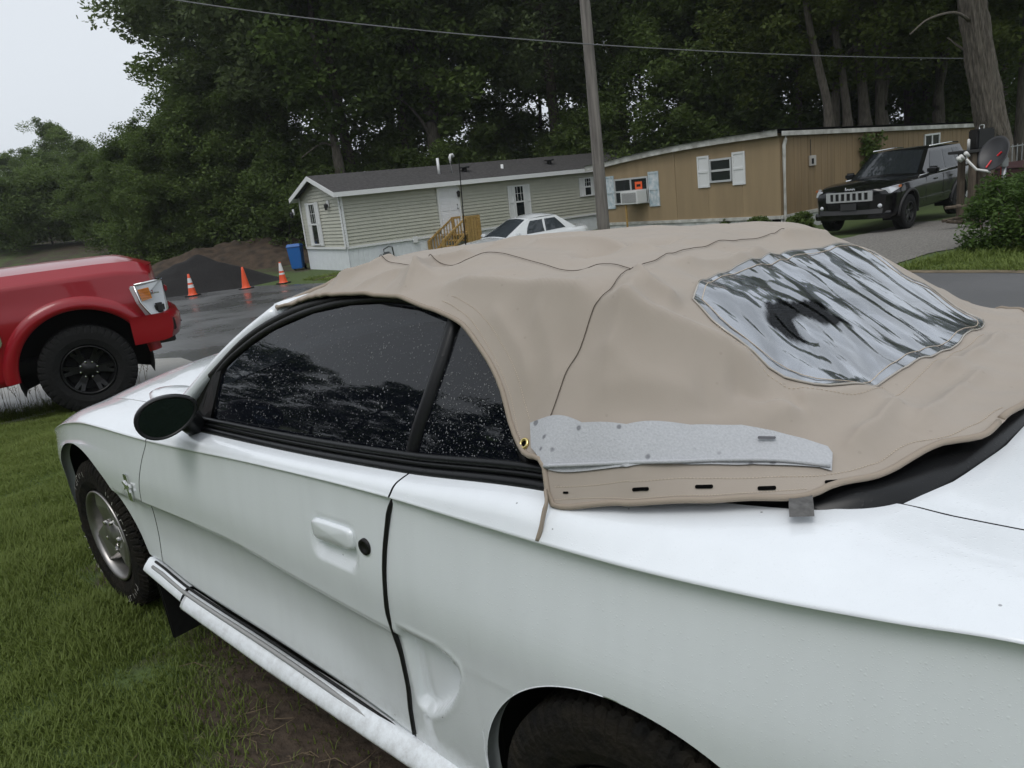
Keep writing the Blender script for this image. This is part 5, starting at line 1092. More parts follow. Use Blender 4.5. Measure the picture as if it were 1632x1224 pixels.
M_PANE = glass_mat('house_pane', (.012, .016, .018), .0, .05, 1.5); M_SHUT = mat('white_shutter', (.66, .67, .67), .55)
M_SHING = mat('grey_shingle', (.055, .052, .052), .9, var=.35, vscale=9, bump=.6, bscale=30)
M_SKIRT = mat('skirt_vinyl', (.70, .73, .76), .5, var=.05, vscale=4)
def siding(name, W, u0, u1, v0, v1, top=None, pitch=.125, depth=.032, mt=M_SAGE):
    """one wall sheet of lapped boards; top(u) trims it under a gable"""
    us = np.linspace(u0, u1, 40) if top else np.array([u0, u1]); V = []; rows = []; v = v0
    while v < v1-1e-6: rows += [(v, depth), (min(v+pitch, v1), .002)]; v += pitch
    P = np.array([[W.pt(u, min(v, top(u)) if top else v, d) for u in us] for v, d in rows]); return gridmesh(name, P, mt, W.par, False)
def vskirt(W, u0, u1, v0, v1, pitch=.2):
    n = int((u1-u0)/pitch); P = []; 
    for k in range(n+1):
        u = u0+(u1-u0)*k/n; P += [[W.pt(u, v0, 0), W.pt(u, v1, 0)], [W.pt(u+.018, v0, -.012), W.pt(u+.018, v1, -.012)], [W.pt(u+.036, v0, 0), W.pt(u+.036, v1, 0)]]
    return gridmesh('skirting', np.array(P), M_SKIRT, W.par, False)
def window(W, r, shutters=True, name='window', cols=1, sash=True, shw=.55, fr=M_TRIM, grid=0, slide=False):
    u0, u1, v0, v1 = r; w_ = u1-u0; sw_ = w_*shw if shutters else 0
    e = bpy.data.objects.new(name, None); COL.objects.link(e); e.parent = W.par
    a, b_ = u0, u1; t_ = .055
    W.box('frame', a, b_, v1-t_, v1, .0, .05, fr, e); W.box('frame', a, b_, v0, v0+t_, .0, .06, fr, e); W.box('frame', a, a+t_, v0, v1, .002, .048, fr, e); W.box('frame', b_-t_, b_, v0, v1, .002, .048, fr, e)
    if slide: W.box('sash_bar', (a+b_)/2-.03, (a+b_)/2+.03, v0+t_, v1-t_, .0, .042, fr, e)
    if sash: vm = (v0+v1)/2; W.box('sash_bar', a+t_, b_-t_, vm-.03, vm+.03, .0, .042, fr, e)
    halves = [(v0+t_, (v0+v1)/2), ((v0+v1)/2, v1-t_)] if sash else [(v0+t_, v1-t_)]
    for (p0, p1) in halves: W.box('pane', a+t_, b_-t_, p0, p1, .012, .02, M_PANE, e)
    if grid:
        vm = (v0+v1)/2
        for k in range(1, 3): W.box('muntin', a+(b_-a)*k/3-.008, a+(b_-a)*k/3+.008, vm, v1-t_, .018, .028, fr, e)
        W.box('muntin', a+t_, b_-t_, vm+(v1-vm)*.5-.008, vm+(v1-vm)*.5+.008, .018, .029, fr, e)
    return e
def shutter(W, u0, u1, v0, v1, mt=M_SHUT, slats=True):
    e = bpy.data.objects.new('shutter', None); COL.objects.link(e); e.parent = W.par
    for a, b_ in ((u0, u0+.05), (u1-.05, u1)): W.box('stile', a, b_, v0, v1, .0, .04, mt, e)
    for v in (v0, (v0+v1)/2-.03, v1-.06): W.box('rail', u0+.05, u1-.05, v, v+.06, .0, .038, mt, e)
    W.box('shutter_panel', u0+.05, u1-.05, v0+.02, v1-.02, .0, .022, mt, e); return e
# ---------- sage home
A0 = at_d(537, 305, 28); uu = np.array([-.235, -.972]); h1 = thing('sage_mobile_home', 'sage green mobile home with white trim, grey gable roof and white skirting', 'mobile home', (A0[0], A0[1], -1.0), math.atan2(uu[1], uu[0]))
h1.rotation_euler = (0, R(1.0), math.atan2(uu[1], uu[0]))
LN, WD, SK, EV, RG = 18.0, 4.1, .92, 2.90, 3.52
F1 = Wall(0, 0, 0, h1); E1 = Wall(0, WD, -math.pi/2, h1); B1 = Wall(LN, WD, math.pi, h1); R1 = Wall(LN, 0, math.pi/2, h1)
for W in (F1, E1, B1, R1): W.off = .032
gab = lambda u: EV+(RG-EV)*(1-abs(u-WD/2)/(WD/2))
siding('wall', F1, 0, LN, SK, EV); siding('wall', E1, 0, WD, SK, RG, gab); siding('wall', B1, 0, LN, SK, EV); siding('wall', R1, 0, WD, SK, RG, gab)
for W, l in ((F1, LN), (E1, WD), (B1, LN), (R1, WD)): vskirt(W, 0, l, -.4, SK); W.box('skirt_trim', 0, l, SK-.06, SK+.02, .0, .03, M_TRIM)
for W, us in ((F1, (0, LN)), (E1, (0, WD))):
    for u in us: W.box('corner_trim', u-.06 if u else -.02, u+.02 if u else .06, SK, EV, .0, .035, M_TRIM)
oh = .32; ro = MB()
for s in (0, 1):
    y0_ = -oh if s == 0 else WD+oh; zo = EV-(RG-EV)/(WD/2)*oh; V = [(-oh, y0_, zo+.10), (LN+oh, y0_, zo+.10), (LN+oh, WD/2, RG+.10), (-oh, WD/2, RG+.10)]
    ro.add(V+[(v[0], v[1], v[2]-.06) for v in V], [(0, 1, 2, 3), (4, 7, 6, 5), (0, 4, 5, 1), (1, 5, 6, 2), (3, 2, 6, 7), (0, 3, 7, 4)])
    V = [(-oh, y0_, zo-.08), (LN+oh, y0_, zo-.08), (LN+oh, y0_, zo+.085), (-oh, y0_, zo+.085)]; mk('fascia', [(v[0], v[1]+(-.02 if s == 0 else .02), v[2]) for v in V]+[(v[0], v[1]+(.02 if s == 0 else -.02), v[2]) for v in V], [(0, 1, 2, 3), (4, 7, 6, 5), (0, 4, 5, 1), (3, 2, 6, 7), (0, 3, 7, 4), (1, 5, 6, 2)], M_TRIM, h1)
    for xe in (-oh, LN+oh):
        V = [(xe, y0_, zo-.08), (xe, WD/2, RG-.08), (xe, WD/2, RG+.085), (xe, y0_, zo+.085)]; d_ = -.025 if xe < 0 else .025; mk('rake_board', [(v[0]+d_, v[1], v[2]) for v in V]+[(v[0]-d_*.2, v[1], v[2]) for v in V], [(0, 1, 2, 3), (4, 7, 6, 5), (0, 4, 5, 1), (3, 2, 6, 7), (0, 3, 7, 4), (1, 5, 6, 2)], M_TRIM, h1)
    mk('soffit', [(-oh, y0_, zo-.05), (LN+oh, y0_, zo-.05), (LN+oh, 0 if s == 0 else WD, EV-.03), (-oh, 0 if s == 0 else WD, EV-.03)], [(0, 1, 2, 3)], M_TRIM, h1)
roof = ro.build('roof', M_SHING, h1)
for (px, py, kind) in ((716, 275, 0), (736, 272, 1), (757, 271, 2), (818, 269, 3), (894, 263, 2)):
    u, v = F1.px(px, py); y = .8; z = EV+(RG-EV)*y/(WD/2)+.08; u = u*1.0
    if kind < 2: MB().tube([(u, y, z-.1), (u, y, z+.62)]+([(u+.03, y, z+.70), (u+.12, y, z+.72), (u+.17, y, z+.62)] if kind else []), .055, 10).build('vent_pipe', M_TRIM, roof, True)
    elif kind == 2: MB().lathe([(.10, -.05), (.10, .16), (.22, .16), (.22, .21), (.0, .25)], 14, 'z', (u, y, z)).build('roof_vent', M_BLKP, roof, True)
    else: MB().lathe([(.06, -.05), (.06, .18), (.0, .18)], 10, 'z', (u, y, z)).build('roof_vent', M_TRIM, roof, True)
# door, steps
r = F1.rect(694, 306, 727, 375); dw = (r[0], r[0]+1.0, SK+.02, SK+2.03-.10)
dr = bpy.data.objects.new('front_door', None); COL.objects.link(dr); dr.parent = h1
F1.box('door_leaf', dw[0]+.07, dw[1]-.07, dw[2], dw[3]-.07, .0, .05, mat('door_white', (.72, .73, .75), .4), dr, .004)
for a in ((dw[0], dw[0]+.07, dw[2], dw[3]), (dw[1]-.07, dw[1], dw[2], dw[3]), (dw[0]+.07, dw[1]-.07, dw[3]-.07, dw[3])): F1.box('door_frame', *a, .0, .075, M_TRIM, dr)
for (a, b_) in ((.15, .45), (.55, .85)):
    for (c_, d_) in ((.12, .75), (.85, 1.30), (1.40, 1.72)): F1.box('door_panel', dw[0]+a, dw[0]+b_, dw[2]+c_, dw[2]+d_, .045, .06, mat('door_white2', (.72, .73, .75), .4) if (a == .15 and c_ == .12) else bpy.data.materials['door_white2'], dr, .006)
F1.box('door_knob', dw[1]-.17, dw[1]-.12, dw[2]+.88, dw[2]+.93, .05, .11, mat('nickel', (.4, .4, .4), .3, 1), dr, .01); F1.box('deadbolt', dw[1]-.17, dw[1]-.12, dw[2]+1.02, dw[2]+1.07, .05, .08, bpy.data.materials['nickel'], dr, .01)
def lantern(W, px, py):
    u, v = W.px(px, py); e = bpy.data.objects.new('wall_lantern', None); COL.objects.link(e); e.parent = h1; W.box('back_plate', u-.10, u+.10, v-.02, v+.22, .012, .03, M_TRIM, e)
    p = W.pt(u, v, .14); MB().lathe([(0, -.12), (.05, -.12), (.075, .04), (.09, .05), (.02, .12), (0, .12)], 8, 'z', p).build('lamp_body', M_BLKP, e); q_ = W.pt(u, v+.08, .02); MB().tube([q_, (p[0], p[1], p[2]+.10)], .012, 6).build('lamp_arm', M_BLKP, e)
lantern(F1, 728, 309); lantern(E1, 470, 342); lantern(E1, 525, 329)
M_LUM = mat('yellow_lumber', (.36, .23, .075), .8, var=.25, vscale=6, stretch=(1, 1, 8), bump=.2)
st = thing('porch_steps', 'yellow lumber porch steps and railing at the white front door', 'steps', h1.location, 0); st.rotation_euler = h1.rotation_euler
Wt = Wall(0, 0, 0, st); x0_, x1_ = dw[0]+.50, dw[0]+1.12; zt = SK-.06
for k in range(8): Wt.box('deck_board', x0_, x1_, zt-.04, zt, .06+k*.14, .19+k*.14, M_LUM)
xs0 = x0_
for k in range(4): Wt.box('step_tread', x0_-.28*(k+1)+.0, x0_-.28*k-.02, zt-.19*(k+1)-.04, zt-.19*(k+1), .08, 1.15, M_LUM)
for d_ in (.08, 1.18):
    for x in (x0_+.04, x1_-.04): Wt.box('post', x-.045, x+.045, -.3, zt+.66, d_-.045, d_+.045, M_LUM)
    Wt.box('post', x0_-1.15, x0_-1.06, -.3, zt-.10, d_-.045, d_+.045, M_LUM)
    Wt.box('hand_rail', x0_, x1_, zt+.60, zt+.68, d_-.02, d_+.02, M_LUM)
    a = Wt.pt(x0_+.04, zt+.64, d_); b_ = Wt.pt(x0_-1.11, zt-.12, d_); MB().tube([a, b_], .045, 4).build('hand_rail', M_LUM, st)
    a = Wt.pt(x0_+.04, zt+.12, d_); b_ = Wt.pt(x0_-1.11, zt-.72, d_); MB().tube([a, b_], .06, 4).build('stringer', M_LUM, st)
    for k in range(8): x = x0_-.12-.125*k; zz_ = zt+.64-(x0_+.04-x)*.66; Wt.box('baluster', x-.018, x+.018, zz_-.60, zz_, d_-.018, d_+.018, M_LUM)
    for k in range(9): x = x0_+.12+.135*k; (x < x1_-.06) and Wt.box('baluster', x-.06 if d_ > 1 else x-.018, x+.06 if d_ > 1 else x+.018, zt-.5 if d_ > 1 else zt+.04, zt+.60, d_-.016, d_+.016, M_LUM)
# windows
def win_sh(W, x0, y0, x1, y1, **k):
    r = W.rect(x0, y0, x1, y1); w_ = r[1]-r[0]; sh_ = w_*.27; window(W, (r[0]+sh_, r[1]-sh_, r[2], r[3]), False, grid=1, **k); shutter(W, r[0], r[0]+sh_-.01, r[2], r[3]); shutter(W, r[1]-sh_+.01, r[1], r[2], r[3])
win_sh(F1, 807, 297, 847, 345); win_sh(F1, 921, 284, 950, 311)
u, v = E1.px(503, 357); window(E1, (u-.35, u+.35, v-.82, v+.80), False, grid=1); shutter(E1, u-.68, u-.36, v-.84, v+.82); shutter(E1, u+.36, u+.68, v-.84, v+.82)
u, v = F1.px(661, 382); F1.box('outlet_box', u-.10, u+.10, v-.12, v+.12, .012, .06, M_TRIM, None, .01)
u, v = F1.px(613, 408)
gm = thing('gas_meter', 'grey gas meter with pipes against the white skirting', 'meter', h1.location); gm.rotation_euler = h1.rotation_euler; Wg = Wall(0, 0, 0, gm)
Wg.box('meter_body', u-.16, u+.12, v-.18, v+.16, .15, .38, mat('meter_grey', (.10, .11, .11), .5), None, .05); MB().tube([Wg.pt(u-.12, v-.55, .25), Wg.pt(u-.12, v, .25), Wg.pt(u-.12, v+.26, .25), Wg.pt(u+.1, v+.34, .22), Wg.pt(u+.3, v+.30, .12), Wg.pt(u+.36, v-.2, .10)], .025, 8).build('pipe', bpy.data.materials['meter_grey'], gm, True)
# ---------- tan home
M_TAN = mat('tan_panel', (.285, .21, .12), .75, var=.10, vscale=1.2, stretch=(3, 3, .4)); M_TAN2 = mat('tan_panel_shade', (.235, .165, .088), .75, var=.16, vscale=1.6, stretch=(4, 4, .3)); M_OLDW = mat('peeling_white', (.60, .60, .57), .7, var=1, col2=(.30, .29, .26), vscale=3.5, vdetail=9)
K0 = at_d(1242, 210, 21); L0_ = at_d(945, 270, 27.2); ux = (K0-L0_)[:2]; FL = float(np.linalg.norm(ux)); h2 = thing('tan_mobile_home', 'tan panelled mobile home with sloping white roof edge and shuttered windows', 'mobile home', (L0_[0], L0_[1], -.78), math.atan2(ux[1], ux[0]))
RL = 11.5; F2 = Wall(0, 0, 0, h2); R2 = Wall(FL, 0, math.pi/2, h2); bpy.context.view_layer.update()
zl_ = F2.px(945, 268)[1]; zk_ = F2.px(1242, 212)[1]; zr_ = zk_-.42; SB = .50
topF = lambda u: zl_+(zk_-zl_)*(u/FL)+.10*math.sin(math.pi*min(max(u/FL, 0), 1)); topR = lambda u: zk_+(zr_-zk_)*(u/RL)
def vpanels(W, l, top, n, mt):
    for k in range(n):
        a, b_ = l*k/n+.004, l*(k+1)/n-.004; d_ = .004*((k*7) % 3); V = [W.pt(a, SB, d_), W.pt(b_, SB, d_), W.pt(b_, top(b_), d_), W.pt(a, top(a), d_)]; Vb = [W.pt(a, SB, d_-.03), W.pt(b_, SB, d_-.03), W.pt(b_, top(b_), d_-.03), W.pt(a, top(a), d_-.03)]
        MB().add(V+Vb, [(0, 1, 2, 3), (0, 4, 5, 1), (1, 5, 6, 2), (3, 2, 6, 7), (0, 3, 7, 4)]).build('wall_panel', mt, h2)
        if mt is M_TAN2:
            for j in range(1, 4): u_ = a+(b_-a)*j/4; W.box('groove_batten', u_-.004, u_+.004, SB, min(top(a), top(b_))-.02, d_, d_+.006, mt)
    mk('wall_backing', [W.pt(0, -.5, -.05), W.pt(l, -.5, -.05), W.pt(l, top(l)-.02, -.05), W.pt(0, top(0)-.02, -.05)], [(0, 1, 2, 3)], M_DARK, h2)
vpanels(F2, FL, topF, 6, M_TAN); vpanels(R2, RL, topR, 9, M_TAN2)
def slope_board(name, W, u0, u1, top, h, d0, d1, mt, dz=0.0, n=14):
    us = np.linspace(u0, u1, n); P = []
    for u in us: z = top(u)+dz; P.append([W.pt(u, z-h, d0), W.pt(u, z-h, d1), W.pt(u, z, d1), W.pt(u, z, d0)])
    return gridmesh(name, np.array(P), mt, W.par, False)
slope_board('fascia', F2, -.25, FL+.05, topF, .17, .0, .16, M_OLDW, .10); slope_board('gutter', R2, -.1, RL+.2, topR, .12, .0, .14, M_OLDW, .04)
rf = []
for k, u in enumerate(np.linspace(-.3, FL+.12, 16)): rf.append([F2.pt(u, topF(u)+.105+(topR(w_)-zk_), .22-w_) for w_ in np.linspace(0, RL+.4, 8)])
gridmesh('roof', np.array(rf), mat('tar_roof', (.035, .034, .033), .85, var=.4, vscale=3), h2, False)
for W, l in ((F2, FL), (R2, RL)):
    W.box('skirt_cap', 0, l, SB-.06, SB+.03, .0, .05, M_OLDW)
    for k in range(int(l/.9)): W.box('skirt_panel', .9*k+.01, min(.9*k+.89, l), -.6, SB-.06, -.03, .012+.008*(k % 3), mat('skirt_old', (.50, .51, .50), .7, var=.25, vscale=2) if (W is F2 and k == 0) else bpy.data.materials['skirt_old'])
# downspout
u = FL-.0; MB().tube([R2.pt(.12, zk_-.02, .10), R2.pt(.12, zk_-.18, .10), R2.pt(.10, zk_-.34, .06), R2.pt(.10, .0, .06), R2.pt(.10, -.2, .12)], .05, 6).build('downspout', M_OLDW, h2)
# windows of the tan home
def old_win(x0, y0, x1, y1, slide, s0, s1, mt=M_SHUT):
    r = F2.rect(x0, y0, x1, y1); v0 = F2.px((x0+x1)/2, y1)[1]; v1 = F2.px((x0+x1)/2, y0)[1]; e = window(F2, (r[0], r[1], v0, v1), False, fr=mat('alu_frame', (.55, .56, .56), .4, .6) if not bpy.data.materials.get('alu_frame') else bpy.data.materials['alu_frame'], sash=True, slide=slide)
    for a, b_ in ((r[0]-.46, r[0]-.02), (r[1]+.02, r[1]+.46)): shutter(F2, a, b_, v0-.12, v1+.12, mt)
    return r[0], r[1], v0, v1
old_win(1131, 252, 1168, 290, False, 1, 1)
M_SHUTP = mat('peeling_shutter', (.62, .64, .65), .7, var=1, col2=(.30, .40, .45), vscale=9, vdetail=9)
w0 = old_win(979, 283, 1036, 325, True, 1, 1, M_SHUTP)
ac = thing('window_air_conditioner', 'white air conditioner sticking out of the tan home window with orange sign', 'air conditioner', h2.location, h2.rotation_euler[2]); Wa = Wall(0, 0, 0, ac)
um = (w0[0]+w0[1])/2; a, b_ = um-.05, w0[1]-.05; zb = w0[2]+.02
Wa.box('case', a, b_, zb, zb+.42, .06, .50, mat('ac_white', (.62, .63, .62), .5), None, .015); Wa.box('condenser_grille', a+.07, b_-.07, zb+.06, zb+.36, .495, .508, mat('ac_grey', (.16, .16, .16), .6))
for k in range(9): Wa.box('fin', a+.07, b_-.07, zb+.075+.032*k, zb+.085+.032*k, .506, .516, bpy.data.materials['ac_white'])
sg = F2.box('warning_sign', um+.20, um+.52, w0[2]+.46, w0[2]+.70, .030, .036, mat('sign_orange', (.75, .10, .02), .5)); F2.box('sign_mark', um+.27, um+.45, w0[2]+.54, w0[2]+.62, .036, .039, M_DARK, sg)
pr_ = thing('prop_board', 'thin wooden board propping the window air conditioner', 'board', h2.location, h2.rotation_euler[2]); Wp = Wall(0, 0, 0, pr_); Wp.box('board', (a+b_)/2-.25-.02, (a+b_)/2-.25+.04, -.3, zb-.003, .40, .44, M_LUM)
# small fittings on its long side
u, v = R2.px(1293, 256); vb = R2.box('vent_hood', u-.14, u+.14, v-.14, v+.14, .01, .07, mat('vent_grey', (.42, .40, .37), .6), None, .01); R2.box('vent_slot', u-.09, u+.02, v-.09, v+.06, .07, .074, M_DARK, vb)
MB().tube([R2.pt(u-.05, topR(u)-.2, .02), R2.pt(u-.05, v+.14, .02)], .012, 5).build('conduit', mat('conduit', (.10, .08, .06), .6), h2)
r = R2.rect(1472, 222, 1496, 232); window(R2, (r[0], r[1], r[2]-.1, r[3]+.15), False, slide=True, sash=False); 
R2.box('corner_trim', RL-.1, RL+.02, SB, zr_, .0, .04, M_OLDW)
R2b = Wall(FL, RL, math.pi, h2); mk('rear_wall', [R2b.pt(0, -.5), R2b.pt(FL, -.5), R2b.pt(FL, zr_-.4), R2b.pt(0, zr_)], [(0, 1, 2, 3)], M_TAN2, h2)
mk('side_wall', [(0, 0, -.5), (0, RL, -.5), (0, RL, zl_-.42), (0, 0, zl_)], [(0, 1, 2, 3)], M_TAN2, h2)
# ================================================================== STREET THINGS
# ---- traffic cones
M_CONE = mat('cone_orange', (.75, .085, .02), .45); M_CWH = mat('cone_white', (.7, .7, .7), .35); M_CBASE = mat('cone_base', (.02, .02, .02), .7)
def cone(px, py, D, label, bands, h=.71):
    p = at_d(px, py, D); t_ = thing('traffic_cone', label, 'traffic cone', (p[0], p[1], float(gz(p[0], p[1]))+.01), .4)
    MB().box((0, 0, .02), (.37, .37, .04)).build('base', M_CBASE, t_, bevel=.012)
    r = lambda z: .135-(.135-.03)*z/h
    b = MB().lathe([(.155, .04), (.135, .06)]+[(r(z), z) for z in np.linspace(.08, h, 6)]+[(.022, h), (.018, h-.03)], 20, 'z').build('cone_body', M_CONE, t_, True)
    for (a, c_) in bands: MB().lathe([(r(a)+.002, a), (r(c_)+.002, c_)], 20, 'z').build('reflective_band', M_CWH, t_, True)
    return t_
cone(308, 473, 24.5, 'orange traffic cone with two white bands before the mulch pile', ((.27, .37), (.43, .58)))
cone(393, 461, 24.8, 'plain orange traffic cone without bands on the wet asphalt', ())
cone(452, 451, 25.2, 'orange traffic cone with white top beside the sage mobile home', ((.30, .36), (.42, .68)))
# ---- blue bin by the sage home
def bin_(name, label, loc, rz, mt, h, w0_, logo=None):
    t_ = thing(name, label, 'bin', loc, rz); V = []
    for (z, a) in ((.08, .80), (h*.88, 1.0)):
        for x, y in ((-1, -1), (1, -1), (1, 1), (-1, 1)): V.append((x*w0_*a/2, y*w0_*1.1*a/2, z))
    MB().add(V, [(0, 3, 2, 1), (4, 5, 6, 7), (0, 1, 5, 4), (1, 2, 6, 5), (2, 3, 7, 6), (3, 0, 4, 7)]).build('body', mt, t_, bevel=.025)
    MB().add([(-w0_*.54, -w0_*.6, h*.885), (w0_*.54, -w0_*.6, h*.885), (w0_*.54, w0_*.6, h*.885), (-w0_*.54, w0_*.6, h*.885), (-w0_*.45, -w0_*.5, h), (w0_*.45, -w0_*.5, h), (w0_*.45, w0_*.5, h*.97), (-w0_*.45, w0_*.5, h*.97)], [(0, 3, 2, 1), (4, 5, 6, 7), (0, 1, 5, 4), (1, 2, 6, 5), (2, 3, 7, 6), (3, 0, 4, 7)]).build('lid', mt, t_, bevel=.015)
    for s in (-1, 1): MB().lathe([(0, -.03), (.11, -.03), (.12, 0), (.11, .03), (0, .03)], 16, 'x', (s*w0_*.42, w0_*.45, .12)).build('wheel', M_RUB, t_, True)
    MB().tube([(-w0_*.4, w0_*.60, h*.9), (w0_*.4, w0_*.60, h*.9)], .018, 6).build('handle', mt, t_)
    return t_
p = at_d(477, 432, 31.8); bin_('wheeled_bin', 'blue wheeled recycling bin at the corner of the sage home', (p[0], p[1], float(gz(p[0], p[1]))), math.atan2(VD[1], VD[0])-math.pi/2, mat('bin_blue', (.02, .13, .42), .45), 1.1, .55)
# ---- utility pole and wire
M_POLE = mat('pole_wood', (.17, .155, .14), .85, var=.35, vscale=5, stretch=(4, 4, .25), bump=.5, bscale=40)
pb = at_d(962, 362, 18.5); pt = at_d(932, 0, 18.5); ax_ = (pt-pb)/np.linalg.norm(pt-pb); gb = pb-ax_*(pb[2]+.5)/ax_[2]; ptop = gb+ax_*9.5
pole = thing('utility_pole', 'weathered wooden utility pole standing before the tan mobile home', 'utility pole', tuple(gb))
MB().tube([Vector(ax_*k*9.5/12) for k in range(13)], [.155-.005*k for k in range(13)], 14).build('shaft', M_POLE, pole, True)
MB().box(Vector(ax_*8.9), (2.2, .1, .12), rz=.4).build('cross_arm', M_POLE, pole)
def wire(a, m, b_, r=.011):
    P = np.array([a, m, b_]); t_ = np.linspace(0, 1, 60)[:, None]; return (1-t_)*(1-2*t_)*P[0]+4*t_*(1-t_)*P[1]+t_*(2*t_-1)*P[2]
Q = wire(at_d(250, -5, 17), at_d(935, 70, 18.3), at_d(1545, 93, 23.6)); MB().tube([Vector(q_) for q_ in Q], .013, 5).build('overhead_wire', mat('wire_grey', (.16, .165, .17), .5), None); tag(bpy.data.objects['overhead_wire'], 'grey overhead wire running from the pole towards the big trunk', 'wire')
# ---- satellite dish on a galvanised post
gal = mat('galvanised', (.36, .37, .38), .4, .7, var=.2, vscale=12); d0 = G(1594, 393); top_p = at_d(1596, 262, float((d0-CP)@VD)); ph = top_p[2]-d0[2]
ds = thing('satellite_dish', 'dark satellite dish with red marks on a galvanised post in the lawn', 'satellite dish', (d0[0], d0[1], float(gz(d0[0], d0[1]))))
MB().tube([(0, 0, -.1), (0, 0, ph+.08)], .030, 14).build('post', gal, ds, True)
bpy.context.view_layer.update()
Dd = float((d0-CP)@VD)
vr3 = Vector((CR[0], CR[1], CR[2])); rel = lambda px, py, dd=0.0: Vector(at_d(px, py, Dd+dd))-ds.location
c_ = rel(1586, 247, .05); nd = (-Vector(VR)*.72-Vector((VD[0], VD[1], 0))*.42+Vector((0, 0, .48))).normalized()       # the dish looks up and to the left
sideu = nd.cross(Vector((0, 0, 1))).normalized(); upv = sideu.cross(nd).normalized(); V = []; n = 40
for ring in range(9):
    rr = ring/8
    for k in range(n): a = 2*math.pi*k/n; V.append(c_+sideu*(.215*rr*math.cos(a))+upv*(.285*rr*math.sin(a))+nd*(.07*rr*rr))
for k in range(n): a = 2*math.pi*k/n; V.append(c_+sideu*(.221*math.cos(a))+upv*(.291*math.sin(a))+nd*.058)
F = [(r*n+k, r*n+(k+1) % n, (r+1)*n+(k+1) % n, (r+1)*n+k) for r in range(9) for k in range(n)]
M_DISH = mat('dish_grey', (.018, .018, .020), .45); M_REDT = mat('red_tape', (.62, .02, .03), .45)
mk('reflector', V, F, M_DISH, ds, True)
for (x0, y0, x1, y1) in ((1566, 262, 1571, 247), (1584, 243, 1595, 240)):
    a = rel(x0, y0, -.05); b_ = rel(x1, y1, -.05)
    def back(p): q_ = p-c_; q_ = q_-nd*(q_.dot(nd)); rr2 = (q_.dot(sideu)/.215)**2+(q_.dot(upv)/.285)**2; return c_+q_+nd*(.07*rr2+.010)
    MB().tube([back(a), back(b_)], .013, 6, .9).build('red_mark', M_REDT, ds)
arm = [c_-upv*.30+nd*.05, c_-upv*.34+nd*.25, rel(1545, 254, .1), rel(1535, 248, .12)]
M_OFFW = mat('lnb_white', (.62, .62, .60), .45); MB().tube([c_-upv*.29, c_-upv*.30+nd*.08, rel(1556, 270, .08), rel(1540, 254, .1)], .020, 8).build('feed_arm', M_OFFW, ds, True)
for (px, py) in ((1531, 249), (1539, 244), (1527, 252)): p = rel(px, py, .1); MB().tube([p-nd*.0+Vector((0, 0, .0)), p-nd*.10], [.032, .026], 12).build('receiver', M_OFFW, ds, True)
MB().box((0, 0, ph+.03), (.09, .12, .14), rz=.4).build('mount_bracket', gal, ds, bevel=.01); MB().tube([(0, 0, ph+.04), c_-nd*.02], .03, 8).build('mount_neck', gal, ds, True)
for (a, b_) in ((.28, .62), (.80, ph-.02)): MB().tube([(.034, -.01, a), (.036, -.012, b_)], .012, 6).build('red_tape', M_REDT, ds)
cb = [rel(1578, 278), rel(1588, 292), rel(1591, 315), rel(1591, 322), rel(1578, 322, -.02), rel(1562, 345, -.03), rel(1565, 365, -.02), rel(1580, 368, 0), rel(1592, 352, 0)]; MB().tube(smoothpts(np.array(cb), 50), .010, 6).build('cable', mat('cable_pink', (.50, .34, .27), .6), ds, True)
# ---- brown bin behind the dish
q0 = at_d(1626, 322, 15.6); b3 = bin_('wheeled_bin', 'brown wheeled rubbish bin behind the satellite dish', (q0[0], q0[1], float(gz(*q0[:2]))), math.atan2(VD[1], VD[0])-math.pi/2+.15, mat('bin_brown', (.055, .022, .022), .5), 1.25, .68)
lg = text('bin_logo', 'A', .20, mat('logo_white', (.7, .7, .7), .5), b3, (-.17, -.395, .90), (R(90), 0, 0), .004)
# ---- black box on a shelf by the big trunk
q1 = at_d(1562, 318, 17.0); bx_ = thing('wooden_stand', 'weathered post stand with dark shelf beside the big trunk', 'stand', (q1[0], q1[1], float(gz(*q1[:2]))), math.atan2(VD[1], VD[0])-math.pi/2)
M_OLDWD = mat('old_wood', (.09, .07, .05), .9, var=.4, vscale=8, stretch=(3, 3, .4), bump=.4)
for x in (-.2, .2):
    for y in (0, .4): MB().box((x, y, .75), (.12, .12, 1.5)).build('post', M_OLDWD, bx_, bevel=.01)
MB().box((.05, .2, 1.53), (1.0, .65, .06)).build('shelf', mat('dark_board', (.022, .022, .022), .7), bx_, bevel=.008)
k1 = thing('black_box', 'small black box standing on the shelf by the big trunk', 'box', (q1[0]+VR[0]*.1+VD[0]*.2, q1[1]+VR[1]*.1+VD[1]*.2, float(gz(*q1[:2]))+1.565), math.atan2(VD[1], VD[0])-math.pi/2)
MB().box((0, 0, .21), (.38, .36, .42)).build('case', mat('box_black', (.008, .008, .009), .4), k1, bevel=.03); MB().tube([(-.05, 0, .42), (-.05, 0, .50), (.05, 0, .50), (.05, 0, .42)], .012, 6).build('handle', M_CHROME, k1); MB().lathe([(0, 0), (.03, 0), (.03, .22), (0, .24)], 12, 'z', (-.28, 0, 0)).build('bottle', M_OFFW, k1, True)
# ---- wire fence far right
fq = [at_d(1598, 236, 19), at_d(1660, 226, 19.5)]; fe_ = thing('wire_fence', 'dark wire fence panel behind the brown bin', 'fence', tuple(fq[0]-np.array([0, 0, .5])))
dv = fq[1]-fq[0]
for k in range(9): p = dv*k/8; MB().tube([Vector(p)+Vector((0, 0, -.7)), Vector(p)+Vector((0, 0, .55))], .012, 5).build('picket', gal, fe_)
for z in (-.1, .5): MB().tube([Vector((0, 0, z)), Vector(dv)+Vector((0, 0, z))], .014, 5).build('rail', gal, fe_)
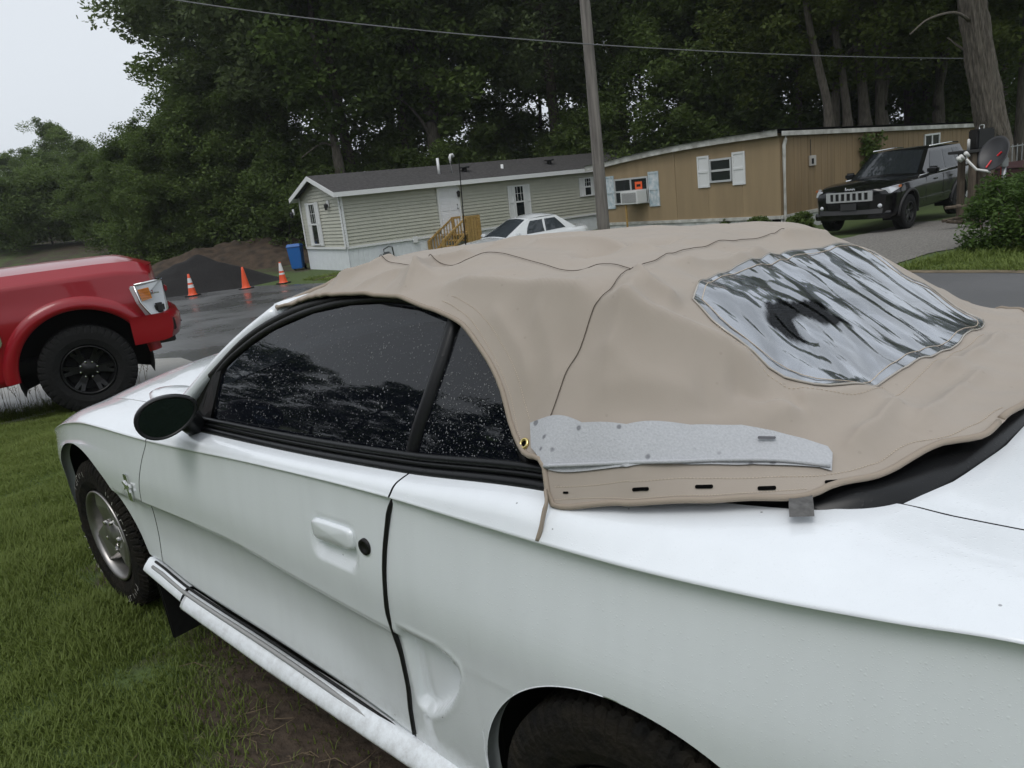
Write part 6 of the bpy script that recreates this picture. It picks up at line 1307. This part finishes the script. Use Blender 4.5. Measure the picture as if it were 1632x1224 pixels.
# ---- firewood lattice by the suv
lw = at_d(1556, 335, 15.6)
for k in range(7):
    a = Vector((random.Random(k).uniform(-.3, .3), random.Random(k+9).uniform(-.2, .2), .05+.06*k)); ang = random.Random(k+3).uniform(-.6, .6); dx = Vector(VR)*.4*math.cos(ang)
    o_ = MB().tube([-dx+Vector((0, 0, -.12*math.sin(ang*2))), dx+Vector((0, 0, .12*math.sin(ang*2)))], .035, 7).build('scrap_board', M_OLDWD, None); o_.location = (lw[0]+a.x, lw[1]+a.y, float(gz(*lw[:2]))+a.z+.05); tag(o_, 'short scrap of split wood heaped beside the suv rear wheel', 'wood', 'scrap wood heap')
# ================================================================== TREES
M_BARK = mat('bark', (.075, .062, .05), .95, var=.5, vscale=6, stretch=(4, 4, .5), bump=.8, bscale=14)
M_BARKG = mat('grey_bark', (.115, .10, .082), .95, var=.55, vscale=7, stretch=(5, 5, .45), bump=1.0, bscale=18)
L_DARK = leaf_mat('leaf_dark', (.075, .108, .046), (.13, .168, .066), .48); L_MID = leaf_mat('leaf_mid', (.085, .13, .034), (.135, .19, .05), .48); L_LOC = leaf_mat('leaf_locust', (.11, .15, .035), (.17, .21, .055), .5); L_BUSH = leaf_mat('leaf_bush', (.045, .085, .018), (.09, .15, .03))
def leaf_cloud(centres, sig, per, size, rng, aspect=.55, droop=.2):
    """rhombic leaves scattered round clump centres"""
    c = np.repeat(centres, per, 0); n = len(c); d = rng.normal(size=(n, 3)); d /= np.linalg.norm(d, axis=1)[:, None]; rad = rng.random((n, 1))**.45
    p = c+d*rad*np.repeat(sig, per, 0)*np.array([1, 1, .72]); t_ = rng.normal(size=(n, 3)); t_[:, 2] = t_[:, 2]*.5-droop; t_ /= np.linalg.norm(t_, axis=1)[:, None]
    up = rng.normal(size=(n, 3))*.6+np.array([0, 0, 1.]); b_ = np.cross(t_, up); b_ /= np.linalg.norm(b_, axis=1)[:, None]; s = size*(.6+.8*rng.random((n, 1)))
    V = np.stack([p-t_*s*.5, p+b_*s*aspect*.5, p+t_*s*.5, p-b_*s*aspect*.5], 1).reshape(-1, 3); return V
def branch_tree(rng, h, r0, base, spread, nl, lean=0.0, fork=None, wig=.25):
    """tapered trunk with limbs -> MB, limb end points"""
    mb = MB(); ends = []; n = 9; ax = [Vector((lean*h*(k/n)**1.3+wig*math.sin(k*1.3+rng.random())*.3*(k/n), wig*math.sin(k*.9+2)*.3*(k/n), h*k/n)) for k in range(n+1)]
    rad = [r0*(1.25 if k == 0 else 1)*(1-.86*(k/n)**.9) for k in range(n+1)]; mb.tube(ax, rad, 10)
    for i in range(nl):
        f = base+(1-base)*(i+.5)/nl*.95; k = min(n-1, int(f*n)); q = ax[k].lerp(ax[k+1], f*n-k); a = i*2.4+rng.random(); L_ = spread*(1.05-.55*f)*(.75+.5*rng.random()); up = .55+.5*f
        pts = [q]; dr = Vector((math.cos(a), math.sin(a), up*.7)).normalized()
        for j in range(1, 5): dr = (dr+Vector((rng.normal()*.12, rng.normal()*.12, .10))).normalized(); pts.append(pts[-1]+dr*L_/4)
        rr = r0*(1-.85*f)*.55; mb.tube(pts, [rr*(1-.2*j) for j in range(5)], 6); ends += pts[2:]
        for s_ in range(3):
            b0 = pts[2+s_ % 3]; a2 = a+rng.normal()*1.0; e = b0+Vector((math.cos(a2), math.sin(a2), .45)).normalized()*L_*.45; mb.tube([b0, b0.lerp(e, .5)+Vector((0, 0, .1)), e], [rr*.4, rr*.3, rr*.12], 5); ends.append(e)
    ends.append(ax[-1]); return mb, np.array([tuple(e) for e in ends])
PROTO = {}
def proto(key, seed, h, r0, base, spread, nl, clumps, sig, per, size, lm, bm, rx, zlo, lean=0.0, shell=.4):
    rng = np.random.default_rng(seed); mb, ends = branch_tree(rng, h, r0, base, spread, nl, lean); tr_ = mb.build('trunk', bm, None, True)
    k = clumps; th = rng.random(k)*2*math.pi; cz = rng.random(k)**.85; rr = np.sqrt(rng.random(k))**shell; prof = np.sin(np.clip(cz*.92+.10, 0, 1)*math.pi)**.65
    lob = 1+.22*np.sin(th*3+seed)+.15*np.sin(th*5+cz*7); C_ = np.stack([rx*rr*prof*lob*np.cos(th)+lean*h*cz*.6, rx*rr*prof*lob*np.sin(th), zlo+(h*1.04-zlo)*cz], 1)
    C_ = np.vstack([C_, ends+rng.normal(size=ends.shape)*.3]); C_ = C_[C_[:, 2] > zlo*.7]
    sg = (sig*(.6+.8*rng.random((len(C_), 1)))); V = leaf_cloud(C_, sg, per, size, rng); Q = np.arange(len(V)).reshape(-1, 4); cr_ = mkfast('crown', V, Q, lm, None, False)
    PROTO[key] = (tr_.data, cr_.data); bpy.data.objects.remove(tr_); bpy.data.objects.remove(cr_)
proto('tall1', 1, 23, .38, .35, 6.5, 12, 150, 1.15, 250, .27, L_DARK, M_BARK, 5.2, 6.5)
proto('tall2', 2, 25, .42, .30, 7.0, 13, 170, 1.2, 250, .27, L_DARK, M_BARK, 5.8, 7.5, .03)
proto('tall3', 3, 21, .30, .40, 5.5, 11, 130, 1.1, 250, .26, L_MID, M_BARK, 4.4, 5.5, -.04)
proto('mid1', 4, 12, .20, .15, 4.0, 10, 120, .85, 230, .21, L_MID, M_BARK, 3.6, 1.2)
proto('mid2', 5, 10, .17, .12, 3.6, 9, 110, .8, 230, .20, L_MID, M_BARK, 3.4, .8, .05)
proto('under', 6, 4.2, .07, .1, 2.0, 8, 70, .6, 170, .155, L_MID, M_BARK, 2.3, .2)
proto('locust', 7, 15, .24, .35, 5.0, 12, 100, .9, 230, .19, L_LOC, M_BARKG, 4.4, 4.6, .05)
proto('locust2', 8, 13, .20, .4, 4.5, 11, 85, .85, 230, .18, L_LOC, M_BARKG, 4.0, 4.2, -.05)
TI = [0]
def tree(key, D, L_=None, px=None, s=1.0, name='woodland_tree', label=None, group=None, cat='tree', sz=None, rot=None, xy=None, bare=False):
    if xy is None:
        if px is not None: p = at_d(px, 300, D); x, y = p[0], p[1]
        else: x, y = DL(D, L_)
    else: x, y = xy
    TI[0] += 1; o = thing(name, label, cat, (x, y, float(gz(x, y))-.1), rot if rot is not None else TI[0]*2.399, group); o.scale = (s, s, sz or s)
    for nm, me in zip(('trunk', 'crown'), PROTO[key]):
        c = bpy.data.objects.new(nm, me); COL.objects.link(c); c.parent = o
    return o
rg = np.random.default_rng(42)
GW = 'trees of the dark wood behind the homes'; LW = 'tall dark leafy tree in the wood behind the mobile homes'
# three ragged rows of tall wood
for D, l0, l1, n in ((42, -11.5, 34, 13), (50, -15, 42, 14), (62, -18, 54, 14)):
    for k in range(n):
        kd, dd, ll, ss = ('tall1', 'tall2', 'tall3')[int(rg.integers(3))], D+rg.uniform(-3, 3), l0+(l1-l0)*(k+rg.uniform(-.3, .3))/(n-1), rg.uniform(.85, 1.15)
        if D > 46 and (-.035 < ll/dd < .075 or .20 < ll/dd < .27): continue          # gaps where the sky comes through
        tree(kd, dd, ll, s=ss, label=LW, group=GW)
# understorey below them
for k in range(34): tree('under' if (k % 3 or k < 9) else 'mid2', 38.5+rg.uniform(-1, 6), -17+54*(k+rg.uniform(-.4, .4))/33, s=rg.uniform(.8, 1.35), name='understorey_tree', label='low leafy understorey tree along the foot of the dark wood', group='understorey at the edge of the wood')
# brighter trees stepping down to the left over the bank
for px, D, s, key in ((205, 43, .55, 'mid1'), (255, 41, .68, 'mid2'), (300, 43, .64, 'mid1'), (345, 42, .85, 'mid2'), (150, 50, .60, 'mid2'), (395, 41.5, .8, 'mid1'), (430, 43, .9, 'mid2'), (240, 48, .60, 'mid1'), (330, 48, .78, 'mid1')): tree(key, D, px=px, s=s, name='bank_tree', label='bright green bushy tree growing above the earth bank', group='bushy trees above the earth bank')
# distant trees at the far left
for px, D, s, key in ((-40, 84, .72, 'mid1'), (20, 92, .74, 'mid1'), (60, 82, .78, 'mid2'), (105, 88, .92, 'mid1'), (150, 80, .85, 'mid2'), (-90, 80, .75, 'mid1'), (-150, 86, .8, 'mid1'), (40, 74, .62, 'mid2'), (85, 70, .60, 'mid1'), (0, 66, .52, 'mid2'), (-70, 66, .55, 'mid1'), (150, 62, .60, 'mid2')): tree(key, D, px=px, s=s, name='distant_tree', label='distant grey-green tree beyond the red pickup', group='distant trees beyond the pickup')
for px, D, s in ((190, 52, 1.2), (225, 58, 1.1), (130, 60, 1.2), (60, 60, 1.3), (0, 58, 1.2), (-60, 60, 1.3)): tree('under', D, px=px, s=s, name='understorey_tree', label='low leafy shrub tree at the foot of the distant trees', group='low shrubs at the foot of the distant trees')
# paler locusts behind the tan home
for px, D, s, key in ((1330, 33, 1.0, 'locust'), (1372, 35, 1.05, 'locust2'), (1405, 32.5, 1.0, 'locust'), (1500, 34, 1.1, 'locust2'), (1270, 36, 1.05, 'locust2'), (1620, 31, 1.0, 'locust'), (1680, 29, 1.1, 'locust2'), (1450, 37, 1.1, 'locust')): tree(key, D, px=px, s=s, name='locust_tree', label='pale green feathery tree standing behind the tan mobile home', group='pale trees behind the tan home')
# ---- single trees that stand out
def special(name, label, px_axis, D, r, limbs, mt, crown=None, cs=1.0, furrow=0.0):
    base = at_d(*px_axis[0], D); g0 = float(gz(base[0], base[1])); o = thing(name, label, 'tree', (base[0], base[1], g0-.1)); loc = np.array(o.location)
    P = smoothpts(np.array([at_d(px, py, D)-loc for px, py in px_axis]), 26); P[0, 2] = 0; rr = np.linspace(1, .62, 26)*r; rr[:4] *= np.array([1.45, 1.22, 1.08, 1.02]); mb = MB()
    if furrow:
        n = 90; V = []
        for i, p in enumerate(smoothpts(P, 120)):
            q_ = rr[min(25, int(i*25/119))]
            for k in range(n): a = 2*math.pi*k/n; w_ = furrow*(vnoise(np.array([math.cos(a)*4.5, math.sin(a)*4.5, p[2]*.55]), 2.2, 5)+.6*vnoise(np.array([math.cos(a)*9, math.sin(a)*9, p[2]*1.4]), 2.0, 6)); V.append((p[0]+(q_+w_)*math.cos(a), p[1]+(q_+w_)*math.sin(a), p[2]))
        mb.add(V, [(i*n+k, i*n+(k+1) % n, (i+1)*n+(k+1) % n, (i+1)*n+k) for i in range(119) for k in range(n)])
    else: mb.tube(P, rr, 12)
    mb.build('trunk', mt, o, True)
    for pts, r_ in limbs: Q = smoothpts(np.array([at_d(px, py, D+dd)-loc for px, py, dd in pts]), 12); MB().tube(Q, np.linspace(r_, r_*.35, 12), 8).build('limb', mt, o, True)
    if crown:
        c = bpy.data.objects.new('crown', PROTO[crown[0]][1]); COL.objects.link(c); c.parent = o; c.location = crown[1]; c.scale = (crown[2],)*3
    return o
special('forked_tree', 'big forked tree with pale limbs rising behind the sage home', [(697, 285), (692, 230), (686, 185), (676, 140), (662, 90), (640, 30), (625, -40)], 39.5, .36, [([(690, 190, 0), (695, 130, .5), (697, 60, .8), (705, -30, 1)], .27), ([(690, 225, 0), (670, 190, -.6), (640, 160, -1), (615, 150, -1.3)], .10), ([(692, 215, 0), (708, 190, -.5), (724, 168, -1)], .09)], M_BARKG, ('tall2', (0, 0, 2.0), 1.0))
special('leaning_tree', 'thin leaning tree with pale peeling bark left of the forked tree', [(540, 262), (532, 220), (522, 175), (508, 120), (500, 60), (492, -20)], 38, .20, [([(536, 235, 0), (515, 228, -.4), (495, 240, -.6), (480, 252, -.8)], .06)], M_BARKG, ('tall3', (-1, 0, 3), .9))
special('big_trunk_tree', 'huge furrowed trunk of an old tree beside the tan home', [(1592, 236), (1582, 205), (1572, 150), (1562, 90), (1552, 30), (1545, -40), (1538, -140)], 21.5, .42, [([(1556, 40, 0), (1520, 20, -.5), (1480, 30, -1), (1450, 55, -1.2)], .05), ([(1560, 90, 0), (1530, 75, .5), (1510, 60, .8)], .05)], M_BARKG, ('locust', (1.0, 0, 2.2), 1.0), furrow=.055)
for k, (px, tp) in enumerate(((1322, 1290), (1352, 1330), (1380, 1362), (1408, 1416), (1495, 1512))): special('slim_trunk_tree', ('slim grey trunk behind the tan home roof'), [(px, 206), (px-3, 170), ((px+tp)/2, 110), (tp, 40), (tp-10, -40)], 30.5+k*.8, .17+.05*(k in (2, 3)), [], M_BARKG)['group'] = 'slim trunks behind the tan home roof'
# ---- unseen trees and house added behind the camera for glass and paint to reflect
for x, y, s, key in ((-9, 29, .75, 'tall1'), (-2, 31, .7, 'tall3'), (5, 29, .8, 'tall2'), (11, 30, .75, 'tall1'), (18, 28, .8, 'tall3'), (25, 27, .85, 'tall2'), (33, 25, .85, 'tall1'), (41, 20, .85, 'tall2'), (-18, 26, .8, 'tall2'), (8, 36, .9, 'tall2'), (22, 35, .9, 'tall1'), (-26, 20, .8, 'tall3'), (-34, 8, .8, 'tall1')): tree(key, 0, s=s*.82, xy=(x, y), name='unseen_yard_tree', label='leafy tree added out of view behind the camera for reflections', group='unseen yard trees added for reflections')
for k in range(11): tree('mid1' if k % 2 else 'mid2', 0, s=.6+.03*(k % 4), xy=(-14+5.2*k, 25.5-abs(k-4)*.6), name='unseen_yard_shrub', label='round leafy shrub tree added out of view for reflections', group='unseen shrubs added for reflections')  # shrubs added out of view to close the reflected tree line
nh = thing('unseen_house', 'grey gabled house added out of view for reflections', 'house', (12, 18, 0), R(8))  # house out of view, added so the side windows have something to reflect
M_NH = mat('unseen_house_wall', (.09, .095, .10), .7); MB().prism([(-5, 0), (5, 0), (5, 2.7), (0, 4.4), (-5, 2.7)], 5.0, lambda u, v, w_: (u, w_, v)).build('wall', M_NH, nh)
for s in (-1, 1): MB().add([(0, -.3, 4.5), (s*5.4, -.3, 2.65), (s*5.4, 5.3, 2.65), (0, 5.3, 4.5), (0, -.3, 4.6), (s*5.4, -.3, 2.75), (s*5.4, 5.3, 2.75), (0, 5.3, 4.6)], [(0, 1, 2, 3), (4, 5, 6, 7), (0, 1, 5, 4), (1, 2, 6, 5), (2, 3, 7, 6)]).build('roof', M_SHING, nh)
for x in (-3, 2.4): MB().box((x, -.02, 1.5), (1.2, .06, 1.2)).build('window', M_PANE, nh)
# ---- round bush by the dish, vine on the tan wall
def bush(name, label, loc, r, h, n, size, lm, seed, cat='bush'):
    rng = np.random.default_rng(seed); o = thing(name, label, cat, tuple(loc)); k = 90; th = rng.random(k)*6.283; ph_ = rng.random(k); rr = .75+.25*rng.random(k); C_ = np.stack([r*rr*np.cos(th)*np.sqrt(1-(ph_*.95)**2), r*rr*np.sin(th)*np.sqrt(1-(ph_*.95)**2), h*(.05+.95*ph_)*rr], 1)
    V = leaf_cloud(C_, np.full((k, 1), r*.26), n, size, rng, .4, -.15); mkfast('foliage', V, np.arange(len(V)).reshape(-1, 4), lm, o)
    mb = MB()
    for k in range(7): a = k*.9; mb.tube([(0, 0, 0), (r*.3*math.cos(a), r*.3*math.sin(a), h*.4), (r*.6*math.cos(a), r*.6*math.sin(a), h*.8)], [.025, .018, .006], 5)
    mb.build('stem', M_BARK, o); return o
q = at_d(1640, 385, 11.4); bush('round_bush', 'dense bright green bush beside the satellite dish post', (q[0], q[1], float(gz(*q[:2]))), .95, 1.15, 170, .075, L_BUSH, 3)
q = at_d(1690, 375, 12.6); bush('round_bush', 'second bright green bush behind the dish post bush', (q[0], q[1], float(gz(*q[:2]))), .9, 1.2, 120, .075, L_BUSH, 4)
u, v = R2.px(1385, 240); o = thing('climbing_vine', 'leafy vine climbing the brown wall behind the suv', 'vine', tuple(h2.matrix_world @ Vector(R2.pt(u, -.2, .1)))); rng = np.random.default_rng(5); kk = 40; a = np.array(h2.matrix_world.to_3x3() @ Vector((0, 1, 0))); C_ = a*rng.normal(size=(kk, 1))*.28+np.array([0, 0, 1.])*rng.uniform(1.2, v+.65, (kk, 1))
V = leaf_cloud(C_, np.full((kk, 1), .22), 26, .13, rng); mkfast('foliage', V, np.arange(len(V)).reshape(-1, 4), L_MID, o); MB().tube([(0, 0, 0), tuple(a*.1+np.array([0, 0, 1.2])), tuple(np.array([0, 0, v+.5]))], [.03, .02, .008], 6).build('stem', M_BARK, o)
# weeds at the foot of the tan home and under the bank
for k, (px, py, D) in enumerate(((1118, 362, 23.8), (1140, 360, 23.2), (1165, 362, 22.6), (1210, 368, 21.0), (1275, 366, 20.6))):
    q = at_d(px, py, D); bush('weed_clump', 'ragged weeds at the foot of the tan home skirting', (q[0], q[1], float(gz(*q[:2]))), .35, .5, 40, .10, L_MID, 20+k, 'weeds')['group'] = 'weeds along the tan home'
# ================================================================== GRASS
def grass(name, label, poly, n, h0, h1_, wd, lm, seed, dens=None, avoid=None):
    rng = np.random.default_rng(seed); poly = np.asarray(poly, float); lo, hi = poly.min(0), poly.max(0); p = lo+(hi-lo)*rng.random((int(n*2.2), 2)); k = sdf(poly, p[:, 0], p[:, 1]) < 0; p = p[k]
    if dens is not None: p = p[rng.random(len(p)) < dens(p[:, 0], p[:, 1])]
    p = p[:n]; m = len(p); z = gz(p[:, 0], p[:, 1])-.01; a = rng.random(m)*6.283; P3 = np.c_[p, 0*z]; tall = (.75+.35*vnoise(P3, 2.0, 8)+.3*vnoise(P3, 6, 9)); h = (h0+(h1_-h0)*rng.random(m)**1.6)*tall; bend = h*(.25+.75*rng.random(m)); w_ = wd*(.7+.6*rng.random(m))
    d = np.stack([np.cos(a), np.sin(a), 0*a], 1); s = np.stack([-np.sin(a), np.cos(a), 0*a], 1); b0 = np.c_[p, z]; up = np.array([0, 0, 1.])
    m1 = b0+up*(h*.55)[:, None]+d*(bend*.25)[:, None]; t_ = b0+up*(h*.95)[:, None]+d*bend[:, None]
    V = np.stack([b0-s*w_[:, None]/2, b0+s*w_[:, None]/2, m1+s*w_[:, None]*.42, m1-s*w_[:, None]*.42, t_], 1).reshape(-1, 3); i = np.arange(m)*5
    T = np.concatenate([np.stack([i, i+1, i+2], 1), np.stack([i, i+2, i+3], 1), np.stack([i+3, i+2, i+4], 1)]); o = mkfast(name, V, T, lm, None, False); tag(o, label, 'grass', kind='stuff'); return o
L_GR = leaf_mat('grass_blade', (.105, .155, .034), (.215, .265, .068), .45)
ds_ = lambda x, y: np.clip(1.25-dirt_mask(x, y)*1.7, .05, 1)
grass('grass', 'short green lawn grass around the parked convertible', [G(-60, 1300)[:2], G(900, 1500)[:2]-np.array([.2, .0]), (.2, .55), (3.2, .45), G(330, 640)[:2], G(230, 632)[:2], G(110, 652)[:2], G(-30, 700)[:2]+np.array([.3, .4])], 230000, .035, .085, .0042, L_GR, 1, ds_)
grass('grass', 'longer lawn grass beyond the road around the dish post', [(-3, -8.2), (.9, -9.35), (2.65, -9.95), (2.2, -11.3), (1.9, -13.7), (1.6, -18), (-4, -16), (-6, -10)], 60000, .08, .17, .016, L_GR, 2)
grass('grass', 'uneven grass strip between road and mobile homes', [(6.4, -10.5), (10, -11.0), (18.3, -11.7), (22, -12.5), (21.5, -15), (15, -20), (8.5, -19), (5.8, -15), (6.0, -12.2)], 50000, .07, .16, .022, L_GR, 3)
# taller seeding grass along the edge of the concrete
rng = np.random.default_rng(12); mb = MB(); L_SEED = mat('seed_head', (.20, .17, .10), .9)
e0, e1, e2 = G(0, 672)[:2], G(110, 646)[:2], G(225, 628)[:2]; pts = np.array([e0+(e1-e0)*t_ for t_ in np.linspace(-.3, 1, 30)]+[e1+(e2-e1)*t_ for t_ in np.linspace(0, 1, 26)])
grass('tall_grass', 'tall seeding grass along the edge of the concrete apron', [pts[0]+np.array([-.25, .1]), pts[29]+np.array([-.22, .0]), pts[-1]+np.array([-.2, .0]), pts[-1]+np.array([.12, .0]), pts[29]+np.array([.15, 0]), pts[0]+np.array([.2, 0])], 5000, .06, .20, .005, L_GR, 4)
V = []
for k in range(70):
    b0 = pts[int(rng.integers(len(pts)))]+rng.normal(size=2)*.10; z = float(gz(*b0)); h = rng.uniform(.30, .62); a = rng.random()*6.28; tp = Vector((b0[0]+.10*math.cos(a), b0[1]+.10*math.sin(a), z+h)); bs = Vector((b0[0], b0[1], z-.02)); mid = bs.lerp(tp, .6)-Vector((.02*math.cos(a), .02*math.sin(a), 0)); mb.tube([bs, mid, tp], [.002, .0016, .001], 4)
    for j in range(9): q_ = mid.lerp(tp, .25+.085*j); a2 = j*2.3; mb.tube([q_, q_+Vector((.022*math.cos(a2), .022*math.sin(a2), .014))], [.0035, .001], 4)
tag(mb.build('seed_grass', L_SEED, None), 'thin straw-coloured seed heads standing before the pickup wheel', 'grass', kind='stuff')
# straw and twigs on the bare earth beside the sill
mb = MB()
for k in range(260):
    x, y = rng.uniform(.1, 1.9), rng.uniform(.85, 1.55)
    if float(dirt_mask(np.array([x]), np.array([y]))[0]) < .35: continue
    a = rng.random()*6.28; l = rng.uniform(.02, .11); mb.tube([(x, y, .004), (x+l*.5*math.cos(a), y+l*.5*math.sin(a), .012), (x+l*math.cos(a+.3), y+l*math.sin(a+.3), .006)], [.0012, .0014, .0008], 4)
tag(mb.build('straw_litter', mat('straw', (.16, .12, .075), .9), None), 'dry straw and twigs scattered on the bare earth', 'straw', kind='stuff')
# ================================================================== HAZE: damp air after the rain
hz = MB().box((0, 0, 16), (1500, 1700, 38)).build('haze', None, None); hz['kind'] = 'stuff'; tag(hz, 'thin damp haze filling the air', 'haze')
hm = bpy.data.materials.new('haze'); hm.use_nodes = True; N, L = nodes(hm); N.remove(N['Principled BSDF']); pv = N.new('ShaderNodeVolumePrincipled'); pv.inputs['Density'].default_value = .0004; pv.inputs['Color'].default_value = (.92, .95, 1, 1); pv.inputs['Anisotropy'].default_value = .2
L.new(pv.outputs[0], N['Material Output'].inputs['Volume']); hz.data.materials.append(hm)
